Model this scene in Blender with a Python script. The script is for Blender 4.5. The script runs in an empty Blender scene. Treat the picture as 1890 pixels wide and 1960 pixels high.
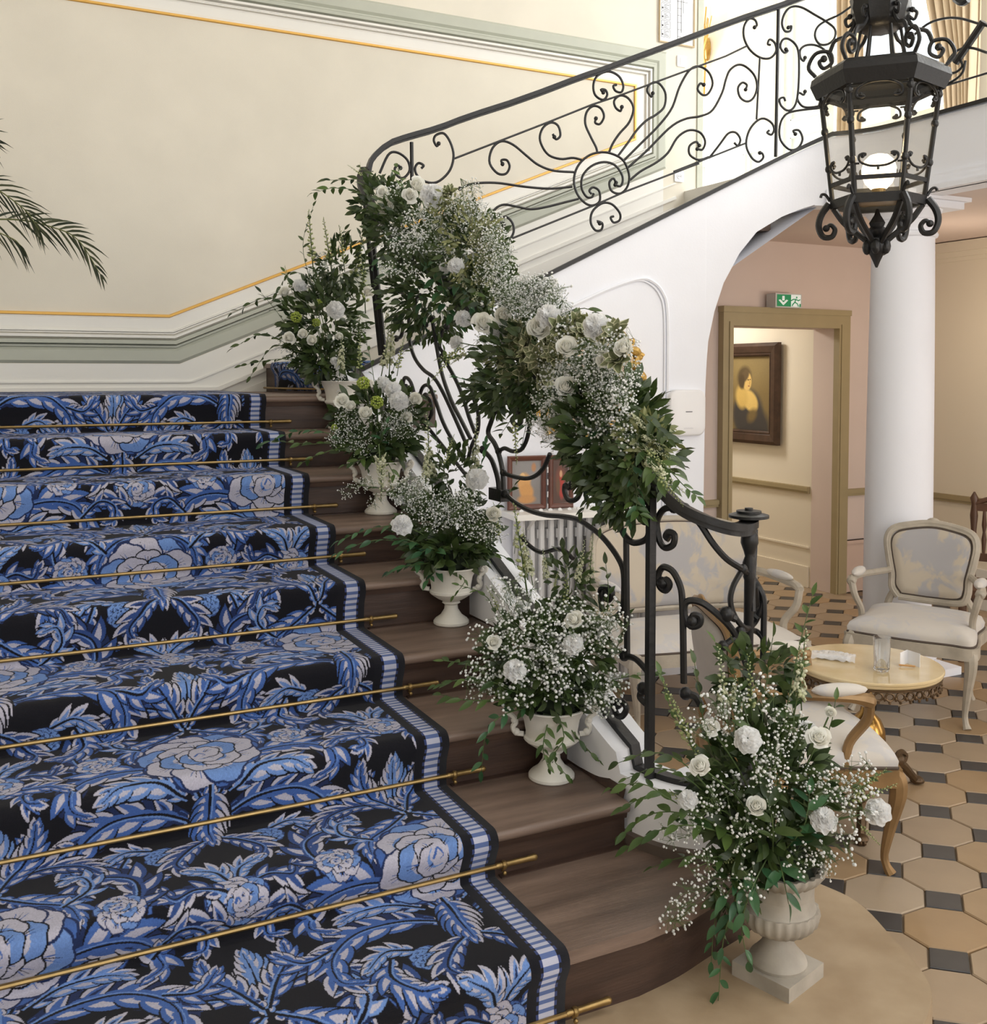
import bpy, bmesh, math, random
import numpy as np
from mathutils import Vector, Matrix, Quaternion
R = math.radians
rnd = random.Random(7)
S = bpy.context.scene
COL = S.collection

# ------------------------------------------------------------------ camera, sky, lights, exposure
CAM = np.array([-1.211, -2.047, 1.551]); YAW, PITCH, FOC, PY = .466, -.044, 1941.9, 800.7
cd = bpy.data.cameras.new('camera'); cam = bpy.data.objects.new('camera', cd); COL.objects.link(cam)
cam.location = CAM; cam.rotation_euler = (math.pi/2+PITCH, 0, -YAW)
cd.sensor_fit = 'HORIZONTAL'; cd.sensor_width = 36.; cd.lens = 36*FOC/1890
cd.shift_y = -(980-PY)/1890; cd.clip_start = .05      # the photo is an upright frame cropped at the top
S.camera = cam
w = bpy.data.worlds.new('sky'); S.world = w; w.use_nodes = True
w.node_tree.nodes['Background'].inputs[0].default_value = (.86, .93, 1., 1)
w.node_tree.nodes['Background'].inputs[1].default_value = 5.0
def area_light(name, loc, aim, sx, sy, power, col=(1, 1, 1)):
    l = bpy.data.lights.new(name, 'AREA'); l.shape = 'RECTANGLE'; l.size = sx; l.size_y = sy; l.energy = power; l.color = col
    o = bpy.data.objects.new(name, l); COL.objects.link(o); o.location = loc
    o.rotation_euler = (Vector(aim)-Vector(loc)).to_track_quat('-Z', 'Y').to_euler(); return o
def point_light(name, loc, power, col, r=.06):
    l = bpy.data.lights.new(name, 'POINT'); l.energy = power; l.color = col; l.shadow_soft_size = r
    o = bpy.data.objects.new(name, l); COL.objects.link(o); o.location = loc; return o
# daylight through the tall windows: upper floor right, ground floor right, and the entrance front behind the camera; gallery ends, lobby and overhead get added fills
area_light('daylight_upper_window', (5.62, 3.95, 4.3), (0, 3.0, 2.6), 1.2, 2.2, 220, (.95, .975, 1))
area_light('daylight_gallery_window', (5.3, 1.3, 4.35), (2.4, 4.0, 3.2), 1.6, 2.0, 300, (.93, .965, 1))
area_light('daylight_gallery_window', (5.3, -2.2, 4.35), (-.5, 0.6, .8), 1.6, 2.0, 190, (.93, .965, 1))
area_light('gallery_front_fill', (4.5, -5.2, 4.3), (4.6, 3.0, 3.6), 1.6, 2.2, 200, (.95, .975, 1))  # added fill with no window behind it, lifts the gallery's right wall
area_light('gallery_back_fill', (4.5, 7.4, 4.2), (4.8, 3.0, 3.8), 1.4, 2.0, 170, (.96, .98, 1))  # second fill, added at the far end to brighten the gallery
area_light('daylight_garden_door', (5.3, -.6, 1.1), (1.0, 1.6, .4), 1.6, 2.3, 80, (.97, .98, 1))
area_light('lobby_fill', (4.6, -5.2, 1.3), (4.2, 3.9, 1.2), 1.6, 2.6, 190, (1, .97, .95))  # unseen fill added to brighten the lobby, no door modelled here
area_light('daylight_entrance', (.4, -5.2, 2.6), (1.4, 2.8, 1.5), 4.4, 4.4, 420, (.92, .96, 1))
area_light('overhead_fill', (1.5, -2.0, 5.5), (1.2, -.6, 0), 3.0, 2.6, 150, (.95, .97, 1))  # added soft light under the closed ceiling, lifts treads and flowers
area_light('corridor_lamp', (4.0, 5.2, 2.3), (4.2, 5.0, 0), .5, .5, 55, (1, .95, .88))
point_light('lobby_lamp', (4.6, 2.6, 1.9), 26, (1, .84, .66))
point_light('lantern_glow', (1.86, .80, 2.40), 7, (1, .74, .42), .05)
S.view_settings.view_transform = 'Standard'; S.view_settings.look = 'None'
S.view_settings.gamma = 1; S.view_settings.use_curve_mapping = False
S.view_settings.exposure = -1.4
try: S.cycles.max_bounces = 8; S.cycles.transparent_max_bounces = 16; S.cycles.use_denoising = True
except Exception: pass

# ------------------------------------------------------------------ a pixel of the photograph seen on a real plane of the room
_f = np.array([math.sin(YAW)*math.cos(PITCH), math.cos(YAW)*math.cos(PITCH), math.sin(PITCH)])
_r = np.array([math.cos(YAW), -math.sin(YAW), 0.]); _u = np.cross(_r, _f)
def ray(x, y): return _f+_r*(x-945)/FOC+_u*(PY-y)/FOC
def onZ(x, y, z): d = ray(x, y); return Vector(CAM+d*(z-CAM[2])/d[2])
def onY(x, y, Y): d = ray(x, y); return Vector(CAM+d*(Y-CAM[1])/d[1])
def onX(x, y, X): d = ray(x, y); return Vector(CAM+d*(X-CAM[0])/d[0])
def atD(x, y, D): return Vector(CAM+ray(x, y)*D)
def project(p):
    d = np.array(p)-CAM; z = d@_f; return 945+FOC*(d@_r)/z, PY-FOC*(d@_u)/z, z
def on_plan(x, y, path):
    """the point where a sight line meets the upright surface that stands on a plan curve"""
    d = ray(x, y); best = None
    for a, b in zip(path[:-1], path[1:]):
        ex, ey = b[0]-a[0], b[1]-a[1]; den = d[0]*(-ey)+d[1]*ex
        if abs(den) < 1e-9: continue
        qx, qy = a[0]-CAM[0], a[1]-CAM[1]
        t = (qx*(-ey)+qy*ex)/den; s = (d[0]*qy-d[1]*qx)/den
        if t > 0 and -.02 <= s <= 1.02 and (best is None or t < best): best = t
    if best is None:
        b = path[-1]; best = ((b[0]-CAM[0])*d[0]+(b[1]-CAM[1])*d[1])/(d[0]**2+d[1]**2)
    return Vector(CAM+d*best)

# ------------------------------------------------------------------ materials
MATS = {}
def mat(name, col, rough=.6, metal=0., var=0., scale=8., bump=0., bscale=60., col2=None, coat=0., trans=0., sheen=0., stretch=None, spec=.5):
    if name in MATS: return MATS[name]
    m = bpy.data.materials.new(name); m.use_nodes = True; MATS[name] = m
    nt = m.node_tree; b = nt.nodes['Principled BSDF']
    b.inputs['Base Color'].default_value = (*col, 1); b.inputs['Roughness'].default_value = rough; b.inputs['Metallic'].default_value = metal
    b.inputs['Coat Weight'].default_value = coat; b.inputs['Transmission Weight'].default_value = trans; b.inputs['Sheen Weight'].default_value = sheen
    b.inputs['Specular IOR Level'].default_value = spec
    tc = nt.nodes.new('ShaderNodeTexCoord'); mp = nt.nodes.new('ShaderNodeMapping'); nt.links.new(tc.outputs['Object'], mp.inputs[0])
    if stretch: mp.inputs['Scale'].default_value = stretch
    if var or col2:
        n = nt.nodes.new('ShaderNodeTexNoise'); n.inputs['Scale'].default_value = scale; n.inputs['Detail'].default_value = 6; nt.links.new(mp.outputs[0], n.inputs[0])
        r = nt.nodes.new('ShaderNodeValToRGB'); e = r.color_ramp.elements
        e[0].position = .32; e[1].position = .68
        c2 = col2 or tuple(min(1, c*(1+var)) for c in col)
        e[0].color = (*[c*(1-var) for c in col], 1); e[1].color = (*c2, 1)
        nt.links.new(n.outputs[0], r.inputs[0]); nt.links.new(r.outputs[0], b.inputs['Base Color'])
    if bump:
        n2 = nt.nodes.new('ShaderNodeTexNoise'); n2.inputs['Scale'].default_value = bscale; n2.inputs['Detail'].default_value = 5; nt.links.new(mp.outputs[0], n2.inputs[0])
        bp = nt.nodes.new('ShaderNodeBump'); bp.inputs['Strength'].default_value = bump; bp.inputs['Distance'].default_value = .01
        nt.links.new(n2.outputs[0], bp.inputs['Height']); nt.links.new(bp.outputs[0], b.inputs['Normal'])
    return m
def lin(r, g, b): return tuple(((c/255+.055)/1.055)**2.4 if c > 10 else c/255/12.92 for c in (r, g, b))
M_CREAM = mat('cream_plaster', lin(229, 222, 207), .85, var=.03, scale=3, bump=.08, bscale=260)
M_WHITE = mat('white_plaster', lin(245, 246, 252), .8, var=.02, scale=2.5, bump=.05, bscale=90)
M_TRIMW = mat('white_paint', lin(238, 235, 228), .5)
M_SAGE = mat('sage_paint', lin(186, 188, 174), .5, var=.02)
M_OLIVE = mat('olive_paint', lin(168, 152, 116), .5, var=.03)
M_GILT = mat('gilt_line', lin(222, 172, 82), .4, .25)
M_PINK = mat('rose_beige_plaster', lin(222, 204, 194), .85, var=.02, scale=3)
M_HALLW = mat('hall_cream', lin(238, 228, 208), .8)
M_IRON = mat('black_iron', (.022, .0215, .022), .42, .35, bump=.12, bscale=70)
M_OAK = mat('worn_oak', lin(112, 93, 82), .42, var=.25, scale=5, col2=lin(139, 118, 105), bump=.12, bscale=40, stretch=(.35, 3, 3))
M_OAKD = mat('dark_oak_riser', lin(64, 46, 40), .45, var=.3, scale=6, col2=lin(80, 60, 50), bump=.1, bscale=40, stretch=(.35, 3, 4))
M_BRASS = mat('brass', lin(158, 132, 86), .38, .85, var=.12, scale=30)
M_STONE = mat('slab_limestone', lin(164, 140, 110), .6, var=.12, scale=5, col2=lin(178, 157, 129), bump=.12, bscale=30)
M_TILE = [mat('paving_stone_%s' % n, lin(*c), .38, var=.07, scale=4, bump=.04, bscale=30) for n, c in zip(('sand', 'ochre', 'pale', 'honey'), ((168, 147, 122), (166, 138, 104), (176, 158, 136), (170, 144, 112)))]
M_SLATE = mat('slate_inset', lin(66, 64, 64), .4, var=.15, scale=10)
M_GROUT = mat('floor_bed', lin(150, 132, 112), .9)

# ------------------------------------------------------------------ mesh builder
def spline(C, n=40, closed=False):
    C = [Vector(c) for c in C]
    if len(C) == 2: return [C[0].lerp(C[1], i/(n-1)) for i in range(n)]
    E = [C[0]*2-C[1]]+C+[C[-1]*2-C[-2]]; m = len(C)-1; out = []
    for k in range(n):
        t = min(k*m/(n-1), m-1e-6); i = int(t); u = t-i; p0, p1, p2, p3 = E[i:i+4]
        out.append((p1*2+(p2-p0)*u+(p0*2-p1*5+p2*4-p3)*u*u+(p1*3-p0-p2*3+p3)*u**3)*.5)
    return out
class MB:
    def __init__(s): s.v = []; s.f = []; s.mi = []; s.cur = 0
    def add(s, vs, fs):
        o = len(s.v); s.v += [tuple(v) for v in vs]; s.f += [tuple(i+o for i in f) for f in fs]; s.mi += [s.cur]*len(fs); return s
    def box(s, x0, x1, y0, y1, z0, z1):
        return s.add([(x0, y0, z0), (x1, y0, z0), (x1, y1, z0), (x0, y1, z0), (x0, y0, z1), (x1, y0, z1), (x1, y1, z1), (x0, y1, z1)],
                     [(0, 3, 2, 1), (4, 5, 6, 7), (0, 1, 5, 4), (1, 2, 6, 5), (2, 3, 7, 6), (3, 0, 4, 7)])
    def tube(s, P, r, n=6, cap=True, flat=None, ref=None, closed=False):
        P = [Vector(p) for p in P]; m = len(P)
        T = []
        for i in range(m):
            a = P[(i-1) % m] if closed or i else P[0]; b = P[(i+1) % m] if closed or i < m-1 else P[-1]
            t = (b-a); T.append(t.normalized() if t.length > 1e-9 else Vector((0, 0, 1)))
        N = Vector(ref) if ref else (Vector((0, 0, 1)) if abs(T[0].z) < .9 else Vector((1, 0, 0)))
        vs = []
        for i in range(m):
            if ref: N = Vector(ref)
            N = (N-T[i]*N.dot(T[i]));
            if N.length < 1e-6: N = T[i].orthogonal()
            N.normalize(); B = T[i].cross(N)
            rr = r[i] if hasattr(r, '__len__') else r
            if flat:
                for a, b in ((1, 1), (-1, 1), (-1, -1), (1, -1)): vs.append(P[i]+N*flat[1]*.5*a+B*flat[0]*.5*b)
            else:
                for k in range(n): a = 2*math.pi*k/n; vs.append(P[i]+(N*math.cos(a)+B*math.sin(a))*rr)
        q = 4 if flat else n; fs = []
        for i in range(m if closed else m-1):
            j = (i+1) % m
            for k in range(q): fs.append((i*q+k, i*q+(k+1) % q, j*q+(k+1) % q, j*q+k))
        if cap and not closed: fs += [tuple(range(q))[::-1], tuple((m-1)*q+k for k in range(q))]
        return s.add(vs, fs)
    def lathe(s, prof, c=(0, 0, 0), n=24, flute=0, fa=0.):
        vs = []; fs = []; m = len(prof)
        for r, z in prof:
            for k in range(n):
                a = 2*math.pi*k/n; q = r*(1+fa*math.cos(a*flute)) if flute else r
                vs.append((c[0]+q*math.cos(a), c[1]+q*math.sin(a), c[2]+z))
        for i in range(m-1):
            for k in range(n): fs.append((i*n+k, i*n+(k+1) % n, (i+1)*n+(k+1) % n, (i+1)*n+k))
        fs += [tuple(range(n))[::-1], tuple((m-1)*n+k for k in range(n))]
        return s.add(vs, fs)
    def prism(s, poly, z0, z1, axis='z', bev=0.):
        n = len(poly); g = {'z': lambda p, h: (p[0], p[1], h), 'y': lambda p, h: (p[0], h, p[1]), 'x': lambda p, h: (h, p[0], p[1])}[axis]
        rings = [(poly, z0), (poly, z1)]
        if bev:
            c = (sum(p[0] for p in poly)/n, sum(p[1] for p in poly)/n)
            rr = max(math.hypot(p[0]-c[0], p[1]-c[1]) for p in poly); k = 1-bev/rr
            rings = [(poly, z0), (poly, z1-bev), ([(c[0]+(p[0]-c[0])*k, c[1]+(p[1]-c[1])*k) for p in poly], z1)]
        vs = [g(p, h) for q, h in rings for p in q]; m = len(rings)
        fs = [(i*n+k, i*n+(k+1) % n, (i+1)*n+(k+1) % n, (i+1)*n+k) for i in range(m-1) for k in range(n)]
        return s.add(vs, fs+[tuple(range(n))[::-1], tuple((m-1)*n+k for k in range(n))])
    def ell(s, c, r, nu=10, nv=6, M=None):
        vs = []; r = (r, r, r) if not hasattr(r, '__len__') else r
        for j in range(nv+1):
            p = math.pi*j/nv
            for i in range(nu):
                a = 2*math.pi*i/nu; q = Vector((r[0]*math.sin(p)*math.cos(a), r[1]*math.sin(p)*math.sin(a), r[2]*math.cos(p)))
                vs.append(Vector(c)+(M@q if M else q))
        return s.add(vs, [(j*nu+i, (j+1)*nu+i, (j+1)*nu+(i+1) % nu, j*nu+(i+1) % nu) for j in range(nv) for i in range(nu)])
    def grid(s, fn, nu, nv):
        vs = [fn(i/nu, j/nv) for j in range(nv+1) for i in range(nu+1)]
        return s.add(vs, [(j*(nu+1)+i, j*(nu+1)+i+1, (j+1)*(nu+1)+i+1, (j+1)*(nu+1)+i) for j in range(nv) for i in range(nu)])
    def mesh(s, name, ms, smooth=True, ang=.75):
        me = bpy.data.meshes.new(name); me.from_pydata(s.v, [], s.f)
        for q in (ms if isinstance(ms, (list, tuple)) else [ms]): me.materials.append(q)
        if any(s.mi): me.polygons.foreach_set('material_index', s.mi)
        bm = bmesh.new(); bm.from_mesh(me); bmesh.ops.recalc_face_normals(bm, faces=bm.faces); bm.to_mesh(me); bm.free()
        if smooth:
            me.polygons.foreach_set('use_smooth', [True]*len(me.polygons)); me.set_sharp_from_angle(angle=ang)
        me.update(); return me
    def build(s, name, ms, parent=None, smooth=True, ang=.75, local=False):
        """one mesh object; vertices are world coordinates unless local"""
        if parent is not None and not local:
            o = wloc(parent); s.v = [(v[0]-o[0], v[1]-o[1], v[2]-o[2]) for v in s.v]
        return inst(name, s.mesh(name, ms, smooth, ang), parent)
def wloc(o):
    p = Vector((0, 0, 0))
    while o is not None: p = p+o.location; o = o.parent
    return p
def inst(name, me, parent=None, loc=None, rot=None, sc=None):
    o = bpy.data.objects.new(name, me); COL.objects.link(o)
    if parent is not None: o.parent = parent
    if loc is not None: o.location = loc
    if rot is not None: o.rotation_mode = 'QUATERNION'; o.rotation_quaternion = rot
    if sc is not None: o.scale = (sc, sc, sc) if not hasattr(sc, '__len__') else sc
    return o
def thing(name, label, cat, loc=(0, 0, 0), group=None, rotz=0):
    o = bpy.data.objects.new(name, None); COL.objects.link(o); o.location = loc; o.rotation_euler = (0, 0, rotz)
    return tag(o, label, cat, group)
def tag(o, label, cat, group=None):
    o['label'] = label; o['category'] = cat
    if group: o['group'] = group
    return o
def struct(o, label=None):
    o['kind'] = 'structure'
    if label: o['label'] = label
    return o
def stuff(o): o['kind'] = 'stuff'; return o
def paint_carpet():
    """acanthus-and-peony weave, one repeat, as an array (h, w, 3) of linear colour indices"""
    TW, TH, RES = .96, 1.20, 500
    w, h = int(TW*RES), int(TH*RES)
    img = np.zeros((h, w), np.uint8)          # 0 ground 1 blue 2 light blue 3 lilac 4 navy 5 mid blue
    def fill(poly, c):
        poly = np.asarray(poly, float)*RES
        for ox in (-w, 0, w):
            for oy in (-h, 0, h):
                q = poly+(ox, oy)
                x0, y0 = np.floor(q.min(0)).astype(int); x1, y1 = np.ceil(q.max(0)).astype(int)
                x0, y0, x1, y1 = max(x0, 0), max(y0, 0), min(x1, w), min(y1, h)
                if x0 >= x1 or y0 >= y1: continue
                X, Y = np.meshgrid(np.arange(x0, x1)+.5, np.arange(y0, y1)+.5)
                ins = np.zeros(X.shape, int)
                a = q; b = np.roll(q, -1, 0)
                for (ax, ay), (bx, by) in zip(a, b):
                    if ay == by: continue
                    up = (Y >= min(ay, by)) & (Y < max(ay, by))
                    xi = ax+(Y-ay)*(bx-ax)/(by-ay)
                    ins += np.where(up & (X < xi), 1 if by > ay else -1, 0)
                img[y0:y1, x0:x1][ins != 0] = c
    def stroke(P, wd, c, taper=True):
        P = np.asarray(P, float); n = len(P)
        T = np.gradient(P, axis=0); T /= np.linalg.norm(T, axis=1)[:, None]+1e-9
        N = np.stack([-T[:, 1], T[:, 0]], 1)
        k = wd*.5*(np.linspace(1, .15, n) if taper else np.ones(n))[:, None]
        fill(np.concatenate([P+N*k, (P-N*k)[::-1]]), c)
    def spline(C, n=60):
        C = np.asarray(C, float); m = len(C)-1
        C2 = np.concatenate([[2*C[0]-C[1]], C, [2*C[-1]-C[-2]]])
        out = []
        for t in np.linspace(0, m-1e-6, n):
            i = int(t); u = t-i; p0, p1, p2, p3 = C2[i:i+4]
            out.append(.5*((2*p1)+(-p0+p2)*u+(2*p0-5*p1+4*p2-p3)*u*u+(-p0+3*p1-3*p2+p3)*u**3))
        return np.array(out)
    def lobed(C, W, nl, c, side=0, k=1., ph=0., a=.05, b=1.):
        S = spline(C, 90); n = len(S); t = np.linspace(0, 1, n)
        T = np.gradient(S, axis=0); T /= np.linalg.norm(T, axis=1)[:, None]
        N = np.stack([-T[:, 1], T[:, 0]], 1)
        env = W*np.sin(np.pi*np.clip((t-a)/(b-a), 0, 1)**.72)**.75+.004
        s = (t*nl+ph) % 1.
        lob = .34+.66*np.sqrt(np.clip(np.sin(np.pi*(s**.62)), 0, 1))
        d = (env*lob*k)[:, None]
        sh = T*(env*.55*s)[:, None]           # lobes lean to the tip
        L = S+N*d+sh; R = S-N*d+sh
        if side > 0: R = S
        if side < 0: L = S
        fill(np.concatenate([L, R[::-1]]), c)
        return S, N, T, env
    def tear(p, d, l, wd, bend, c):
        n = np.array([-d[1], d[0]]); t = np.linspace(0, 1, 9); cen = p+np.outer(t*l, d)+np.outer(bend*l*t*t, n); hw = wd*np.sin(np.pi*t**.62)**.8*.5
        g = np.gradient(cen, axis=0); g /= np.linalg.norm(g, axis=1)[:, None]+1e-9; m = np.stack([-g[:, 1], g[:, 0]], 1)
        fill(np.concatenate([cen+m*hw[:, None], (cen-m*hw[:, None])[::-1]]), c)
    def leaf(C, W, nl=6, tone=0, flip=1):
        base, hi, mid = [(1, 3, 2), (5, 3, 1), (2, 3, 1)][tone]
        nl = int(nl*1.35)
        S, N, T, env = lobed(C, W*.62, nl, 4)
        n = len(S)
        for i in range(nl):
            t_ = (i+.4)/nl; j = min(n-1, int(t_*n))
            for sd in ((1, -1) if i % 2 else (-1, 1)):
                an = 1.05-.65*t_; d = T[j]*math.cos(an)+N[j]*sd*math.sin(an); l = env[j]*(1.95-.35*t_)+.014; w_ = max(.020, l*.44)
                tear(S[j], d, l*1.10, w_*1.22, -.28*sd, 0)
                lit = sd == flip
                tear(S[j], d, l, w_, -.28*sd, hi if lit else base)
                tear(S[j], d, l*.78, w_*.50, -.30*sd, base if lit else hi)
                if (i+sd) % 3 == 0: tear(S[j], d, l*.6, w_*.24, -.3*sd, 4 if lit else hi)
        lobed(C, W*.20, nl, base)
        stroke(S, .009, 0)
        stroke(S+N*.006, .006, 2)
    def circ(cx, cy, r, k=1., n=26, wob=0, m=5, ph=0):
        a = np.linspace(0, 2*np.pi, n, endpoint=False); rr = r*(1+wob*np.abs(np.sin(a*m/2+ph)))
        return np.stack([cx+rr*np.cos(a), cy+rr*k*np.sin(a)], 1)
    def peony(cx, cy, R, seed=0, tone=3):
        rg = np.random.RandomState(seed)
        fill(circ(cx, cy, R*1.02, n=90, wob=.16, m=9, ph=seed), 4)
        fill(circ(cx, cy, R*.98, n=90, wob=.16, m=9, ph=seed), 1)
        for ring, (rr, pr, n, c) in enumerate([(.68, .40, 9, tone), (.40, .34, 6, tone), (.16, .26, 4, tone)]):
            for i in range(n):
                a = 2*np.pi*(i+.5*ring)/n+rg.uniform(-.15, .15)+seed
                px, py = cx+R*rr*math.cos(a), cy+R*rr*math.sin(a)
                fill(circ(px, py, R*pr*1.08, n=40, wob=.13, m=6, ph=a), 0 if ring else 4)
                fill(circ(px, py, R*pr*.99, n=40, wob=.13, m=6, ph=a), 2 if (i+ring) % 3 == 0 else c)
                fill(circ(px-math.cos(a)*R*.10, py-math.sin(a)*R*.10, R*pr*.62, n=30, wob=.1, m=5), c if (i+ring) % 3 == 0 else (c if rg.rand() < .6 else 2))
                for d in (-.35, 0, .35):
                    e = a+d
                    stroke(spline([(px-math.cos(a)*R*pr*.8, py-math.sin(a)*R*pr*.8), (px-math.cos(a)*R*pr*.2+math.cos(e)*R*pr*.2, py-math.sin(a)*R*pr*.2+math.sin(e)*R*pr*.2), (px+math.cos(e)*R*pr*.7, py+math.sin(e)*R*pr*.7)], 9), .006, 1 if d else 0)
        fill(circ(cx+R*.02, cy, R*.15, wob=.25), tone); stroke(spline([(cx-R*.10, cy-R*.04), (cx, cy+R*.10), (cx+R*.10, cy), (cx+R*.02, cy-R*.06)], 12), .007, 1)
    def mir(C, ax): return [(2*ax-x, y) for x, y in C]
    def both(C, W, nl, tone, ax=.48, flip=1):
        leaf(C, W, nl, tone, flip); leaf(mir(C, ax), W, nl, tone, -flip)
    # running stems
    for ax in (.48, 0.):
        oy = 0 if ax else .6
        for sgn in (1, -1):
            stroke(spline([(ax, .02+oy), (ax+sgn*.10, .12+oy), (ax+sgn*.22, .18+oy), (ax+sgn*.30, .34+oy), (ax+sgn*.22, .46+oy)]), .026, 4)
            stroke(spline([(ax, .02+oy), (ax+sgn*.10, .12+oy), (ax+sgn*.22, .18+oy), (ax+sgn*.30, .34+oy), (ax+sgn*.22, .46+oy)]), .016, 1)
    for ax, oy in ((.48, 0), (0., .6)):
        def sh(C): return [(x-.48+ax, y+oy) for x, y in C]
        both(sh([(.50, .05), (.60, .10), (.71, .10), (.79, .03), (.80, -.06), (.74, -.09)]), .072, 7, 0, ax)
        both(sh([(.49, .10), (.55, .22), (.66, .27), (.76, .25), (.80, .17), (.76, .13)]), .070, 7, 0, ax, -1)
        both(sh([(.53, .13), (.60, .18), (.68, .185), (.73, .16)]), .045, 5, 2, ax)
        both(sh([(.70, .30), (.76, .37), (.76, .46), (.69, .50), (.64, .46), (.66, .42)]), .060, 7, 1, ax)
        both(sh([(.49, .50), (.55, .45), (.62, .40), (.64, .33)]), .052, 6, 0, ax, -1)
        both(sh([(.50, .56), (.58, .60), (.66, .58), (.70, .52)]), .045, 6, 1, ax)
        leaf(sh([(.48, .50), (.48, .58), (.485, .66), (.48, .74)]), .055, 6, 2)
        both(sh([(.485, .52), (.52, .60), (.56, .67), (.57, .74)]), .040, 6, 0, ax)
        peony(ax, .30+oy, .135, 1+int(oy*5))
        peony(ax+.24, .345+oy, .048, 3); peony(ax-.24, .345+oy, .048, 4)
        leaf(sh([(.48, .16), (.482, .10), (.478, .04), (.48, -.04)]), .060, 6, 0)
        for s in (1, -1):
            peony(ax+s*.12, -.06+oy, .040, 5, 2)
            leaf(sh([(.48+s*.02, -.02), (.48+s*.06, -.05), (.48+s*.10, -.11), (.48+s*.08, -.16)]), .045, 5, 1, s)
            leaf(sh([(.48+s*.20, -.03), (.48+s*.22, -.09), (.48+s*.19, -.15), (.48+s*.14, -.16)]), .042, 6, 0, -s)
            leaf(sh([(.48+s*.14, -.02), (.48+s*.20, .0), (.48+s*.26, -.05)]), .030, 5, 2, s)
            leaf(sh([(.48+s*.01, .83), (.48+s*.05, .86), (.48+s*.12, .86), (.48+s*.16, .82)]), .045, 5, 0, s)
            leaf(sh([(.48+s*.02, .92), (.48+s*.08, .95), (.48+s*.13, .93), (.48+s*.15, .98)]), .040, 5, 1, -s)
            leaf(sh([(.48+s*.01, .96), (.48+s*.03, 1.01), (.48+s*.08, 1.04)]), .035, 4, 2, s)
            leaf(sh([(.48+s*.30, .06), (.48+s*.37, .04), (.48+s*.42, .10)]), .035, 4, 0, s)
            if s > 0: peony(ax, .90+oy, .062, 7)
            # small curls
            C = sh([(.48+s*.30, .20), (.48+s*.36, .26), (.48+s*.41, .24), (.48+s*.41, .19), (.48+s*.38, .18)])
            leaf(C, .030, 5, 0, s)
            C = sh([(.48+s*.13, .40), (.48+s*.19, .46), (.48+s*.18, .52), (.48+s*.14, .51)])
            leaf(C, .030, 5, 2, s)
    return img, TW, TH
# ------------------------------------------------------------------ the room
FL, UP, YB, XR = -.2, 2.88, 4.0, 5.4      # hall floor, upper floor, back wall, right wall
YN = [(n-1)*.353+d for n, d in enumerate((0, 0, .018, -.013, -.014, .008, -.002, -.008, .008, .002))]
ZN = [.16*n+d for n, d in enumerate((-.007, .022, -.005, .002, -.014, 0, -.007, .003, 0, .004))]
Z9 = ZN[9]
PATH2 = [(.50, 2.93), (1.2, 2.86), (2.0, 2.745), (2.6, 2.655), (3.0, 2.58), (3.2, 2.51), (3.34, 2.40), (3.42, 2.25), (3.45, 2.05), (3.45, .8), (3.45, -2.), (3.45, -5.)]
_p2 = spline([(x, y, 0) for x, y in PATH2[:9]], 90)+[Vector((3.45, y, 0)) for y in (1.8, 1.4, .8, 0, -1, -2, -5)]
FLIGHT2 = [(p.x, p.y) for p in _p2]
def wallbox(name, x0, x1, y0, y1, z0, z1, m): return struct(MB().box(x0, x1, y0, y1, z0, z1).build(name, m, smooth=False))
# floor: bedding, octagonal flags and slate insets
fl = struct(MB().box(-6, XR, -5.4, 7.8, FL-.3, FL-.012).build('floor', M_GROUT, smooth=False))
GX, GY, GO = .276, .247, (1.613, .232)
sx, sy = GX*.31, GY*.31
octo = MB(); g = .0035
poly = [(GX/2-g, -(GY/2-sy)), (GX/2-g, GY/2-sy), (GX/2-sx, GY/2-g), (-(GX/2-sx), GY/2-g), (-(GX/2-g), GY/2-sy), (-(GX/2-g), -(GY/2-sy)), (-(GX/2-sx), -(GY/2-g)), (GX/2-sx, -(GY/2-g))]
octs = []
for q in M_TILE: octs.append(MB().prism(poly, -.03, 0, bev=.004).mesh('paving_tile', q, smooth=False))
sq = MB().prism([(sx-g, 0), (0, sy-g), (-(sx-g), 0), (0, -(sy-g))], -.03, 0, bev=.003).mesh('slate_inset', M_SLATE, smooth=False)
rest = MB(); cnt = [0, 0]
for i in range(-8, 16):
    for j in range(-9, 20):
        for k, me in ((0, sq), (1, octs[rnd.choice((0, 0, 1, 2, 3))])):
            x, y = GO[0]+(i+.5*k)*GX, GO[1]+(j+.5*k)*GY
            if not (-1 < x < XR-.05 and -1.6 < y < 4.9) or (y > 3.8 and not 3.6 < x < 4.95): continue
            px, py, d = project((x, y, FL)); dz = rnd.uniform(-.0015, .001)
            if d > .5 and 1120 < px < 1990 and 1040 < py < 2060 and cnt[k] < 298:
                inst('paving_tile' if k else 'slate_inset', me, fl, (x, y, FL+dz)); cnt[k] += 1
            elif d > .5 and -300 < px < 2300:
                rest.add([(x+p[0]*1., y+p[1], FL) for p in (poly if k else [(sx-g, 0), (0, sy-g), (-(sx-g), 0), (0, -(sy-g))])], [tuple(range(8 if k else 4))])
stuff(rest.build('paving_beyond', M_TILE[0], fl, smooth=False))
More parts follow.
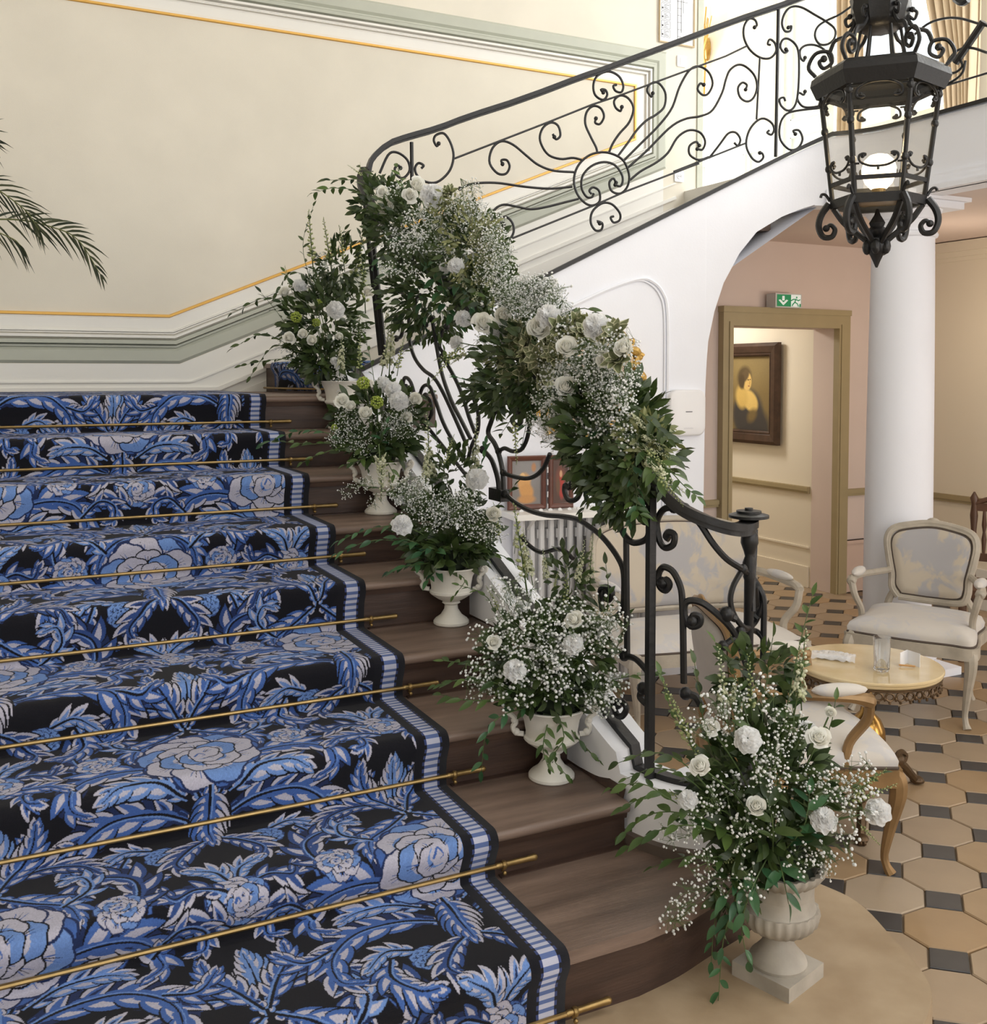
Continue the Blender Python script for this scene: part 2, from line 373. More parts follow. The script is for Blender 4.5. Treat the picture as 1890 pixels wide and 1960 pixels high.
# outer walls
wb = wallbox('wall_back', -3.4, 3.535, YB, YB+.2, -.2, 5.7, M_CREAM)
def slab_piece(b, n, m=M_PINK): return b.build(n, m, smooth=False)
DX0, DX1, DZ1 = 3.745, 4.80, 1.905
b = MB().box(2.2, 3.05, 3.92, 3.999, FL, 1.9).box(3.05, DX0, 3.92, 3.999, FL, 2.6).box(DX0, DX1, 3.92, 4.14, DZ1, 2.6).box(DX1, XR, 3.92, 4.14, FL, 2.6)
struct(slab_piece(b, 'wall_lobby'))
struct(MB().box(DX0-.25, DX0, 4.001, 4.14, FL, 2.6).build('trim_4', M_HALLW, smooth=False))
wr = MB()                                   # right wall with the window openings
WY0, WY1 = 3.38, 4.62
wr.box(XR, XR+.25, -5.4, 7.8, FL-.1, UP).box(XR, XR+.25, WY1, 7.8, UP, 5.7).box(XR, XR+.25, -5.4, WY0, UP, 5.7).box(XR, XR+.25, WY0, WY1, 5.3, 5.7).box(XR, XR+.25, WY0, WY1, UP, UP+.12)
struct(wr.build('wall_right', M_HALLW, smooth=False))
wallbox('wall_left', -3.6, -3.4, -5.4, 7.8, FL, 5.7, M_CREAM)
wallbox('wall_front', -3.6, XR+.25, -5.6, -5.4, FL, 5.7, M_HALLW)
wallbox('wall_gallery_end', 3.3, XR+.25, 7.6, 7.8, UP-.3, 5.7, M_CREAM)
wallbox('wall_gallery_left', 3.335, 3.535, YB+.2, 7.6, UP-.3, 5.7, M_CREAM)
wallbox('ceiling', -3.6, XR+.25, -5.6, 7.8, 5.7, 5.85, M_TRIMW)
# gallery slab: its underside is the lobby ceiling
pl = [(x, y) for x, y in FLIGHT2 if x > 2.55]
pl[-1] = (3.45, -5.4)
top = [(p[0]+.02, p[1]+.02) for p in pl if p[0] > 3.37]+[(XR, -5.4), (XR, 7.6), (3.535, 7.6), (3.535, 4.0), (3.39, 4.0), (3.39, 2.5)]
struct(MB().prism(top, 2.6, UP).build('upper_floor', M_TRIMW, smooth=False))
struct(MB().prism([(p[0]+.03, p[1]+.03) for p in pl if p[0] > 3.06]+[(XR, -5.4), (XR, 3.92), (3.05, 3.92), (3.05, 2.62)], 2.553, 2.6).build('ceiling_lobby', M_PINK, smooth=False))
struct(MB().add([(2.25, 2.80, 1.84), (3.28, 2.55, 2.553), (3.28, 3.92, 2.553), (2.25, 3.92, 1.84)], [(0, 1, 2, 3)]).build('soffit', M_WHITE, smooth=False))
# the curved white wall under the second flight, with its arch
def base2(x, y, s):                          # top of the curb
    t = min(1, max(0, (x-.62)/(3.0-.62)))
    return min(1.635+(2.82-1.635)*((x-.644)/(3.0-.644)), 2.965) if x < 3.44 else 2.965
JX = on_plan(1347, 955, FLIGHT2)
arch_px = [(1347, 955), (1349, 770), (1355, 659), (1368, 596), (1386, 541), (1416, 485), (1449, 444), (1497, 415), (1534, 400), (1560, 392)]
arch = [on_plan(*q, FLIGHT2) for q in arch_px]
def under(x):
    if x <= arch[0].x: return FL
    for a, c in zip(arch[:-1], arch[1:]):
        if a.x <= x <= c.x and c.x > a.x: return a.z+(c.z-a.z)*(x-a.x)/(c.x-a.x)
    return 2.545
xs = [p for p in FLIGHT2]
dens = []
for a, c in zip(xs[:-1], xs[1:]):
    m = 6 if a[0] < arch[-1].x+.05 and c[0] > arch[0].x-.05 else 1
    dens += [(a[0]+(c[0]-a[0])*k/m, a[1]+(c[1]-a[1])*k/m) for k in range(m)]
dens.append(xs[-1])
k = next(i for i, p in enumerate(dens) if p[0] > arch[0].x)
jy = dens[k-1][1]+(dens[k][1]-dens[k-1][1])*(arch[0].x-dens[k-1][0])/(dens[k][0]-dens[k-1][0])
cols = [(p, under(p[0])) for p in dens[:k]]+[((arch[0].x, jy), FL), ((arch[0].x+.0005, jy), arch[0].z)]+[(p, under(p[0])) for p in dens[k:]]
def offs(path, d):
    out = []
    for i, p in enumerate(path):
        a, c = path[max(i-1, 0)], path[min(i+1, len(path)-1)]; t = Vector((c[0]-a[0], c[1]-a[1])); t = t.normalized() if t.length > 1e-9 else Vector((1, 0))
        out.append((p[0]-t.y*d, p[1]+t.x*d))
    return out
fr = [c[0] for c in cols]; bk = offs(fr, .16)
mb = MB(); n = len(cols)
for i in range(n):
    z1 = base2(*fr[i], 0)-.02; z0 = cols[i][1]
    mb.v += [(fr[i][0], fr[i][1], z0), (fr[i][0], fr[i][1], z1), (bk[i][0], bk[i][1], z1), (bk[i][0], bk[i][1], z0)]
for i in range(n-1):
    for q in range(4): mb.f.append((i*4+q, i*4+(q+1) % 4, i*4+4+(q+1) % 4, i*4+4+q)); mb.mi.append(0)
ws = struct(mb.build('wall_stair', M_WHITE, ang=.5))
def sweep2(name, lo, hi, x0, x1, proud, m, depth=.02, par=None):
    P = [p for p in FLIGHT2 if x0 <= p[0] and p[0] <= x1]
    if not P: return
    a = offs(P, -proud); c = offs(P, depth); q = MB()
    for i, p in enumerate(P):
        z0, z1 = lo(p), hi(p); q.v += [(a[i][0], a[i][1], z0), (a[i][0], a[i][1], z1), (c[i][0], c[i][1], z1), (c[i][0], c[i][1], z0)]
    for i in range(len(P)-1):
        for e in range(4): q.f.append((i*4+e, i*4+(e+1) % 4, i*4+4+(e+1) % 4, i*4+4+e)); q.mi.append(0)
    q.f += [(0, 1, 2, 3), tuple(len(q.v)-4+e for e in (3, 2, 1, 0))]; q.mi += [0, 0]
    return struct(q.build(name, m, par, ang=.5))
for i, (z0, z1, pr) in enumerate(((2.545, 2.575, .045), (2.575, 2.605, .03), (2.605, 2.635, .018))):
    sweep2('string_course', lambda p: z0, lambda p: z1, 3.26, 9, pr, M_WHITE, par=ws)
# shallow frame moulding on the curved wall
mo = [on_plan(*q, FLIGHT2) for q in [(1010, 622), (1100, 583), (1170, 551), (1225, 534), (1250, 540), (1268, 560), (1277, 595), (1278, 700), (1276, 850), (1274, 1000)]]
dn = Vector((-.12, -.99, 0))
mb = MB().tube([p+dn*.004 for p in spline(mo, 60)], .011, 6, ref=(0, 1, 0)).tube([p+dn*.002+Vector((-.022, 0, -.012)) for p in spline(mo, 60)], .005, 5, ref=(0, 1, 0))
struct(mb.build('trim_1', M_WHITE))
# ---- panel frame on the back wall: sage bands, white moulding, gilt line
def Yp(x, y): p = onY(x, y, YB); return (p.x, p.z)
TR, BR = (3.222, 3.856), (3.222, 3.03)
BL = (-.196, 1.609); LB = (-3.3, 1.609); LT = (-3.3, 3.856)
ring = [TR, BR, BL, LB, LT]
def inset(poly, d):
    n = len(poly); A = sum(poly[i][0]*poly[(i+1) % n][1]-poly[(i+1) % n][0]*poly[i][1] for i in range(n)); sg = 1 if A > 0 else -1; L = []
    for i in range(n):
        a, c = Vector(poly[i]), Vector(poly[(i+1) % n]); t = (c-a).normalized(); nrm = Vector((-t.y, t.x))*sg; L.append((a+nrm*d, t))
    out = []
    for i in range(n):
        (p, t), (q, u) = L[i-1], L[i]; den = t.x*u.y-t.y*u.x; w_ = q-p; s = (w_.x*u.y-w_.y*u.x)/den; out.append(tuple(p+t*s))
    return out
def frame_band(name, d0, d1, y0, y1, m, par=None, poly=ring, base=YB):
    o0, o1 = inset(poly, d0) if d0 else poly, inset(poly, d1); n = len(poly); q = MB()
    om, im = inset(poly, d0+(d1-d0)*.18), inset(poly, d0+(d1-d0)*.82)
    rings = [(o0, y0), (om, y1), (im, y1), (o1, y0)]
    for P, yy in rings: q.v += [(x, base-yy, z) for x, z in P]
    for r_ in range(3):
        for i in range(n): q.f.append((r_*n+i, r_*n+(i+1) % n, r_*n+n+(i+1) % n, r_*n+n+i)); q.mi.append(0)
    return struct(q.build(name, m, par, smooth=False))
fp = struct(bpy.data.objects.new('trim_2', None)); COL.objects.link(fp)
frame_band('flat_band', 0, .088, .001, .014, M_SAGE, fp)
frame_band('torus_band', .088, .105, .001, .012, M_SAGE, fp); frame_band('torus_band', .105, .136, .002, .032, M_SAGE, fp)
frame_band('white_ridge', .140, .162, .001, .030, M_TRIMW, fp); frame_band('white_ridge', .166, .176, .001, .014, M_TRIMW, fp)
frame_band('white_ridge', .176, .186, .001, .020, M_TRIMW, fp)
frame_band('flat_border', .186, .262, .001, .004, M_TRIMW, fp)
frame_band('gilt_line', .262, .280, .001, .012, M_GILT, fp)
# white dado with its ridge, and the skirting that climbs the second flight
bs = struct(bpy.data.objects.new('baseboard_back', None)); COL.objects.link(bs)
sl = (BR[1]-BL[1])/(BR[0]-BL[0])
def climb(name, zt, th, pr, xk, m):
    q = MB(); P = [(-3.3, zt), (xk, zt), (3.3, zt+sl*(3.3-xk))]
    P = [(x, YB-.004, z) for x, z in P]
    q.tube(P, None, flat=(pr*2, th), ref=(0, 0, 1)); return struct(q.build(name, m, bs, smooth=False))
q = MB()
for a, c in (((-3.3, 1.3, 1.606), (-.196, 1.3, 1.606)), ((-.196, 1.3, 1.606), (3.2, 2.5, 3.02))):
    q.add([(a[0], YB-.003, a[1]), (c[0], YB-.003, c[1]), (c[0], YB-.003, c[2]), (a[0], YB-.003, a[2])], [(0, 1, 2, 3)])
struct(q.build('dado_panel', M_TRIMW, bs, smooth=False))
climb('ridge', 1.504, .010, .010, -.13, M_TRIMW); climb('torus', 1.462, .022, .02, .02, M_TRIMW); climb('skirting', 1.40, .07, .014, .12, M_TRIMW)
# ---- lobby beyond the arch: door architrave, rails, skirtings
d1 = struct(bpy.data.objects.new('door_1', None)); COL.objects.link(d1)
MB().box(DX0-.095, DX0, 3.86, 3.92, FL, DZ1).build('architrave_side', M_OLIVE, d1, smooth=False)
MB().box(DX1, DX1+.115, 3.86, 3.92, FL, DZ1).build('architrave_side', M_OLIVE, d1, smooth=False)
MB().box(DX0-.095, DX1+.115, 3.86, 3.92, DZ1, DZ1+.138).box(DX0-.10, DX1+.12, 3.852, 3.925, DZ1+.10, DZ1+.143).build('architrave_head', M_OLIVE, d1, smooth=False)
for a in (DX0-.03, DX1+.03): MB().box(a-.012, a+.012, 3.852, 3.86, FL, DZ1+.03).build('architrave_bead', M_OLIVE, d1, smooth=False)
def rail(name, x0, x1, y0, y1, z, m=M_OLIVE, h=.055):
    q = MB()
    q.box(x0, x1, y0, y1, z-h/2, z+h/2)
    if x1-x0 > y1-y0: q.box(x0+.002, x1-.002, y0-.01, y1-.002, z-.008, z+h/2-.004)
    else: q.box(x0-.01, x1-.002, y0+.002, y1-.002, z-.008, z+h/2-.004)
    return struct(q.build(name, m, smooth=False))
rail('trim_5', 2.3, DX0-.096, 3.895, 3.92, .59); rail('trim_6', DX1+.116, XR, 3.895, 3.92, .60); rail('trim_7', XR-.025, XR, -5.3, 3.894, .60)
M_PINKL = mat('rose_beige_dado', lin(212, 186, 170), .7)
struct(MB().box(DX1+.116, XR-.02, 3.885, 3.92, FL, .215).box(DX1+.116, XR-.02, 3.872, 3.92, .19, .215).build('baseboard_lobby', M_PINKL, smooth=False))
struct(MB().box(2.3, DX0-.096, 3.885, 3.92, FL, .215).build('baseboard_lobby_left', M_PINKL, smooth=False))
struct(MB().box(XR-.03, XR, -5.3, 3.86, FL, .10).build('baseboard_right', M_TRIMW, smooth=False))
q = MB()                                     # lobby cornice, along the back and right
for z0, z1, pr in ((2.40, 2.43, .012), (2.43, 2.47, .03), (2.47, 2.545, .055)): q.box(XR-pr, XR, -5.3, 3.92, z0, z1)
struct(q.build('cornice_right', M_HALLW, smooth=False))
# corridor beyond the door
wallbox('wall_corridor', DX1+.005, DX1+.2, 4.141, 7.4, FL, 2.6, M_HALLW); wallbox('wall_corridor_left', 3.2, 3.3, 4.2, 7.4, FL, 2.6, M_HALLW); wallbox('wall_corridor_end', 3.2, 5.0, 7.4, 7.5, FL, 2.6, M_HALLW)
wallbox('ceiling_corridor', 3.2, 5.0, 4.141, 7.5, 2.56, 2.598, M_HALLW)
rail('trim_8', DX1-.02, DX1+.006, 4.16, 7.3, .60)
struct(MB().box(DX1-.012, DX1+.006, 4.16, 7.3, FL, -.03).build('baseboard_corridor', M_HALLW, smooth=False))
struct(MB().box(DX1-.008, DX1+.006, 4.16, 7.3, .12, .135).build('trim_9', M_HALLW, smooth=False))
# ---- upper floor, right wall: window, sills, panel mouldings, double door
M_GLASS = bpy.data.materials.new('window_glass'); M_GLASS.use_nodes = True
nt = M_GLASS.node_tree; nt.nodes.clear(); o_ = nt.nodes.new('ShaderNodeOutputMaterial'); mx = nt.nodes.new('ShaderNodeMixShader'); tr = nt.nodes.new('ShaderNodeBsdfTransparent'); gl = nt.nodes.new('ShaderNodeBsdfGlossy'); lw = nt.nodes.new('ShaderNodeValue')
gl.inputs['Roughness'].default_value = .02; lw.outputs[0].default_value = .05; tr.inputs[0].default_value = (.96, .975, .97, 1)
nt.links.new(lw.outputs[0], mx.inputs[0]); nt.links.new(tr.outputs[0], mx.inputs[1]); nt.links.new(gl.outputs[0], mx.inputs[2]); nt.links.new(mx.outputs[0], o_.inputs[0])
win = struct(bpy.data.objects.new('window_1', None)); COL.objects.link(win)
for y in (WY0, (WY0+WY1)/2-.03, WY1-.05): MB().box(XR+.09, XR+.15, y, y+.05, UP+.12, 5.3).build('stile', M_TRIMW, win, smooth=False)
for z in (UP+.12, 3.6, 4.4, 5.24): MB().box(XR+.095, XR+.145, WY0, WY1, z, z+.04).build('glazing_bar', M_TRIMW, win, smooth=False)
for y0, y1 in ((WY0+.05, (WY0+WY1)/2-.03), ((WY0+WY1)/2+.02, WY1-.05)):
    for z0, z1 in ((UP+.16, 3.6), (3.64, 4.4), (4.44, 5.24)): MB().box(XR+.118, XR+.122, y0, y1, z0, z1).build('pane', M_GLASS, win, smooth=False)
M_PANELB = mat('cool_white_panel', lin(236, 240, 236), .5)
def xpanel(name, px0, px1, z0, z1, m=M_TRIMW, par=None, lift=0., X=XR):
    y0, y1 = sorted((onX(px0, 200, X).y, onX(px1, 200, X).y)); q = MB()
    for a, c in (((y0, z0), (y1, z0)), ((y1, z0), (y1, z1)), ((y1, z1), (y0, z1)), ((y0, z1), (y0, z0))):
        q.tube([(X-lift-.006, *a), (X-lift-.006, *c)], None, flat=(.022, .03), ref=(1, 0, 0))
    return struct(q.build(name, m, par, smooth=False))
pan = struct(MB().box(XR-.012, XR, onX(1500, 200, XR).y, onX(1344, 200, XR).y, UP, UP+.92).build('trim_10', M_PANELB, smooth=False))
xpanel('dado_moulding', 1350, 1430, UP+.25, UP+.78, M_PANELB, pan, .012); xpanel('dado_moulding', 1440, 1490, UP+.25, UP+.78, M_PANELB, pan, .012)
MB().box(XR-.03, XR, onX(1500, 200, XR).y, onX(1344, 200, XR).y, UP+.92, UP+.96).build('dado_cap', M_PANELB, pan, smooth=False)
d2 = struct(bpy.data.objects.new('door_2', None)); COL.objects.link(d2)
ya, yb = onX(1602, 200, XR).y, onX(1508, 200, XR).y
MB().box(XR-.03, XR, ya, yb, UP, 5.2).build('door_leaf', M_PANELB, d2, smooth=False)
xpanel('door_panel', 1522, 1588, UP+.95, 5.0, M_PANELB, d2, .03); xpanel('door_panel', 1522, 1588, UP+.2, UP+.8, M_PANELB, d2, .03)
MB().box(XR-.05, XR, yb, yb+.09, UP, 5.3).build('architrave_side', M_TRIMW, d2, smooth=False)
# edge trim where the back wall stops on the upper floor
struct(MB().box(3.495, 3.545, YB-.012, YB+.21, 2.6, 5.7).build('trim_3', M_SAGE, smooth=False))
# ---- column
cc = onZ(1716, 1283, FL); CXY = (cc.x, cc.y); d_ = project((cc.x, cc.y, 1.))[2]; cr = 62/FOC*d_
CXY = (3.60, 2.20); cr = .187
def shaft(t): return cr*(1.02-.10*t*t)
prof = [(cr*1.28, 0), (cr*1.28, .05), (cr*1.16, .075), (cr*1.2, .10), (cr*1.06, .125), (cr*1.02, .15)]+[(shaft(t), .15+t*2.37) for t in [i/10 for i in range(11)]]
zt = 2.53; rt = shaft(1)
prof += [(rt*1.0, zt), (rt*1.08, zt+.006), (rt*1.11, zt+.018), (rt*1.08, zt+.03), (rt*1.0, zt+.036), (rt*1.0, zt+.10), (rt*1.06, zt+.106), (rt*1.08, zt+.12), (rt*1.2, zt+.145), (rt*1.22, zt+.16)]
colm = struct(MB().lathe(prof, (*CXY, FL), 48).build('column', M_WHITE, ang=.5))
a = cr*1.22; ab = MB()
ab.box(CXY[0]-a, CXY[0]+a, CXY[1]-a, CXY[1]+a, FL+2.69, FL+2.73).box(CXY[0]-a*1.12, CXY[0]+a*1.12, CXY[1]-a*1.12, CXY[1]+a*1.12, FL+2.73, 2.572); ab.build('abacus', M_WHITE, colm, smooth=False)
a = cr*1.35
MB().box(CXY[0]-a, CXY[0]+a, CXY[1]-a, CXY[1]+a, FL, FL+.045).build('plinth', M_WHITE, colm, smooth=False)
# ------------------------------------------------------------------ first flight: slab, steps, runner, rods
slab_px = [(1.004, .30), (1.058, .175), (1.062, .06), (1.007, -.096), (.959, -.225), (.904, -.312), (.828, -.368), (.745, -.41)]
sp = spline([(.45, .60, 0), (.80, .52, 0), (.985, .36, 0)]+[(x, y, 0) for x, y in slab_px[1:]]+[(.60, -.45, 0), (.3, -.46, 0)], 60)
poly = [(p.x, p.y) for p in sp]+[(-3.3, -.46), (-3.3, .6)]
slab = struct(MB().prism(poly[::-1], FL, 0-.007, bev=.02).build('stone_step', M_STONE, ang=.5))
stair = struct(bpy.data.objects.new('staircase', None)); COL.objects.link(stair)
OV = .03; XE = .432
NOSE = []
def nose_profile(y0, z0, y1, z1, ov=OV, th=.032):
    """tread section from the nose back to the next riser"""
    r = th/2; a = [(y0-ov+r-r*math.cos(t), z1-r+r*math.sin(t)) for t in [math.pi*(-.5+k/6) for k in range(0, 7)]]
    return a
for n in range(1, 10):
    y0, z0, z1 = YN[n], ZN[n-1], ZN[n]; yb = YN[n+1] if n < 9 else YB-.02
    x0 = -3.35
    if n == 1:
        arc = [(p.x, p.y) for p in spline([(.22, y0-OV, 0), (.36, -.008, 0), (.50, .03, 0), (.66, .07, 0), (.78, .125, 0), (.85, .23, 0), (.84, .36, 0), (.76, .45, 0), (.60, .47, 0)], 40)]
        tp = [(x0, y0-OV)]+arc+[(x0, .47)]
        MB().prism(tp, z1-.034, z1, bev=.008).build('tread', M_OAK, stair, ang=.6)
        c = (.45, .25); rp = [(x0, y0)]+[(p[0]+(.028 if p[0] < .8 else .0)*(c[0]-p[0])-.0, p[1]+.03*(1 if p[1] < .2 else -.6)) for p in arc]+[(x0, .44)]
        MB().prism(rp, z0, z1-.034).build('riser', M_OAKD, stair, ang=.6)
    else:
        prof = nose_profile(y0, z0, yb, z1)
        sec = prof+[(yb+.01, z1), (yb+.01, z1-.03)]
        xe = XE if n < 9 else .9
        MB().prism(sec, x0, xe, axis='x').build('tread', M_OAK, stair, ang=.6)
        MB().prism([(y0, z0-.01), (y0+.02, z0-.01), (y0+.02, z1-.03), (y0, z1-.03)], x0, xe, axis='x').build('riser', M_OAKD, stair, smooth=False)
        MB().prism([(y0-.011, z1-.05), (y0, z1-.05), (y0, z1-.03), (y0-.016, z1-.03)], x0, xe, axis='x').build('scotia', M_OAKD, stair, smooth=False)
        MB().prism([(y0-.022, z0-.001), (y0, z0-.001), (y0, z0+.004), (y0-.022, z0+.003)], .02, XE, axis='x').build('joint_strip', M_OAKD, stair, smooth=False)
# second flight, behind the curved wall: winding steps from the landing
M_CPT = bpy.data.materials.new('woven_carpet'); M_CPT.use_nodes = True
nt = M_CPT.node_tree; pb = nt.nodes['Principled BSDF']
img, TW, TH = paint_carpet()
pal = np.array([lin(25, 25, 31), lin(68, 99, 164), lin(106, 138, 196), lin(178, 176, 192), lin(36, 48, 86), lin(52, 76, 132)])
h_, w_ = img.shape
bi = bpy.data.images.new('carpet_weave', w_, h_, float_buffer=True); px = np.ones((h_, w_, 4), np.float32); px[..., :3] = pal[img]
rg = np.random.RandomState(3); px[..., :3] *= rg.uniform(.86, 1.1, (h_, w_, 1))
bi.pixels.foreach_set(px.ravel()); bi.update(); bi.pack()
uv = nt.nodes.new('ShaderNodeUVMap'); sx_ = nt.nodes.new('ShaderNodeSeparateXYZ'); nt.links.new(uv.outputs[0], sx_.inputs[0])
mp = nt.nodes.new('ShaderNodeMapping'); mp.inputs['Scale'].default_value = (1/(TW*1.08), 1/(TH*1.08), 1); mp.inputs['Location'].default_value = (.17, .22, 0); nt.links.new(uv.outputs[0], mp.inputs[0])
ti = nt.nodes.new('ShaderNodeTexImage'); ti.image = bi; ti.interpolation = 'Linear'; nt.links.new(mp.outputs[0], ti.inputs[0])
def mth(op, a, b=None, c=None):
    m_ = nt.nodes.new('ShaderNodeMath'); m_.operation = op
    for i, q in enumerate((a, b, c)):
        if q is None: continue
        if isinstance(q, (int, float)): m_.inputs[i].default_value = q
        else: nt.links.new(q, m_.inputs[i])
    return m_.outputs[0]
ux, vy = sx_.outputs[0], sx_.outputs[1]
in_ground = mth('GREATER_THAN', ux, -.105)                       # plain border
stripe = mth('MULTIPLY', mth('GREATER_THAN', ux, -.072), mth('LESS_THAN', ux, -.030))
bars = mth('GREATER_THAN', mth('FRACT', mth('MULTIPLY', vy, 1/.0235)), .45)
side = mth('MULTIPLY', mth('GREATER_THAN', ux, -.079), mth('LESS_THAN', ux, -.023))
def mix(f, a, b):
    m_ = nt.nodes.new('ShaderNodeMix'); m_.data_type = 'RGBA'; nt.links.new(f, m_.inputs[0])
    for i, q in ((6, a), (7, b)):
        if isinstance(q, tuple): m_.inputs[i].default_value = (*q, 1)
        else: nt.links.new(q, m_.inputs[i])
    return m_.outputs[2]
c_ = mix(in_ground, ti.outputs[0], lin(27, 27, 33))
c_ = mix(mth('MULTIPLY', side, bars), c_, lin(58, 70, 116))
c_ = mix(stripe, c_, mix(bars, lin(92, 110, 158), lin(186, 188, 206)))
nt.links.new(c_, pb.inputs['Base Color']); pb.inputs['Roughness'].default_value = .95; pb.inputs['Sheen Weight'].default_value = .06; pb.inputs['Specular IOR Level'].default_value = .15
wv = nt.nodes.new('ShaderNodeTexWave'); wv.inputs['Scale'].default_value = 170; wv.bands_direction = 'Y'; nt.links.new(uv.outputs[0], wv.inputs[0])
bp = nt.nodes.new('ShaderNodeBump'); bp.inputs['Strength'].default_value = .25; bp.inputs['Distance'].default_value = .003; nt.links.new(wv.outputs[0], bp.inputs['Height']); nt.links.new(bp.outputs[0], pb.inputs['Normal'])
def runner(prof, x0, x1, name, parent=None, axis='y', th=.009, xn=24):
    """carpet draped over a section polyline; u = distance from its right selvedge, v = length"""
    P = [Vector((0, a, c)) for a, c in prof]; L = [0]
    for a, c in zip(P[:-1], P[1:]): L.append(L[-1]+(c-a).length)
    vs, fs, uvs = [], [], []; m = len(P)
    xsx = [x0+(x1-x0)*i/xn for i in range(xn+1)]
    for i in range(m):
        for x in xsx: vs.append((x, P[i].y, P[i].z)); uvs.append((x-x1, L[i]))
    k = xn+1
    for i in range(m-1):
        for j in range(xn): fs.append((i*k+j, i*k+j+1, (i+1)*k+j+1, (i+1)*k+j))
    me = bpy.data.meshes.new(name); me.from_pydata(vs, [], fs); me.materials.append(M_CPT)
    ul = me.uv_layers.new(name='UVMap'); li = np.zeros(len(me.loops), np.int32); me.loops.foreach_get('vertex_index', li)
    ul.data.foreach_set('uv', np.array(uvs, np.float32)[li].ravel())
    me.polygons.foreach_set('use_smooth', [True]*len(fs)); me.update()
    o = inst(name, me, parent); sm = o.modifiers.new('thickness', 'SOLIDIFY'); sm.thickness = th; sm.offset = 1
    return o
prof = [(-.012, ZN[0]+.004)]
for n in range(1, 10):
    y0, z0, z1 = YN[n], ZN[n-1], ZN[n]; yb = YN[n+1] if n < 9 else YB-.03; r = .026
    prof += [(y0-.012, z0+.014), (y0-.009, z0+.05), (y0-.014, z1-.075), (y0-OV-.004, z1-.030)]
    prof += [(y0-OV+r-.004-r*math.cos(t), z1-r+.003+r*math.sin(t)) for t in [math.pi*k/10 for k in range(1, 6)]]
    prof += [(y0+.06, z1+.003), (y0+.18, z1+.003), (yb-.03, z1+.003)]
    if n < 9: prof += [(yb-.016, z1+.006)]
q = runner(prof, -3.0, 0., 'stair_carpet', th=.007); q.location = (0, -.002, 0)
tag(q, 'dark blue runner woven with lilac acanthus leaves and flowers, covering the steps', 'carpet')
# rods
ordn = ['lowest', 'second', 'third', 'fourth', 'fifth', 'sixth', 'seventh', 'eighth', 'topmost']
rd = None
for n in range(1, 10):
    y, z = YN[n]-.024, ZN[n-1]+.040 if n > 1 else ZN[0]+.034
    r = thing('stair_rod', ('%s brass stair rod, counted from the stone slab, across the carpet' if n not in (1, 9) else '%s brass stair rod across the carpet, '+('lying along the stone slab' if n == 1 else 'just under the landing')) % ordn[n-1], 'stair rod', (0, y, z), 'brass stair rods')
    if rd is None:
        a = MB().tube([(-3.02, 0, 0), (.0, 0, 0)], .0065, 8).mesh('rod', M_BRASS)
        e = MB().lathe([(.0068, 0), (.0085, .006), (.0075, .012), (.0082, .10), (.0095, .116), (.0095, .122), (.004, .128)], n=10).mesh('rod_end', M_BRASS)
        c = MB().lathe([(.010, -.006), (.0125, 0), (.010, .006)], n=10).mesh('collar', M_BRASS)
        k = MB().tube([(0, .004, -.002), (0, .010, -.022)], .0035, 6).ell((0, -.004, -.022), .0065, 8, 6).ell((0, .0, -.006), .009, 8, 6).mesh('bracket', M_BRASS)
        rd = (a, e, c, k)
    qx = Quaternion((0, 1, 0), R(90))
    inst('rod', rd[0], r); inst('rod_end', rd[1], r, rot=qx); inst('collar', rd[2], r, (.025, 0, 0), qx); inst('bracket', rd[3], r, (.025, 0, 0))
# small starting step of the second flight on the landing, carpeted
st2 = struct(bpy.data.objects.new('upper_flight', None)); COL.objects.link(st2)
for k in range(1, 9):
    x = .98+(k-1)*.30; z1 = Z9+.04+.142*k; y0 = 2.99-.105*max(0, x-.6); y1 = YB-.022
    MB().box(x, x+.32, y0, y1, max(z1-.06, 2.56) if k > 7 else z1-.06, z1).box(x, x+.02, y0, y1, z1-.145 if k < 8 else 2.56, z1-.06).build('step', M_OAK, st2, smooth=False)
arc = [(p.x, p.y) for p in spline([(.86, 2.98, 0), (.62, 3.05, 0), (.46, 3.25, 0), (.34, 3.6, 0), (.30, 3.975, 0)], 30)]
MB().prism(arc+[(.9, 3.975)], Z9, Z9+.14).build('step', M_OAKD, st2, smooth=False)
MB().prism([(p[0]-.02, p[1]-.01) for p in arc]+[(.9, 3.975)], Z9+.14, Z9+.165, bev=.006).build('step', M_OAK, st2)
vs = []; fs = []; uvs = []; L = 0
pa = arc[5:27]
secp = [(.002, .012), (.006, .10), (.024, .13), (.030, .15), (.022, .172), (-.02, .176), (-.25, .176)]
for i, p in enumerate(pa):
    if i: L += math.dist(p, pa[i-1])
    acc = 0
    for j, (d, z) in enumerate(secp):
        if j: acc += math.dist(secp[j], secp[j-1])
        vs.append((p[0]-d, p[1]-d*.3, Z9+z)); uvs.append((-.3-L, acc+.37))
k = len(secp)
fs = [(i*k+j, i*k+j+1, i*k+k+j+1, i*k+k+j) for i in range(len(pa)-1) for j in range(k-1)]
me = bpy.data.meshes.new('step_carpet'); me.from_pydata(vs, [], fs); me.materials.append(M_CPT); ul = me.uv_layers.new(name='UVMap')
li = np.zeros(len(me.loops), np.int32); me.loops.foreach_get('vertex_index', li); ul.data.foreach_set('uv', np.array(uvs, np.float32)[li].ravel())
me.polygons.foreach_set('use_smooth', [True]*len(fs)); q = inst('step_carpet', me); q.modifiers.new('thickness', 'SOLIDIFY').thickness = .007
tag(q, 'small piece of the blue carpet on the curved first step of the upper flight', 'carpet')
q = thing('landing_rod', 'brass rod at the foot of the curved step on the landing', 'stair rod', (arc[12][0]-.03, arc[12][1], Z9+.03))
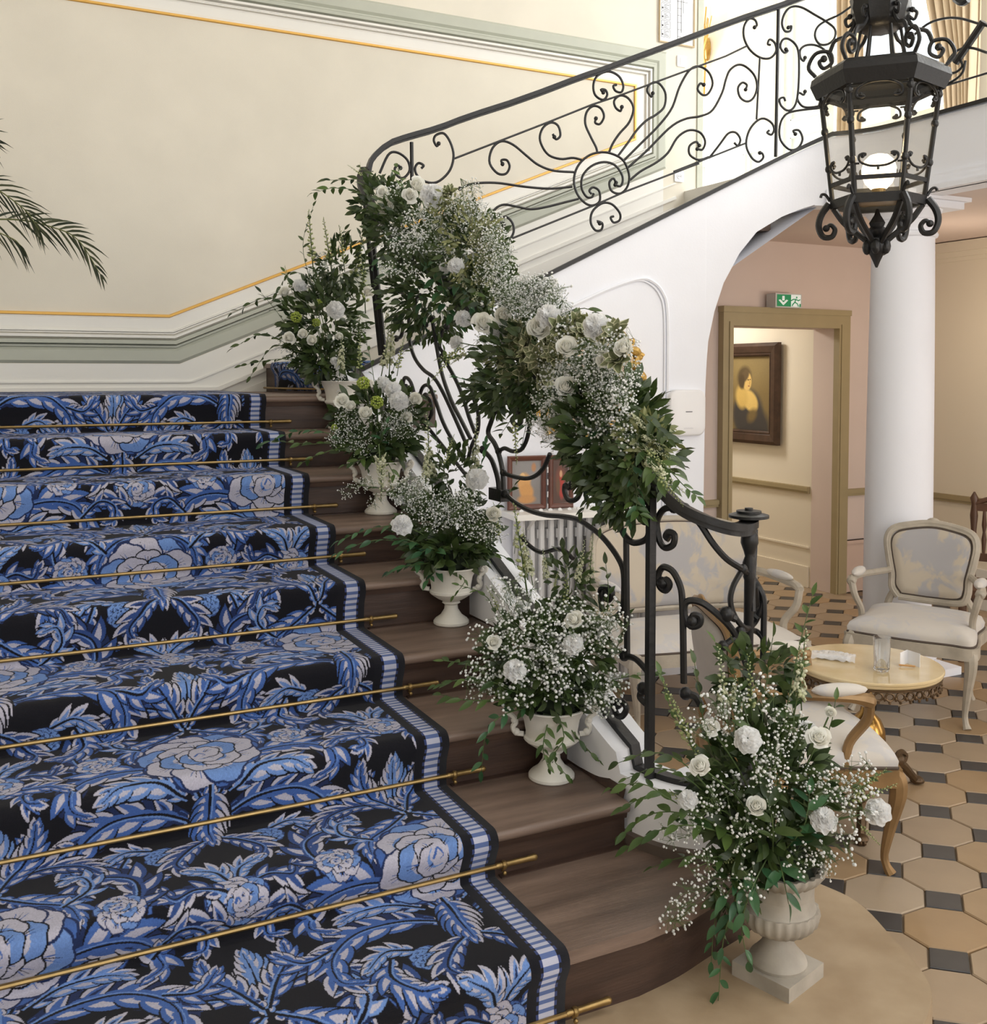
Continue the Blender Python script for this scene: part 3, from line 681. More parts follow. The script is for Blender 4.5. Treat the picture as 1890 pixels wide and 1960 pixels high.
MB().tube([(p[0]-.035, p[1]-.012, Z9+.024) for p in arc[4:29]], .006, 6).build('rod', M_BRASS, q)
# ---- white curb that carries the first railing, ending in a drum
PATH1 = [(.50, 2.93), (.50, .62), (.503, .50), (.515, .40), (.55, .295), (.62, .225), (.70, .205), (.765, .225), (.80, .28)]
_q = [Vector((.5, 2.93-k*.1, 0)) for k in range(23)]+spline([(x, y, 0) for x, y in PATH1[1:]], 40)
CURB = [(p.x, p.y) for p in _q]
def curb_top(y, x=.5):
    a = .16+y*.453+.075
    return max(a, .372) if y > .3 or x < .5 else .372
def ctop(i):
    x, y = CURB[i]; return max(.16+y*.453+.075, .375-.03*max(0, x-.55)) if x < .51 else .375-.05*max(0, x-.51)
ins, out_ = offs(CURB, -.07), offs(CURB, .075)
mb = MB(); n = len(CURB)
for i in range(n):
    z = ctop(i); zb = ZN[1]-.02 if CURB[i][0] > .505 or CURB[i][1] < .45 else FL
    mb.v += [(*ins[i], zb), (*ins[i], z), (*out_[i], z), (*out_[i], zb)]
for i in range(n-1):
    for q in range(4): mb.f.append((i*4+q, i*4+(q+1) % 4, i*4+4+(q+1) % 4, i*4+4+q)); mb.mi.append(0)
mb.f += [(0, 3, 2, 1), tuple(4*(n-1)+q for q in range(4))]; mb.mi += [0, 0]
struct(mb.build('stair_curb', M_WHITE, stair, ang=.5))
c0 = Vector((.705, .285)); 
MB().lathe([(.135, ZN[1]-.02), (.135, .35), (.12, .358)], (c0.x, c0.y, 0), 36).build('curb_drum', M_WHITE, stair, ang=.5)
bd = offs(CURB, -.083); mb = MB(); idx = [i for i in range(n) if CURB[i][1] < .52]
for i in idx: mb.v += [(*bd[i], ZN[1]-.002), (*bd[i], ZN[1]+.030), (*offs(CURB, -.066)[i], ZN[1]+.038), (*offs(CURB, -.066)[i], ZN[1]-.002)]
for i in range(len(idx)-1):
    for q in range(4): mb.f.append((i*4+q, i*4+(q+1) % 4, i*4+4+(q+1) % 4, i*4+4+q)); mb.mi.append(0)
M_DRUMB = mat('grey_brown_band', lin(96, 84, 76), .5, var=.1)
struct(mb.build('curb_base_band', M_DRUMB, stair, ang=.5))
# sloping oak strips between tread ends and curb
for k in range(2, 9):
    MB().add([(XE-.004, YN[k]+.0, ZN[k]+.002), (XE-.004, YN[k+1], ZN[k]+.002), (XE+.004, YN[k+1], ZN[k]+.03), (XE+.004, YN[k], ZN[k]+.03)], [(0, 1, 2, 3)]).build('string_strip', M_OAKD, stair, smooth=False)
# ------------------------------------------------------------------ wrought-iron railings
def crop(x0, y0, s): return lambda u, v: (x0+u*s, y0+v*s)
C2, C3 = crop(690, 0, 1/2.7), crop(1290, 0, 1/3.15)
CA, CB, CC = crop(690, 460, 320/1140), crop(870, 780, 430/1653), crop(1130, 880, 380/1164)
def iron(cr, pts, path, r, parent, name='scroll', n=0, eye=True, taper=False, push=0.):
    P = [on_plan(*cr(*p), path) for p in pts]
    S_ = spline(P, n or max(8, len(P)*4)) if len(P) > 2 else P
    q = MB()
    if name == 'scroll': q.tube(S_, None, flat=(r*1.5, r*2.1), ref=None, cap=True) if False else q.tube(S_, r, 7)
    else: q.tube(S_, r, 6)
    if eye and name == 'scroll': q.ell(S_[0], r*1.75, 8, 6)
    return q.build(name, M_IRON, parent)
r2 = thing('stair_railing', 'black wrought iron railing of scrolls and a sun motif, from newel post up both flights', 'railing', (1.8, 2.78, 1.7))
F2 = FLIGHT2
def zrow(cr, pts): return [on_plan(*cr(*p), F2) for p in pts]
hp = [on_plan(*C2(*p), F2) for p in [(40, 900), (48, 850), (75, 800), (150, 738), (262, 700), (400, 660), (560, 600), (830, 512), (1150, 392), (1260, 355), (1890, 122)]]
hp += [on_plan(*C3(*p), F2) for p in [(460, 92), (640, 32)]]
zr = hp[-1].z
tail = [p for p in F2 if p[0] > hp[-1].x+.05]
hp += [Vector((p[0], p[1], min(3.86, zr+.42*(p[0]-hp[-1].x)) if p[0] < 3.44 else 3.86)) for p in tail]
MB().tube(spline(hp, 120), None, flat=(.05, .022), ref=(0, 0, 1)).tube([p-Vector((0, 0, .014)) for p in spline(hp, 120)], None, flat=(.03, .014), ref=(0, 0, 1)).build('handrail', M_IRON, r2, smooth=False)
def rail_bar(segs, r, name):
    P = [p for s in segs for p in s]; MB().tube(P, r, 6).build(name, M_IRON, r2)
rail_bar([zrow(C2, [(485, 820), (975, 630), (1200, 540), (1350, 490), (1890, 290)]), zrow(C3, [(440, 278)])], .0055, 'upper_bar')
rail_bar([zrow(C2, [(560, 1320), (720, 1258), (1200, 1065), (1370, 990), (1750, 845)]), zrow(C3, [(0, 1035), (430, 865)])], .0055, 'lower_bar')
bb = [Vector((p[0], p[1], base2(*p, 0)-.004)) for p in F2]
MB().tube(bb, None, flat=(.035, .022), ref=(0, 0, 1)).build('base_bar', M_IRON, r2, smooth=False)
MB().tube([Vector((p[0], p[1], 3.10)) for p in F2 if p[0] > 3.43 and p[1] < 2.1], .006, 6).build('gallery_bar', M_IRON, r2)
iron(C2, [(265, 735), (268, 1010)], F2, .0105, r2, 'post'); iron(C3, [(632, 45), (615, 945)], F2, .0105, r2, 'post'); iron(C3, [(520, 345), (500, 720)], F2, .0062, r2, 'link_bar')
for cr, pts in [
  (C2, [(207, 868), (195, 855), (178, 872), (188, 905), (222, 920), (255, 880), (242, 825), (190, 788), (145, 800), (100, 895)]),
  (C2, [(405, 742), (395, 755), (380, 725), (392, 698), (432, 690), (467, 740), (482, 810), (460, 885), (400, 940), (340, 940), (295, 908), (283, 870), (300, 843), (327, 855), (316, 870)]),
  (C2, [(515, 975), (580, 950), (700, 945), (850, 965), (980, 975), (1095, 965)]),
  (C2, [(735, 848), (730, 828), (758, 828), (772, 862), (752, 898), (708, 895), (668, 840), (682, 768), (730, 730), (790, 748), (860, 805), (920, 852), (1000, 882), (1108, 890)]),
  (C2, [(1003, 708), (995, 692), (1022, 692), (1036, 705), (1018, 722), (1000, 718)][:2]+[(1012, 720), (1034, 700), (1022, 650), (985, 633), (945, 660), (928, 712), (945, 765), (980, 805), (1040, 822), (1100, 816), (1152, 828)]),
  (C2, [(1218, 612), (1215, 635), (1240, 640), (1260, 602), (1243, 560), (1205, 548), (1170, 580), (1163, 640), (1190, 705), (1218, 760), (1226, 792)]),
  (C2, [(1352, 553), (1345, 574), (1320, 556), (1313, 520), (1345, 493), (1387, 510), (1412, 562), (1390, 632), (1340, 690), (1305, 742), (1284, 792)]),
  (C2, [(1512, 482), (1505, 500), (1483, 468), (1500, 434), (1540, 428), (1577, 480), (1572, 550), (1530, 592), (1480, 622), (1430, 672), (1380, 742), (1332, 806)]),
  (C2, [(1776, 438), (1757, 432), (1744, 462), (1772, 492), (1802, 480), (1822, 430), (1800, 372), (1750, 343), (1700, 365), (1650, 450), (1610, 560), (1540, 652), (1450, 742), (1358, 834)]),
  (C2, [(1322, 944), (1308, 922), (1287, 945), (1300, 988), (1345, 1000), (1382, 962), (1389, 900), (1360, 830), (1305, 796), (1245, 787), (1180, 805), (1125, 858), (1104, 930), (1120, 1000), (1160, 1048), (1200, 1062), (1237, 1040), (1235, 988), (1205, 968), (1184, 985), (1196, 1003)]),
  (C2, [(1318, 955), (1345, 962), (1357, 928), (1345, 888), (1310, 850), (1255, 838), (1195, 858), (1150, 908), (1144, 970), (1168, 1015), (1195, 1020), (1207, 1000)]),
  (C2, [(1256, 478), (1244, 463), (1268, 466), (1276, 492), (1255, 516), (1215, 492), (1205, 440), (1225, 393), (1280, 369), (1335, 393), (1359, 440), (1350, 476), (1320, 470), (1308, 445), (1325, 438)]),
  (C2, [(1238, 1155), (1225, 1143), (1252, 1155), (1246, 1187), (1215, 1190), (1191, 1150), (1200, 1093), (1250, 1051), (1300, 1055), (1341, 1100), (1341, 1137), (1310, 1150), (1294, 1125), (1310, 1118)]),
  (C2, [(742, 1158), (728, 1150), (742, 1182), (700, 1182), (678, 1135), (695, 1083), (740, 1058), (800, 1066), (880, 1081), (960, 1070), (1060, 1045), (1128, 1028)]),
  (C2, [(732, 1163), (720, 1140), (750, 1120), (785, 1150), (792, 1200), (765, 1245), (720, 1258)]),
  (C3, [(488, 165), (502, 150), (490, 120), (455, 114), (425, 160), (425, 230), (460, 300), (520, 346), (580, 351), (617, 310), (610, 260), (580, 238), (568, 265), (584, 271)]),
  (C3, [(520, 922), (535, 925), (540, 952), (510, 976), (470, 950), (438, 880), (450, 800), (490, 740), (540, 714), (590, 740), (606, 780), (590, 812), (564, 800), (576, 786)]),
  (C3, [(692, 166), (710, 158), (703, 187), (670, 187), (653, 140), (670, 80), (710, 42), (770, 44), (850, 88), (920, 130), (972, 175), (970, 230), (930, 266), (880, 266), (853, 220), (865, 168), (910, 130), (1000, 88), (1072, 38)]),
  (C3, [(677, 298), (688, 308), (665, 317), (643, 280), (660, 238), (700, 238), (747, 290), (757, 400), (750, 560), (730, 640), (690, 667), (650, 640), (638, 600), (663, 588), (674, 610)]),
  (C3, [(792, 348), (784, 368), (764, 345), (764, 300), (800, 273), (860, 274), (920, 312), (950, 400), (930, 520)]),
  (C3, [(792, 552), (784, 572), (755, 560), (748, 600), (780, 642), (840, 646), (912, 630)]),
  (C3, [(734, 808), (722, 788), (757, 788), (777, 840), (750, 892), (700, 902), (648, 850), (638, 780), (660, 710), (720, 672), (912, 648)]),
]: iron(cr, pts, F2, .0068, r2)
def mixed(segs, r=.0068, par=r2, path=F2): 
    P = [on_plan(*c(*p), path) for c, ps in segs for p in ps]; S_ = spline(P, len(P)*4); MB().tube(S_, r, 7).ell(S_[-1], r*1.7, 8, 6).build('scroll', M_IRON, par)
mixed([(C2, [(1385, 865), (1480, 780), (1600, 660), (1680, 615), (1760, 600), (1820, 570), (1870, 480)]), (C3, [(315, 478), (340, 422), (390, 390), (440, 405), (490, 460), (503, 530), (480, 592), (440, 612), (400, 585), (388, 530), (415, 498), (442, 513), (434, 540)])])
mixed([(C2, [(1395, 930), (1450, 885), (1530, 840), (1590, 790), (1640, 710), (1700, 673), (1757, 685), (1783, 730), (1770, 772), (1742, 770)])])
mixed([(C3, [(365, 860), (388, 878), (402, 840), (375, 800), (330, 804), (280, 868), (220, 945)]), (C2, [(1800, 812), (1750, 826), (1704, 800), (1702, 755), (1736, 733), (1752, 752)])])
# the big flat scrolls of the gallery railing, beyond the lantern
for pts in ([(1450, 210), (1540, 140), (1640, 110), (1730, 112), (1830, 140), (1900, 158)], [(1890, 318), (1800, 290), (1720, 300), (1660, 360), (1645, 420), (1690, 440), (1740, 400), (1720, 350), (1690, 370)], [(1870, 130), (1790, 250), (1700, 380)], [(1760, 365), (1740, 440), (1680, 490), (1600, 520)], [(1700, -10), (1740, 15), (1775, -5)]):
    iron(C3, pts, F2, .007 if len(pts) != 3 else .02, r2, eye=False)
for y in (.9, -.6, -2.2): MB().tube([(3.45, y, 2.96), (3.45, y, 3.86)], .0105, 6).build('post', M_IRON, r2)

r1 = r2
P1 = CURB
def nz(y): return .16+y*.453
h1 = [Vector((.5, y, nz(y)+hh)) for y, hh in ((2.55, .96), (2.2, .955), (1.7, .95), (1.2, .945), (.8, .94), (.5, .938), (.36, .935))]
h1 = [Vector((.56, 2.93, 2.60)), Vector((.515, 2.86, 2.52)), Vector((.50, 2.72, 2.40))]+h1+[Vector((.505, .33, 1.243)), Vector((.55, .275, 1.178)), Vector((.625, .222, 1.135)), Vector((.70, .208, 1.115)), Vector((.765, .232, 1.115)), Vector((.81, .29, 1.12))]
hs = spline(h1, 110)
q = MB().tube(hs, None, flat=(.052, .020), ref=(0, 0, 1)).tube([p-Vector((0, 0, .017)) for p in hs], None, flat=(.034, .018), ref=(0, 0, 1)); q.build('handrail', M_IRON, r1, ang=.4)
NX = Vector((.772, .238, 0))
q = MB().lathe([(.03, 1.126), (.058, 1.132), (.058, 1.140), (.036, 1.146), (.036, 1.152), (.012, 1.153), (.012, 1.16), (.002, 1.161)], (NX.x+.005, NX.y+.01, 0), 24); q.build('newel_cap', M_IRON, r1)
q = MB().lathe([(.02, .34), (.02, .40), (.0145, .42), (.0145, .95), (.018, .96), (.0145, .975), (.020, 1.0), (.013, 1.02), (.017, 1.035), (.026, 1.06), (.024, 1.085), (.012, 1.1)], (NX.x, NX.y, 0), 14); q.build('newel_post', M_IRON, r1)
def barP(P, r, name='bar'): return MB().tube(P, r, 6).build(name, M_IRON, r1)
MB().tube([(*CURB[i], ctop(i)+.008) for i in range(len(CURB)-4)], None, flat=(.034, .018), ref=(0, 0, 1)).build('base_bar', M_IRON, r1, smooth=False)
pm = Vector((.5, .345, 0)); MB().box(pm.x-.011, pm.x+.011, pm.y-.011, pm.y+.011, .375, 1.26).build('post', M_IRON, r1, smooth=False)
for a, c in (((702, 425), (729, 680)), ((716, 470), (739, 700))): MB().tube([atD(*a, 5.12), atD(*c, 5.08)], .0125, 4).build('post', M_IRON, r1, smooth=False)
MB().tube(spline([atD(702, 425, 5.12), atD(699, 370, 5.14), atD(702, 330, 5.2)], 10), .013, 6).build('post_head', M_IRON, r1)
for cr, pts, r in [
  (CA, [(270, 345), (318, 400), (330, 520), (336, 680), (370, 800), (430, 882), (500, 935), (560, 1030), (640, 1200), (725, 1395)], .0085),
  (CA, [(490, 540), (520, 720), (560, 920), (620, 1090), (690, 1230), (752, 1352)], .0085),
  (CA, [(560, 790), (650, 950), (700, 1070), (740, 1200), (782, 1312)], .0085),
  (CA, [(445, 1060), (480, 1100), (487, 1180), (452, 1232), (413, 1190), (403, 1080), (428, 1000), (470, 995), (512, 1090), (560, 1230), (620, 1350), (722, 1512)], .0085),
  (CA, [(245, 670), (280, 650), (287, 570), (255, 520), (235, 550), (250, 590)], .009),
  (CA, [(445, 575), (425, 602), (388, 592), (368, 490), (385, 395), (410, 370)], .008),
  (CA, [(590, 590), (560, 620), (540, 720), (560, 760)], .008), (CA, [(755, 1000), (780, 1100), (805, 1190), (800, 1300), (760, 1400), (730, 1510)], .008),
  (CA, [(310, 1000), (290, 1030), (300, 940), (340, 960), (372, 1062), (400, 1190), (420, 1240)], .0085),
  (CB, [(310, 0), (270, 110), (250, 190), (300, 270), (335, 370), (356, 480), (365, 665)], .0095),
  (CB, [(210, 310), (270, 380), (305, 470), (325, 560), (328, 665)], .0095),
  (CB, [(480, 50), (490, 105), (455, 130), (425, 95), (440, 70)], .009),
  (CB, [(325, 322), (370, 300), (430, 322), (490, 310), (532, 240), (552, 130), (545, 20)], .008),
  (CB, [(360, 480), (430, 506), (530, 522), (600, 500), (660, 440), (705, 340)], .008),
  (CB, [(380, 640), (450, 702), (560, 760), (680, 792), (800, 802), (910, 825), (1000, 880), (1070, 935), (1130, 1000), (1200, 1100), (1242, 1200), (1247, 1350), (1235, 1480), (1180, 1552), (1130, 1562)], .009),
  (CB, [(872, 560), (850, 592), (818, 570), (813, 622), (845, 682), (900, 672), (933, 600), (935, 540)], .009),
  (CB, [(500, 960), (570, 1030), (640, 1066), (700, 1055), (760, 1040), (820, 1060), (872, 1112)], .008),
  (CB, [(1120, 1365), (1103, 1395), (1140, 1416), (1162, 1360), (1120, 1320), (1078, 1342), (1078, 1400), (1090, 1500)], .0095),
  (CB, [(1405, 825), (1368, 812), (1382, 775), (1430, 790), (1432, 930), (1390, 982), (1310, 992), (1240, 920), (1200, 800), (1150, 730)], .010),
  (CC, [(492, 280), (430, 292), (392, 355), (395, 420), (410, 482), (440, 516), (488, 497), (495, 440), (460, 425), (443, 450), (465, 466)], .010),
  (CC, [(425, 720), (450, 703), (467, 735), (440, 767), (408, 740), (400, 680), (415, 640), (442, 630), (490, 660), (532, 750), (542, 850), (546, 1000), (550, 1310)], .010),
  (CC, [(600, 946), (605, 910), (645, 920), (641, 966), (590, 977), (557, 920), (556, 850), (590, 825), (660, 840), (740, 900), (820, 980), (870, 1070), (922, 1225)], .010),
  (CC, [(555, 285), (640, 370), (720, 490), (800, 580), (890, 640), (950, 690), (995, 760), (1017, 830), (1017, 1000), (1012, 1210)], .0095),
  (CC, [(895, 640), (840, 740), (823, 830), (850, 922), (910, 987), (962, 960), (992, 900), (1012, 830)], .0085),
  (CC, [(880, 1005), (960, 1000), (1010, 1040), (1032, 1110)], .009), (CC, [(940, 830), (965, 800), (985, 850), (960, 900), (985, 930)], .009), (CC, [(780, 1090), (850, 1040), (900, 1000)], .009), (CC, [(800, 905), (850, 930)], .013),
  (CC, [(200, 1150), (262, 1165), (320, 1222), (372, 1295)], .0095),
  (CC, [(160, 1430), (190, 1420), (212, 1460), (190, 1502), (155, 1490), (125, 1390)], .010), (CC, [(310, 1340), (295, 1390), (330, 1430)], .011), (CC, [(560, 1370), (620, 1390), (650, 1440)], .011),
]: iron(cr, pts, P1, r, r1)
iron(CB, [(1265, 945), (1272, 1825)], P1, .0105, r1, 'post')
MB().tube(spline([(NX.x+.05, NX.y+.035, 1.09), (NX.x+.035, NX.y+.02, 1.03), (NX.x+.012, NX.y, .93), (NX.x+.005, NX.y-.01, .86)], 16), .010, 6).build('scroll', M_IRON, r1)
MB().tube(spline([(NX.x+.02, NX.y, .93), (NX.x+.045, NX.y+.02, .875), (NX.x+.062, NX.y+.03, .86), (NX.x+.07, NX.y+.03, .91)], 16), .012, 6).build('scroll', M_IRON, r1)
b_ = on_plan(*CB(310, 640), P1); MB().box(b_.x-.018, b_.x+.018, b_.y-.07, b_.y+.03, b_.z-.02, b_.z+.025).build('node_block', M_IRON, r1, smooth=False)
for a, c in ((CA(250, 1010), CA(720, 1600)),):
    MB().tube([on_plan(*a, P1), on_plan(*c, P1)], .008, 6).build('lower_bar', M_IRON, r1)
# ------------------------------------------------------------------ furniture and fittings
M_GREYW = mat('grey_painted_wood', lin(182, 172, 156), .5, var=.12, scale=14, bump=.1, bscale=60)
M_GOLDW = mat('bronzed_wood', lin(146, 116, 78), .4, .35, var=.2, scale=10)
M_GILD = mat('gilded_carving', lin(196, 158, 84), .38, .5, var=.18, scale=20)
M_TACK = mat('dark_gimp', lin(86, 74, 66), .7)
def damask(name, c1, c2, sc=9.):
    m = mat(name, c1, .75, sheen=.25); nt = m.node_tree; b = nt.nodes['Principled BSDF']; tc = nt.nodes['Texture Coordinate']
    n = nt.nodes.new('ShaderNodeTexNoise'); n.inputs['Scale'].default_value = sc; n.inputs['Detail'].default_value = 3; n.inputs['Distortion'].default_value = 1.6
    v = nt.nodes.new('ShaderNodeTexVoronoi'); v.inputs['Scale'].default_value = sc*.55; v.feature = 'SMOOTH_F1'
    ad = nt.nodes.new('ShaderNodeMath'); ad.operation = 'ADD'; r = nt.nodes.new('ShaderNodeValToRGB'); r.color_ramp.elements[0].position = .78; r.color_ramp.elements[1].position = .92
    r.color_ramp.elements[0].color = (*c1, 1); r.color_ramp.elements[1].color = (*c2, 1)
    for q in (n, v): nt.links.new(tc.outputs['Object'], q.inputs[0])
    nt.links.new(n.outputs[0], ad.inputs[0]); nt.links.new(v.outputs[0], ad.inputs[1]); nt.links.new(ad.outputs[0], r.inputs[0]); nt.links.new(r.outputs[0], b.inputs['Base Color'])
    return m
M_DAM = damask('blue_grey_damask', lin(176, 173, 174), lin(198, 186, 168))
M_SEAT = damask('pale_seat_cloth', lin(204, 200, 198), lin(212, 205, 196), 12)
M_BACKC = mat('taupe_back_cloth', lin(176, 168, 160), .8, var=.06, scale=10)
def rrect(w, h, r, n=6, bow=0.):
    out = []
    for cx, cy, a0 in ((w/2-r, h/2-r, 0), (-w/2+r, h/2-r, 90), (-w/2+r, -h/2+r, 180), (w/2-r, -h/2+r, 270)):
        for k in range(n+1): a = R(a0+90*k/n); out.append([cx+r*math.cos(a), cy+r*math.sin(a)])
    return out
def cabriole(x, y, zt, dx, dy, h, r0=.030, r1=.014):
    """a curved leg: knee out, ankle in, foot out"""
    P = [(x, y, zt), (x+dx*.020, y+dy*.020, zt-h*.10), (x+dx*.022, y+dy*.022, zt-h*.25), (x+dx*.004, y+dy*.004, zt-h*.55), (x-dx*.010, y-dy*.010, zt-h*.82), (x-dx*.004, y-dy*.004, zt-h*.93), (x+dx*.008, y+dy*.008, zt-h)]
    rr = [r0, r0*1.12, r0*.98, r0*.68, r1*1.0, r1*1.05, r1*1.5]
    S_ = spline(P, 22); rs = [float(np.interp(i/21*6, range(7), rr)) for i in range(22)]
    return MB().tube(S_, rs, 8)
def make_chair(name, label, loc, rotz, wood, back_m, seat_m, w=.60, d=.54, hs=.40, hb=.98, group=None, arms=True, tilt=.16):
    """cabriolet armchair; front is local -Y"""
    t = thing(name, label, 'armchair', loc, group, rotz)
    bl = lambda q, n_, m, par=t, **k: q.build(n_, m, par, local=True, **k)
    # seat rail and cushion
    out = [(-w/2, -d/2), (-w*.30, -d/2-.018), (0, -d/2-.03), (w*.30, -d/2-.018), (w/2, -d/2), (w*.46, 0), (w*.40, d/2), (-w*.40, d/2), (-w*.46, 0)]
    S_ = spline([(x, y, hs-.035) for x, y in out]+[(*out[0], hs-.035)], 60)
    bl(MB().tube(S_, None, flat=(.035, .06), ref=(0, 0, 1)), 'seat_rail', wood, ang=.5)
    bl(MB().tube([p+Vector((0, 0, .034)) for p in S_], .007, 5), 'gimp', M_TACK)
    ring_ = [(p.x, p.y) for p in S_[:-1]]; q = MB(); n = len(ring_)
    lev = [(1.0, hs), (1.01, hs+.025), (.97, hs+.05), (.80, hs+.068), (.5, hs+.08), (.2, hs+.084)]
    for k, z in lev: q.v += [(x*k, y*k, z) for x, y in ring_]
    for i in range(len(lev)-1):
        for j in range(n): q.f.append((i*n+j, i*n+(j+1) % n, (i+1)*n+(j+1) % n, (i+1)*n+j)); q.mi.append(0)
    q.f.append(tuple((len(lev)-1)*n+j for j in range(n))); q.mi.append(0); q.f.append(tuple(range(n))[::-1]); q.mi.append(0)
    bl(q, 'seat_cushion', seat_m, ang=1.2)
    for sx_ in (-1, 1):
        bl(cabriole(sx_*(w/2-.028), -d/2+.015, hs-.01, sx_*.8, -1, hs-.01), 'leg', wood)
        bl(cabriole(sx_*(w*.40-.02), d/2-.01, hs-.01, sx_*.3, .9, hs-.01, .024, .013), 'leg', wood)
    # back: cartouche frame leaning back
    zb, zt = hs+.10, hb; hbk = zt-zb; bw = w*.76
    def bp(u, v, off=0.):                      # u -1..1, v 0..1 -> leaning plane with a slight curve
        return Vector((u*bw/2, d/2+.01+tilt*v*hbk+off-.035*u*u, zb+v*hbk))
    o2 = [(-.70, .0), (0, -.02), (.70, .0), (.84, .12), (.86, .30), (.95, .55), (1.0, .78), (.88, .92), (.5, .985), (0, 1.02), (-.5, .985), (-.88, .92), (-1.0, .78), (-.95, .55), (-.86, .30), (-.84, .12), (-.70, 0)]
    C = spline([(u, v, 0) for u, v in o2], 72)
    fr_ = [bp(p.x, p.y) for p in C]
    bl(MB().tube(fr_, None, flat=(.030, .044), ref=(0, 0, 1)) if False else MB().tube(fr_, .021, 8), 'back_frame', wood)
    bl(MB().tube([bp(p.x*.955, .5+(p.y-.5)*.955, -.016) for p in C], .007, 6), 'frame_bead', wood)
    bl(MB().tube([bp(p.x*.88, .5+(p.y-.5)*.885, -.012) for p in C], .008, 6), 'gimp', M_TACK)
    for sd, nm, mm in ((-1, 'back_pad', back_m), (1, 'back_cover', M_BACKC)):
        q = MB(); n = len(C)-1; lev = [(.90, .012), (.86, .026), (.70, .036), (.4, .042), (.12, .044)]
        for k, e in lev: q.v += [tuple(bp(p.x*k, .5+(p.y-.5)*k, sd*e)) for p in C[:-1]]
        for i in range(len(lev)-1):
            for j in range(n): q.f.append((i*n+j, i*n+(j+1) % n, (i+1)*n+(j+1) % n, (i+1)*n+j)); q.mi.append(0)
        q.f.append(tuple((len(lev)-1)*n+j for j in range(n))); q.mi.append(0); bl(q, nm, mm, ang=1.2)
    for sx_ in (-1, 1): bl(MB().tube(spline([(sx_*(w*.40-.02), d/2-.01, hs-.03), (sx_*(w*.36), d/2+.012, hs+.06), bp(sx_*.80, .08)], 10), .019, 8), 'back_stile', wood)
    q = MB().ell(bp(0, 1.045), (.035, .014, .022), 10, 6)
    for s_ in (-1, 1): q.ell(bp(s_*.13, 1.02), (.022, .012, .012), 8, 5)
    bl(q, 'crest_carving', wood)
    if arms:
        for s_ in (-1, 1):
            a0 = bp(s_*.90, .36); P = [a0, a0+Vector((s_*.02, -.06, .0)), Vector((s_*(w/2-.005), -.02, hs+.255)), Vector((s_*(w/2+.012), -d*.23, hs+.250)), Vector((s_*(w/2+.008), -d*.33, hs+.235))]
            S2 = spline(P, 24); bl(MB().tube(S2, [.018]*16+[.019, .021, .023, .025, .026, .026, .024, .016], 8), 'arm', wood)
            P = [S2[-3], Vector((s_*(w/2-.008), -d*.30, hs+.17)), Vector((s_*(w/2-.03), -d*.20, hs+.08)), Vector((s_*(w/2-.022), -d*.17, hs-.02))]
            bl(MB().tube(spline(P, 16), [.019-.0002*i for i in range(16)], 8), 'arm_support', wood)
            q = MB().ell((s_*(w/2-.002), -.06, hs+.278), (.030, .10, .024), 12, 8); bl(q, 'arm_pad', seat_m)
    return t
c1 = onZ(1855, 1398, FL)
# pale armchair facing the table
fr_pt = onZ(1855, 1398, FL); fl_pt = onZ(1655, 1345, FL)
ang = math.atan2(fr_pt.y-fl_pt.y, fr_pt.x-fl_pt.x)
ARM1 = R(-60)
wv_ = Vector((math.cos(ARM1), math.sin(ARM1), 0)); dv = Vector((-math.sin(ARM1), math.cos(ARM1), 0))
p0 = fr_pt-wv_*.285+dv*.265
make_chair('armchair', 'pale grey armchair with damask back, standing alone in front of the white column', (p0.x, p0.y, FL), ARM1, M_GREYW, M_DAM, M_SEAT, w=.60, d=.54, hs=.415, hb=.915)
# armchair seen from behind at the railing, turned to the table
ft = onZ(1701, 1672, FL)
ARM2 = R(67)
wv_ = Vector((math.cos(ARM2), math.sin(ARM2), 0)); dv = Vector((-math.sin(ARM2), math.cos(ARM2), 0))
p1 = ft+wv_*.26+dv*.255
make_chair('armchair', 'armchair with bronzed legs and plain taupe back, behind the newel post of the railing', (p1.x, p1.y, FL), ARM2, M_GOLDW, M_DAM, M_SEAT, w=.57, d=.54, hs=.385, hb=.90)
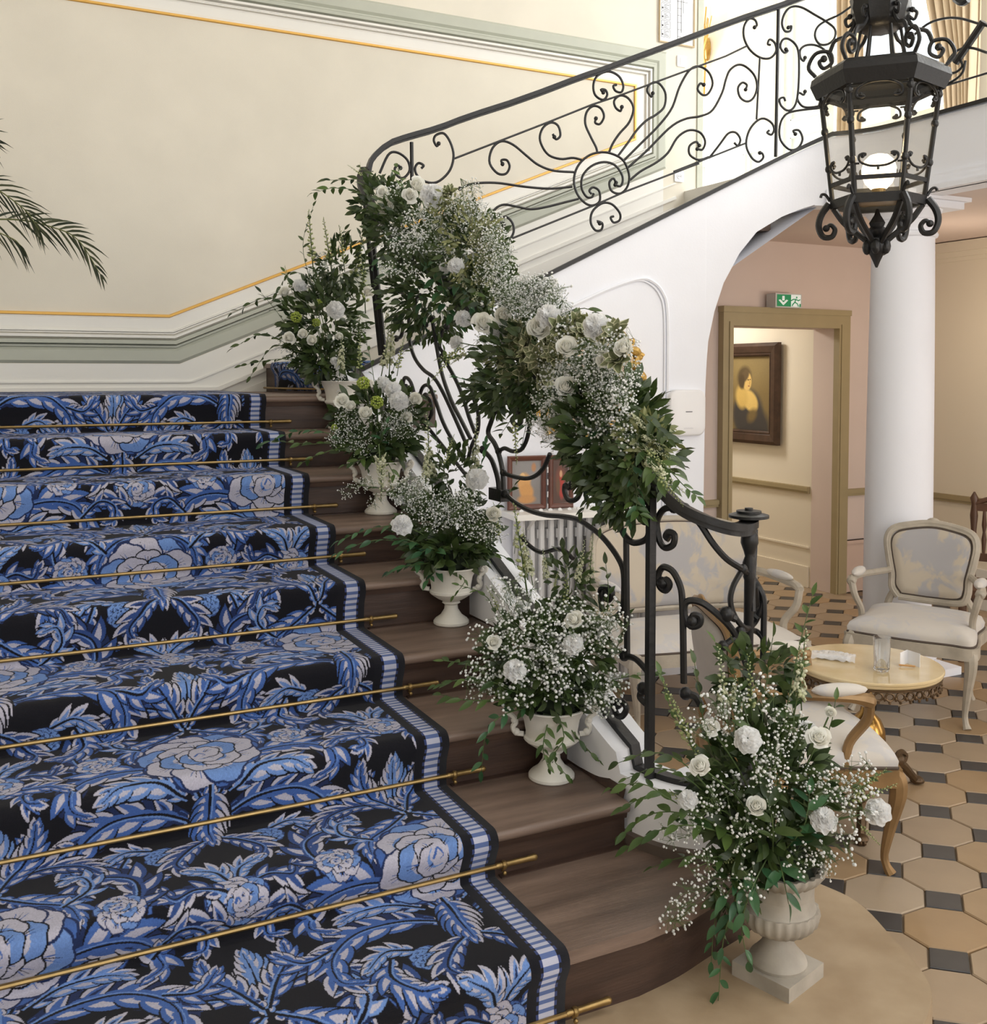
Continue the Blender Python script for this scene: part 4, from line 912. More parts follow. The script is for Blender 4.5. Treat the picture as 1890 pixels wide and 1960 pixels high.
# settee against the curved wall
def settee():
    a, c = on_plan(1085, 1100, FLIGHT2), on_plan(1395, 1100, FLIGHT2)
    mid = Vector(((a.x+c.x)/2-.12, (a.y+c.y)/2-.56, FL)); an = math.atan2(c.y-a.y, c.x-a.x)
    t = thing('settee', 'long damask settee with pale frame along the white curved wall', 'settee', mid, None, an)
    bl = lambda q, n_, m, par=t, **k: q.build(n_, m, par, local=True, **k)
    w, d, hs = .98, .58, .40
    out = [(-w/2, -d/2), (-w/4, -d/2-.02), (0, -d/2-.012), (w/4, -d/2-.02), (w/2, -d/2), (w*.48, d/2), (-w*.48, d/2)]
    S_ = [Vector((x, y, hs-.035)) for x, y in [(-w/2, -d/2), (-w/4, -d/2-.02), (0, -d/2-.012), (w/4, -d/2-.02), (w/2, -d/2), (w*.485, 0), (w*.48, d/2), (0, d/2), (-w*.48, d/2), (-w*.485, 0), (-w/2, -d/2)]]
    bl(MB().tube(S_, None, flat=(.035, .06), ref=(0, 0, 1)), 'seat_rail', M_GREYW, smooth=False)
    bl(MB().grid(lambda u, v: (-w/2+w*u, -d/2-.005+d*v, hs+.07*(1-abs(2*u-1)**6)*(1-abs(2*v-1)**4)), 24, 12), 'seat_cushion', M_SEAT, ang=1.3)
    bl(MB().tube([p+Vector((0, 0, .034)) for p in S_], .006, 5), 'gimp', M_TACK)
    for x in (-w/2+.03, 0, w/2-.03): bl(cabriole(x, -d/2+.015, hs-.01, (x > .1)-(x < -.1), -1, hs-.01), 'leg', M_GREYW)
    for x in (-w/2+.05, w/2-.05): bl(cabriole(x, d/2-.02, hs-.01, 0, .8, hs-.01, .024), 'leg', M_GREYW)
    zb, zt = hs+.08, .95
    def bp(u, v, off=0.): return Vector((u*w*.49, d/2-.02+.08*v+off-.10*abs(u)**6, zb+v*(zt-zb)))
    o2 = [(-.98, 0), (0, 0), (.98, 0), (1.0, .25), (1.0, .60), (.93, .84), (.72, .94), (.35, .985), (0, 1.), (-.35, .985), (-.72, .94), (-.93, .84), (-1., .6), (-1., .25), (-.98, 0)]
    C = spline([(a_, b_, 0) for a_, b_ in o2], 90)
    bl(MB().tube([bp(p.x, p.y) for p in C], .020, 8), 'back_frame', M_GREYW); bl(MB().tube([bp(p.x*.975, .5+(p.y-.5)*.95, -.012) for p in C], .006, 6), 'gimp', M_TACK)
    q = MB(); n = len(C)-1; lev = [(.97, .012), (.94, .026), (.8, .040), (.5, .046), (.1, .048)]
    for k, e in lev: q.v += [tuple(bp(p.x*k, .5+(p.y-.5)*(k-.02), -e)) for p in C[:-1]]
    for i in range(len(lev)-1):
        for j in range(n): q.f.append((i*n+j, i*n+(j+1) % n, (i+1)*n+(j+1) % n, (i+1)*n+j)); q.mi.append(0)
    q.f.append(tuple((len(lev)-1)*n+j for j in range(n))); q.mi.append(0); bl(q, 'back_pad', M_DAM, ang=1.2)
    for s_ in (-1, 1):
        P = [bp(s_, .40), Vector((s_*(w/2+.0), .08, hs+.27)), Vector((s_*(w/2+.015), -d*.25, hs+.255)), Vector((s_*(w/2+.01), -d*.36, hs+.235))]
        S2 = spline(P, 20); bl(MB().tube(S2, .022, 8), 'arm', M_GREYW)
        bl(MB().tube(spline([S2[-2], (s_*(w/2-.004), -d*.33, hs+.15), (s_*(w/2-.03), -d*.22, hs+.06), (s_*(w/2-.02), -d*.2, hs-.03)], 14), .020, 8), 'arm_support', M_GREYW)
        bl(MB().ell((s_*(w/2+.004), -.03, hs+.285), (.030, .12, .022), 12, 8), 'arm_pad', M_SEAT)
settee()
# low round table: onyx top, pierced bronze gallery, brass stem on claw feet
TC = atD(1661, 1268, 4.10); TZ = TC.z; TR_ = .288
tb = thing('coffee_table', 'low round table with honey marble top and pierced brass edge', 'table', (TC.x, TC.y, FL))
M_ONYX = mat('honey_marble', lin(216, 190, 142), .16, var=.10, scale=5, col2=lin(228, 208, 168), coat=.3)
M_BRNZ = mat('dark_bronze', lin(96, 76, 54), .4, .6, var=.3, scale=30)
hb_ = TZ-FL
bl = lambda q, n_, m, par=tb, **k: q.build(n_, m, par, local=True, **k)
bl(MB().lathe([(TR_*.9, hb_-.026), (TR_*.97, hb_-.026), (TR_*.985, hb_-.020), (TR_*.985, hb_-.014), (TR_, hb_-.010), (TR_, hb_-.004), (TR_*.985, hb_), (.01, hb_)], n=64), 'table_top', M_ONYX, ang=.6)
q = MB(); rr_ = TR_*.955
q.tube([(rr_*math.cos(a_), rr_*math.sin(a_), hb_-.032) for a_ in [2*math.pi*k/64 for k in range(64)]], .007, 6, closed=True)
for k in range(42):
    a_ = 2*math.pi*k/42; cx, cy = rr_*math.cos(a_), rr_*math.sin(a_); tx, ty = -math.sin(a_), math.cos(a_)
    q.tube([(cx+tx*.016*math.cos(b_), cy+ty*.016*math.cos(b_), hb_-.054+.015*math.sin(b_)) for b_ in [2*math.pi*j/10 for j in range(10)]], .0045, 5, closed=True)
    q.ell((cx+tx*.0225, cy+ty*.0225, hb_-.062), (.006, .006, .010), 6, 4); q.ell((cx, cy, hb_-.076), (.006, .006, .007), 6, 4)
bl(q, 'pierced_gallery', M_BRNZ)
bl(MB().lathe([(.05, hb_-.03), (.018, hb_-.05), (.018, hb_-.12), (.030, hb_-.14), (.020, hb_-.16), (.026, hb_-.20), (.055, hb_-.23), (.072, hb_-.27), (.075, hb_-.31), (.055, hb_-.36), (.03, hb_-.39), (.042, hb_-.41), (.03, hb_-.44), (.035, hb_-.46), (.05, hb_-.50), (.03, hb_-.53)], n=28), 'stem', mat('polished_brass', lin(168, 130, 70), .22, .95))
fo = onZ(1755, 1500, FL); fa = math.atan2(fo.y-TC.y, fo.x-TC.x); fd = math.hypot(fo.x-TC.x, fo.y-TC.y)
for k in range(3):
    a_ = fa+(0, 2.35, 3.7)[k]; cx, cy = math.cos(a_), math.sin(a_); L_ = min(fd, .40)
    P = [(cx*.02, cy*.02, .11), (cx*L_*.35, cy*L_*.35, .155), (cx*L_*.65, cy*L_*.65, .12), (cx*L_*.85, cy*L_*.85, .06), (cx*L_*.97, cy*L_*.97, .022)]
    q = MB().tube(spline(P, 20), [.024-.0004*i for i in range(20)], 8)
    q.ell((cx*L_*.62, cy*L_*.62, .135), (.03, .03, .028), 8, 6)
    q.tube(spline([(cx*L_*.55, cy*L_*.55, .14), (cx*L_*.66, cy*L_*.66, .165), (cx*L_*.76, cy*L_*.76, .145), (cx*L_*.72, cy*L_*.72, .12), (cx*L_*.66, cy*L_*.66, .13)], 16), .012, 6)
    q.ell((cx*L_, cy*L_, .018), (.030, .030, .018), 10, 6)
    for e in (-.5, 0, .5): q.ell((cx*L_+.026*math.cos(a_+e), cy*L_+.026*math.sin(a_+e), .010), (.010, .010, .010), 6, 5)
    bl(q, 'claw_foot', M_BRNZ)
# things on the table
M_CLEAR = bpy.data.materials.new('drinking_glass'); M_CLEAR.use_nodes = True
b_ = M_CLEAR.node_tree.nodes['Principled BSDF']; b_.inputs['Transmission Weight'].default_value = 1; b_.inputs['Roughness'].default_value = .02; b_.inputs['IOR'].default_value = 1.45; b_.inputs['Base Color'].default_value = (.97, .98, .98, 1)
g = onZ(1688, 1284, TZ); s_ = project(g)[2]/FOC
q = MB().lathe([(.004, .0015), (.026, .0015), (.030, .010), (.0335, .135), (.0315, .135), (.0285, .014), (.02, .010), (.002, .010)], n=28)
gl = q.build('tumbler', M_CLEAR, thing('drinking_glass', 'tall clear drinking glass on the honey marble table top', 'glass', (g.x, g.y, TZ+.0005)), local=True)
M_FILM = bpy.data.materials.new('cellophane'); M_FILM.use_nodes = True
b_ = M_FILM.node_tree.nodes['Principled BSDF']; b_.inputs['Base Color'].default_value = (.93, .92, .94, 1); b_.inputs['Alpha'].default_value = .55; b_.inputs['Roughness'].default_value = .15
M_PAPER = mat('white_paper', lin(240, 240, 242), .6)
g = onZ(1596, 1262, TZ)
t = thing('wrapped_packet', 'white packet in crumpled clear film, on the table beside the delphinium spike', 'packet', (g.x, g.y, TZ+.001), None, R(40))
rl = random.Random(4)
MB().grid(lambda u, v: (-.018+.036*u, -.065+.13*v, .010+.006*math.sin(u*3.1)), 4, 8).build('packet', M_PAPER, t, local=True).modifiers.new('thickness', 'SOLIDIFY').thickness = .008
MB().grid(lambda u, v: (-.042+.084*u+.006*rl.random(), -.085+.17*v, .002+.026*math.sin(u*3.14)**.6*(1-.3*abs(2*v-1))+.008*rl.random()), 12, 16).build('film_wrap', M_FILM, t, local=True, ang=.3)
g = onZ(1740, 1272, TZ)
t = thing('folded_card', 'small folded paper card standing on the marble table', 'card', (g.x, g.y, TZ), None, R(-30))
MB().add([(-.045, -.03, 0), (0, .02, 0), (0, .02, .055), (-.045, -.03, .055), (.03, -.04, 0), (.03, -.04, .055)], [(0, 1, 2, 3), (1, 4, 5, 2)]).build('card_leaf', M_PAPER, t, local=True, smooth=False).modifiers.new('thickness', 'SOLIDIFY').thickness = .0015
MB().tube([(-.05, -.035, .008), (.01, -.045, .006)], .0035, 5).build('wooden_stick', mat('light_wood', lin(196, 148, 92), .6), t, local=True)
# dark carved chair at the edge of the photo
def side_chair():
    c = atD(1925, 1120, 6.2); t = thing('side_chair', 'dark carved wooden chair partly seen at the photo edge beside the pale armchair', 'chair', (c.x, c.y, FL), None, R(-60))
    M_DW = mat('dark_carved_wood', lin(92, 64, 46), .4, var=.2, scale=12)
    bl = lambda q, n_, m: q.build(n_, m, t, local=True)
    bl(MB().box(-.24, .24, -.22, .22, .40, .45), 'seat', M_DW)
    for x in (-.21, .21):
        bl(MB().lathe([(.02, 0), (.022, .05), (.015, .08), (.024, .14), (.016, .2), (.024, .30), (.022, .40)], (x, -.19, 0), 10), 'leg', M_DW)
        bl(MB().lathe([(.02, 0), (.02, .45), (.016, .5), (.024, .55), (.015, .6), (.022, .66), (.016, .75), (.024, .85), (.016, .92), (.026, .96), (.005, 1.0)], (x, .20, 0), 10), 'back_post', M_DW)
    for z in (.56, .88): bl(MB().box(-.20, .20, .19, .215, z, z+.05), 'back_rail', M_DW)
    for k in range(6): bl(MB().lathe([(.009, .61), (.015, .70), (.008, .745), (.015, .79), (.009, .88)], (-.15+.06*k, .203, 0), 8), 'spindle', M_DW)
    bl(MB().tube(spline([(-.20, .2, .93), (-.1, .2, .97), (0, .2, 1.02), (.1, .2, .97), (.20, .2, .93)], 16), .016, 6), 'crest', M_DW)
side_chair()
# radiator, its shelf, and what stands on it
def wall_pt(px, py, proud=0.):
    p = on_plan(px, py, FLIGHT2); return p+Vector((-.11, -.994, 0))*proud
ra, rb_ = wall_pt(985, 1060, .065), wall_pt(1215, 1060, .065)
rt_ = thing('radiator', 'white column radiator under the shelf on the white wall', 'radiator', (ra.x, ra.y, FL))
zt_ = wall_pt(1000, 985, .10).z; n_ = 14
sec = MB()
for dy in (-.035, .035): sec.tube(spline([(0, dy, .06-FL*0), (0, dy, .3), (0, dy, zt_-FL-.03), (0, dy*.3, zt_-FL-.002)], 16), .017, 8)
sec.box(-.022, .022, -.03, .03, .08, .13).box(-.022, .022, -.03, .03, zt_-FL-.12, zt_-FL-.07)
sm = sec.mesh('column_section', mat('radiator_enamel', lin(226, 224, 222), .35))
for k in range(n_):
    f = k/(n_-1); inst('column_section', sm, rt_, ((rb_.x-ra.x)*f, (rb_.y-ra.y)*f, 0))
for k in (0, n_-1):
    f = k/(n_-1); MB().box((rb_.x-ra.x)*f-.02, (rb_.x-ra.x)*f+.02, (rb_.y-ra.y)*f-.04, (rb_.y-ra.y)*f+.04, 0, .08).build('foot', mat('radiator_enamel', (1, 1, 1)), rt_, local=True)
a_, c_ = wall_pt(958, 972, .0), wall_pt(1225, 972, .0); zs = wall_pt(1000, 975, .12).z
nn = Vector((-.11, -.994, 0)); sv = [a_, c_, c_+nn*.22, a_+nn*.22]
q = MB().prism([(p.x, p.y) for p in sv], zs-.03, zs, bev=.004); sh = q.build('radiator_shelf', M_TRIMW); tag(sh, 'white shelf above the radiator', 'shelf')
for f in (.15, .85):
    p = a_.lerp(c_, f); b_ = MB(); b_.tube([(p.x, p.y, zs-.16), (p.x, p.y, zs-.031)], None, flat=(.03, .012), ref=(0, 1, 0)); b_.tube([(p.x, p.y, zs-.15), (p.x+nn.x*.18, p.y+nn.y*.18, zs-.033)], .008, 6); b_.build('bracket', M_TRIMW, sh, smooth=False)
# painted panels: an image brushed in numpy for each picture
def brush(name, w_, h_, bg, strokes, seed=0):
    rg = np.random.RandomState(seed); Y, X = np.mgrid[0:h_, 0:w_]; X = X/w_; Y = 1-Y/h_
    im = np.zeros((h_, w_, 3)); im[:] = lin(*bg)
    for cx, cy, rx, ry, an, col, soft in strokes:
        dx, dy = X-cx, (Y-cy); ca, sa = math.cos(R(an)), math.sin(R(an)); u, v = dx*ca+dy*sa, -dx*sa+dy*ca
        d = np.sqrt((u/rx)**2+(v/ry)**2); k = np.clip((1-d)/soft+.5, 0, 1)[..., None]; im = im*(1-k)+np.array(lin(*col))*k
    im *= rg.uniform(.93, 1.05, (h_, w_, 1))
    bi = bpy.data.images.new(name, w_, h_, float_buffer=True); px = np.ones((h_, w_, 4), np.float32); px[..., :3] = im[::-1]; bi.pixels.foreach_set(px.ravel()); bi.update(); bi.pack()
    m = bpy.data.materials.new(name); m.use_nodes = True; t_ = m.node_tree.nodes.new('ShaderNodeTexImage'); t_.image = bi
    m.node_tree.links.new(t_.outputs[0], m.node_tree.nodes['Principled BSDF'].inputs[0]); m.node_tree.nodes['Principled BSDF'].inputs['Roughness'].default_value = .45
    return m
def quad_uv(name, P, m, parent):
    o = wloc(parent); me = bpy.data.meshes.new(name); me.from_pydata([tuple(Vector(p)-o) for p in P], [], [(0, 1, 2, 3)]); me.materials.append(m)
    ul = me.uv_layers.new(name='UVMap'); ul.data.foreach_set('uv', [0, 0, 1, 0, 1, 1, 0, 1]); return inst(name, me, parent)
def rect_frame(P, w_, th, m, parent, name, out):
    """mitred frame around a quad P (bl, br, tr, tl); out = outward normal"""
    P = [Vector(p) for p in P]; c = sum(P, Vector())/4; ex = (P[1]-P[0]).normalized(); ey = (P[3]-P[0]).normalized()
    sg = [(-1, -1), (1, -1), (1, 1), (-1, 1)]; q = MB(); out = Vector(out)
    rings = [(w_, 0), (w_, th*.6), (w_*.75, th), (w_*.3, th*.8), (0, th*.35)]
    for o_, h_ in rings: q.v += [tuple(P[i]+ex*sg[i][0]*o_+ey*sg[i][1]*o_+out*h_) for i in range(4)]
    for r_ in range(len(rings)-1):
        for i in range(4): q.f.append((r_*4+i, r_*4+(i+1) % 4, r_*4+4+(i+1) % 4, r_*4+4+i)); q.mi.append(0)
    return q.build(name, m, parent, smooth=False)
M_FRAMED = mat('dark_picture_frame', lin(74, 54, 42), .4, .1, var=.25, scale=16)
X_ = DX1-.002; T1 = onX(1478, 672, X_); T2 = onX(1413, 672, X_)
y1, y0 = 4.60, 5.14; z0, z1 = 1.06, 1.70
pt = thing('portrait_painting', 'dark framed portrait painting hanging in the corridor beyond the door', 'painting', (X_-.03, y1, z0))
P = [(X_-.02, y0, z0), (X_-.02, y1, z0), (X_-.02, y1, z1), (X_-.02, y0, z1)]
quad_uv('canvas', P, brush('portrait_oils', 160, 220, (132, 112, 70), [(.5, .9, .5, .3, 0, (146, 126, 82), .9), (.45, .22, .36, .34, 12, (74, 70, 66), .25), (.55, .12, .45, .25, -20, (66, 62, 60), .4), (.50, .40, .20, .13, -28, (226, 192, 112), .3), (.30, .45, .14, .16, 20, (212, 178, 100), .5), (.36, .72, .17, .15, 10, (94, 78, 52), .4), (.43, .66, .10, .125, -6, (222, 186, 112), .22), (.37, .735, .12, .07, 35, (102, 84, 58), .4), (.30, .66, .07, .10, 0, (84, 68, 46), .5), (.455, .685, .018, .010, 0, (80, 62, 40), .8), (.50, .69, .014, .009, 0, (80, 62, 40), .8), (.49, .645, .012, .03, -10, (196, 156, 90), .8), (.47, .60, .022, .008, 0, (160, 92, 70), .8), (.55, .2, .12, .08, 30, (120, 100, 62), .8)], 2), pt)
rect_frame(P, .115, .05, M_FRAMED, pt, 'frame', (-1, 0, 0)); rect_frame([(X_-.045, y0+.004, z0-.004), (X_-.045, y1-.004, z0-.004), (X_-.045, y1-.004, z1+.004), (X_-.045, y0+.004, z1+.004)], .02, .012, M_FRAMED, pt, 'slip', (-1, 0, 0))
# triptych on the shelf
M_MAHO = mat('mahogany', lin(96, 54, 40), .35, var=.2, scale=12)
ta, tb_, tc_ = [wall_pt(px, 965, .05) for px in (962, 1040, 1092)]
zt0, zt1 = zs, zs+(968-862)/FOC*project(ta)[2]
tp = thing('painted_triptych', 'two leaf painted panel in red brown frames standing on the radiator shelf', 'painting', (ta.x, ta.y, zs))
M1 = brush('panel_oils_a', 80, 110, (128, 122, 118), [(.5, .8, .5, .4, 0, (142, 138, 136), .9), (.42, .5, .22, .22, 10, (214, 160, 96), .4), (.5, .3, .24, .18, -12, (206, 150, 86), .4), (.36, .66, .08, .07, 0, (226, 186, 130), .4), (.62, .6, .07, .06, 0, (222, 180, 126), .4), (.5, .12, .3, .10, 0, (196, 142, 84), .5), (.75, .85, .08, .1, 0, (180, 130, 90), .6)], 4)
M2 = brush('panel_oils_b', 80, 110, (84, 58, 48), [(.5, .55, .3, .3, 0, (120, 66, 50), .6), (.55, .38, .18, .28, 8, (168, 52, 40), .4), (.52, .68, .09, .08, 0, (206, 158, 118), .4), (.35, .4, .12, .2, 0, (104, 74, 52), .6)], 5)
for (a_, c_, mm) in ((ta, tb_, M1), (tb_, tc_, M2)):
    e = (c_-a_).normalized()*.008; k_ = .028; ee = (c_-a_).normalized()*k_
    P = [(a_.x+e.x+ee.x, a_.y+e.y+ee.y, zt0+k_+.006), (c_.x-e.x-ee.x, c_.y-e.y-ee.y, zt0+k_+.006), (c_.x-e.x-ee.x, c_.y-e.y-ee.y, zt1-k_), (a_.x+e.x+ee.x, a_.y+e.y+ee.y, zt1-k_)]
    pn = quad_uv('painted_leaf', P, mm, tp); rect_frame(P, k_, .014, M_MAHO, tp, 'leaf_frame', nn)
for z in np.linspace(zt0+.02, zt1-.01, 5): MB().tube([(tb_.x+nn.x*.012, tb_.y+nn.y*.012, z-.018), (tb_.x+nn.x*.012, tb_.y+nn.y*.012, z+.014)], .004, 6).build('hinge', mat('silver_hinge', lin(190, 190, 190), .3, .9), tp)
# gilt rococo mirror
def mirror():
    c = wall_pt(1128, 735, .02); t = thing('gilt_mirror', 'carved gilt rococo mirror on the white wall, half hidden by garland flowers', 'mirror', c)
    ex = Vector((.994, -.11, 0)); up_ = Vector((0, 0, 1)); W_, H_ = .33, .30
    o2 = [(.0, 1.16), (.28, 1.08), (.38, .92), (.62, .98), (.70, .74), (.92, .62), (.90, .36), (1.02, .12), (.94, -.14), (1.0, -.42), (.82, -.62), (.72, -.86), (.40, -.92), (.0, -1.06)]
    o2 += [(-x, y) for x, y in o2[-2:0:-1]]
    C = spline([(x, y, 0) for x, y in o2]+[(*o2[0], 0)], 140)
    to = lambda x, y, o=0.: ex*(x*W_)+up_*(y*H_)+nn*o
    q = MB().tube([to(p.x*.93, p.y*.93, .015) for p in C], [.020+.010*math.sin(i*.55)**2 for i in range(140)], 8).tube([to(p.x*.80, p.y*.80, .02) for p in C], .012, 6); q.build('carved_frame', M_GILD, t, local=True)
    for k in range(0, 140, 10):
        p = C[k]; d = Vector((p.x, p.y, 0)).normalized(); tt = Vector((-d.y, d.x, 0)); sgn = 1 if (k//10) % 2 else -1; S_ = []
        for i in range(15):
            a = i*.42; r_ = .085*(1-i/18); u = Vector((p.x, p.y, 0))*1.0+d*(r_*math.cos(a)*.9)+tt*sgn*(r_*math.sin(a)+.03); S_.append(to(u.x, u.y, .022))
        MB().tube(S_, [.013-.0005*i for i in range(15)], 6).ell(S_[-1], .013, 8, 6).build('scroll_carving', M_GILD, t, local=True)
    q = MB(); q.v = [tuple(to(p.x*.8, p.y*.8, .012+.035*p.y)) for p in C[:-1]]; q.f = [tuple(range(139))]; q.mi = [0]; q.build('glass', mat('mirror_glass', (.9, .9, .9), .03, 1.), t, local=True, smooth=False)
mirror()
# white access point, sockets, evacuation plan, exit sign, sconce
c = wall_pt(1311, 790, .0); ex = Vector((.994, -.11, 0)); D_ = project(c)[2]; hw = 36.5/FOC*D_*1.08; hh = 44/FOC*D_
t = thing('wireless_access_point', 'white rounded square access point box on the wall left of the arch', 'access point', c)
q = MB(); rr_ = rrect(2*hw, 2*hh, hw*.42, 8)
lev = [(1, 0), (1, .028), (.97, .036), (.9, .040), (.5, .042)]
for k, o_ in lev: q.v += [tuple(ex*(x*k)+Vector((0, 0, y*k))+nn*o_) for x, y in rr_]
m_ = len(rr_)
for i in range(len(lev)-1):
    for j in range(m_): q.f.append((i*m_+j, i*m_+(j+1) % m_, (i+1)*m_+(j+1) % m_, (i+1)*m_+j)); q.mi.append(0)
q.f.append(tuple((len(lev)-1)*m_+j for j in range(m_))); q.mi.append(0)
q.build('cover', mat('white_plastic', lin(242, 240, 240), .35), t, local=True)
P = [ex*x+Vector((0, 0, z))+nn*.0425 for x, z in ((-.018, .004), (.026, .004), (.026, .010), (-.018, .010))]
MB().add(P, [(0, 1, 2, 3)]).build('status_bar', mat('grey_print', lin(120, 120, 124), .5), t, local=True, smooth=False)
q = MB()
for i in range(7): x = -.028+.009*i; q.add([ex*(x+a_)+Vector((0, 0, -.092+b_))+nn*.0418 for a_, b_ in ((0, 0), (.006, 0), (.006, .008 if i % 2 else .006), (0, .008))], [(0, 1, 2, 3)])
q.build('faint_lettering', mat('faint_print', lin(222, 220, 222), .5), t, local=True, smooth=False)
def wallplate(px, py, label, two=True, nm='wall_socket', cat='socket'):
    p = onY(px, py, YB); t = thing(nm, label, cat, (p.x, YB, p.z)); s_ = .040
    MB().prism([(x, z) for x, z in rrect(2*s_, 2*s_, .008, 3)], -.012, 0, axis='y').build('plate', mat('white_plastic', (1, 1, 1)), t, local=True, smooth=False)
    if two:
        q = MB().lathe([(.021, -.0005), (.021, .004), (.017, .004), (.016, .001)], n=20)
        q.v = [(v[0], -.012-v[2], v[1]) for v in q.v]; q.build('socket_ring', mat('white_plastic', (1, 1, 1)), t, local=True)
        MB().ell((-.007, -.0145, 0), .003, 6, 4).ell((.007, -.0145, 0), .003, 6, 4).build('pin_hole', mat('dark_hole', (.02, .02, .02)), t, local=True)
    else: MB().box(-.018, .018, -.016, -.012, -.026, .026).build('rocker', mat('white_plastic', (1, 1, 1)), t, local=True, smooth=False)
wallplate(1299, 338, 'white wall socket low on the wall behind the upper railing')
wallplate(1304, 118, 'white light switch under the framed evacuation plan', False, 'light_switch', 'switch')
p0, p1_ = onY(1262, 78, YB), onY(1325, 0, YB)
x0, x1 = p0.x, onY(1325, 60, YB).x; z0 = p0.z; z1 = z0+.46
t = thing('evacuation_plan', 'framed evacuation plan on the wall above the light switch', 'notice', (x0, YB-.012, z0))
P = [(x0, YB-.010, z0), (x1, YB-.010, z0), (x1, YB-.010, z1), (x0, YB-.010, z1)]
MB().add(P, [(0, 1, 2, 3)]).build('paper', M_PAPER, t, smooth=False); rect_frame(P, .012, .014, mat('pale_wood_frame', lin(206, 184, 150), .5), t, 'frame', (0, -1, 0))
q = MB(); wd = x1-x0
def ln(xa, za, xb, zb, w_=.0018):
    q.tube([(xa, YB-.0115, za), (xb, YB-.0115, zb)], None, flat=(.001, w_*2) if abs(xb-xa) > abs(zb-za) else (w_*2, .001), ref=(0, 0, 1) if abs(xb-xa) > abs(zb-za) else (0, 1, 0))
for k in range(7):
    zz = z0+.03+k*.062
    for a_, c_ in (((x0+.012, zz), (x0+.088, zz)), ((x0+.012, zz+.052), (x0+.088, zz+.052)), ((x0+.012, zz), (x0+.012, zz+.052)), ((x0+.088, zz), (x0+.088, zz+.052))): ln(*a_, *c_, .0008)
    for j in range(4): ln(x0+.034, zz+.010+j*.010, x0+.034+.045*(1-.25*((j+k) % 3)), zz+.010+j*.010, .0012)
    q.box(x0+.017, x0+.028, YB-.012, YB-.011, zz+.012, zz+.024)
xm = x0+.60*wd
for a_, c_ in (((xm-.02, z0+.03), (xm-.02, z1)), ((xm+.012, z0+.08), (xm+.012, z1))): ln(*a_, *c_, .0016)
for k in range(8): ln(xm-.02, z0+.05+k*.05, xm+.012, z0+.05+k*.05, .001)
ln(xm-.03, z0+.30, xm+.07, z0+.30, .001); ln(xm+.03, z0+.22, xm+.03, z1, .001)
q.build('printed_lines', mat('black_print', lin(50, 50, 54), .6), t, smooth=False)
# exit sign: white box, green field with arrow, running man in a doorway
ea, eb = onY(1485, 588, 3.80), onY(1535, 563, 3.80); ez0, ez1 = onY(1510, 589, 3.80).z, onY(1510, 562, 3.80).z
t = thing('exit_sign', 'green and white emergency exit sign with arrow and running figure over the doorway', 'exit sign', (ea.x, 3.8, ez0))
M_SIGNW = mat('sign_white', lin(232, 240, 238), .4); M_SIGNW.node_tree.nodes['Principled BSDF'].inputs['Emission Color'].default_value = (.9, 1, .96, 1); M_SIGNW.node_tree.nodes['Principled BSDF'].inputs['Emission Strength'].default_value = .7
M_SIGNG = mat('sign_green', lin(22, 134, 84), .4); M_SIGNG.node_tree.nodes['Principled BSDF'].inputs['Emission Color'].default_value = (.01, .24, .09, 1); M_SIGNG.node_tree.nodes['Principled BSDF'].inputs['Emission Strength'].default_value = .7
sw, sh_ = eb.x-ea.x, ez1-ez0
MB().box(0, sw, 0, .10, 0, sh_).build('casing', mat('sign_casing', lin(206, 206, 204), .5), t, local=True, smooth=False)
bx = lambda u, v: (u*sw, -.002, v*sh_)
MB().add([bx(.05, .08), bx(.95, .08), bx(.95, .92), bx(.05, .92)], [(0, 1, 2, 3)]).build('green_field', M_SIGNG, t, local=True, smooth=False)
ar = lambda L, o_=-.004: [(u*sw, o_, v*sh_) for u, v in L]
q = MB().add(ar([(.24, .82), (.33, .82), (.33, .50), (.24, .50)]), [(0, 1, 2, 3)]).add(ar([(.10, .52), (.285, .16), (.47, .52), (.40, .56), (.285, .36), (.17, .56)]), [(0, 1, 4, 5), (1, 2, 3, 4)]); q.build('arrow', M_SIGNW, t, local=True, smooth=False)
MB().add(ar([(.58, .08), (.95, .08), (.95, .92), (.58, .92)]), [(0, 1, 2, 3)]).build('doorway_panel', M_SIGNW, t, local=True, smooth=False)
q = MB(); th_ = .028
for L in ([(.76, .62), (.72, .40)], [(.72, .40), (.82, .30), (.86, .12)], [(.72, .40), (.64, .24), (.62, .12)], [(.76, .60), (.86, .52), (.92, .60)], [(.76, .60), (.66, .60), (.58, .50)]):
    q.tube([(u*sw, -.006, v*sh_) for u, v in L], .0045, 5)
q.ell((.79*sw, -.006, .74*sh_), (.007, .003, .009), 10, 6); q.box(.90*sw, .95*sw, -.007, -.005, .08*sh_, .3*sh_); q.build('running_figure', M_SIGNG, t, local=True, smooth=False)
s0 = onX(1356, 95, XR); t = thing('wall_sconce', 'gilded branching wall sconce in the upper gallery', 'sconce', (XR-.01, s0.y, s0.z))
MB().ell((0, 0, 0), (.02, .05, .12), 10, 6).build('back_plate', M_GILD, t, local=True)
rl = random.Random(11)
for k in range(9):
    a_ = -1.3+k*.32; P = [(-.02, 0, -.18), (-.08, .05*math.sin(a_), -.05), (-.10, .14*math.sin(a_), .10), (-.09, .18*math.sin(a_)+.03*rl.uniform(-1, 1), .20+.12*rl.random())]
    MB().tube(spline(P, 10), [.012-.0008*i for i in range(10)], 6).build('gilt_branch', M_GILD, t, local=True)
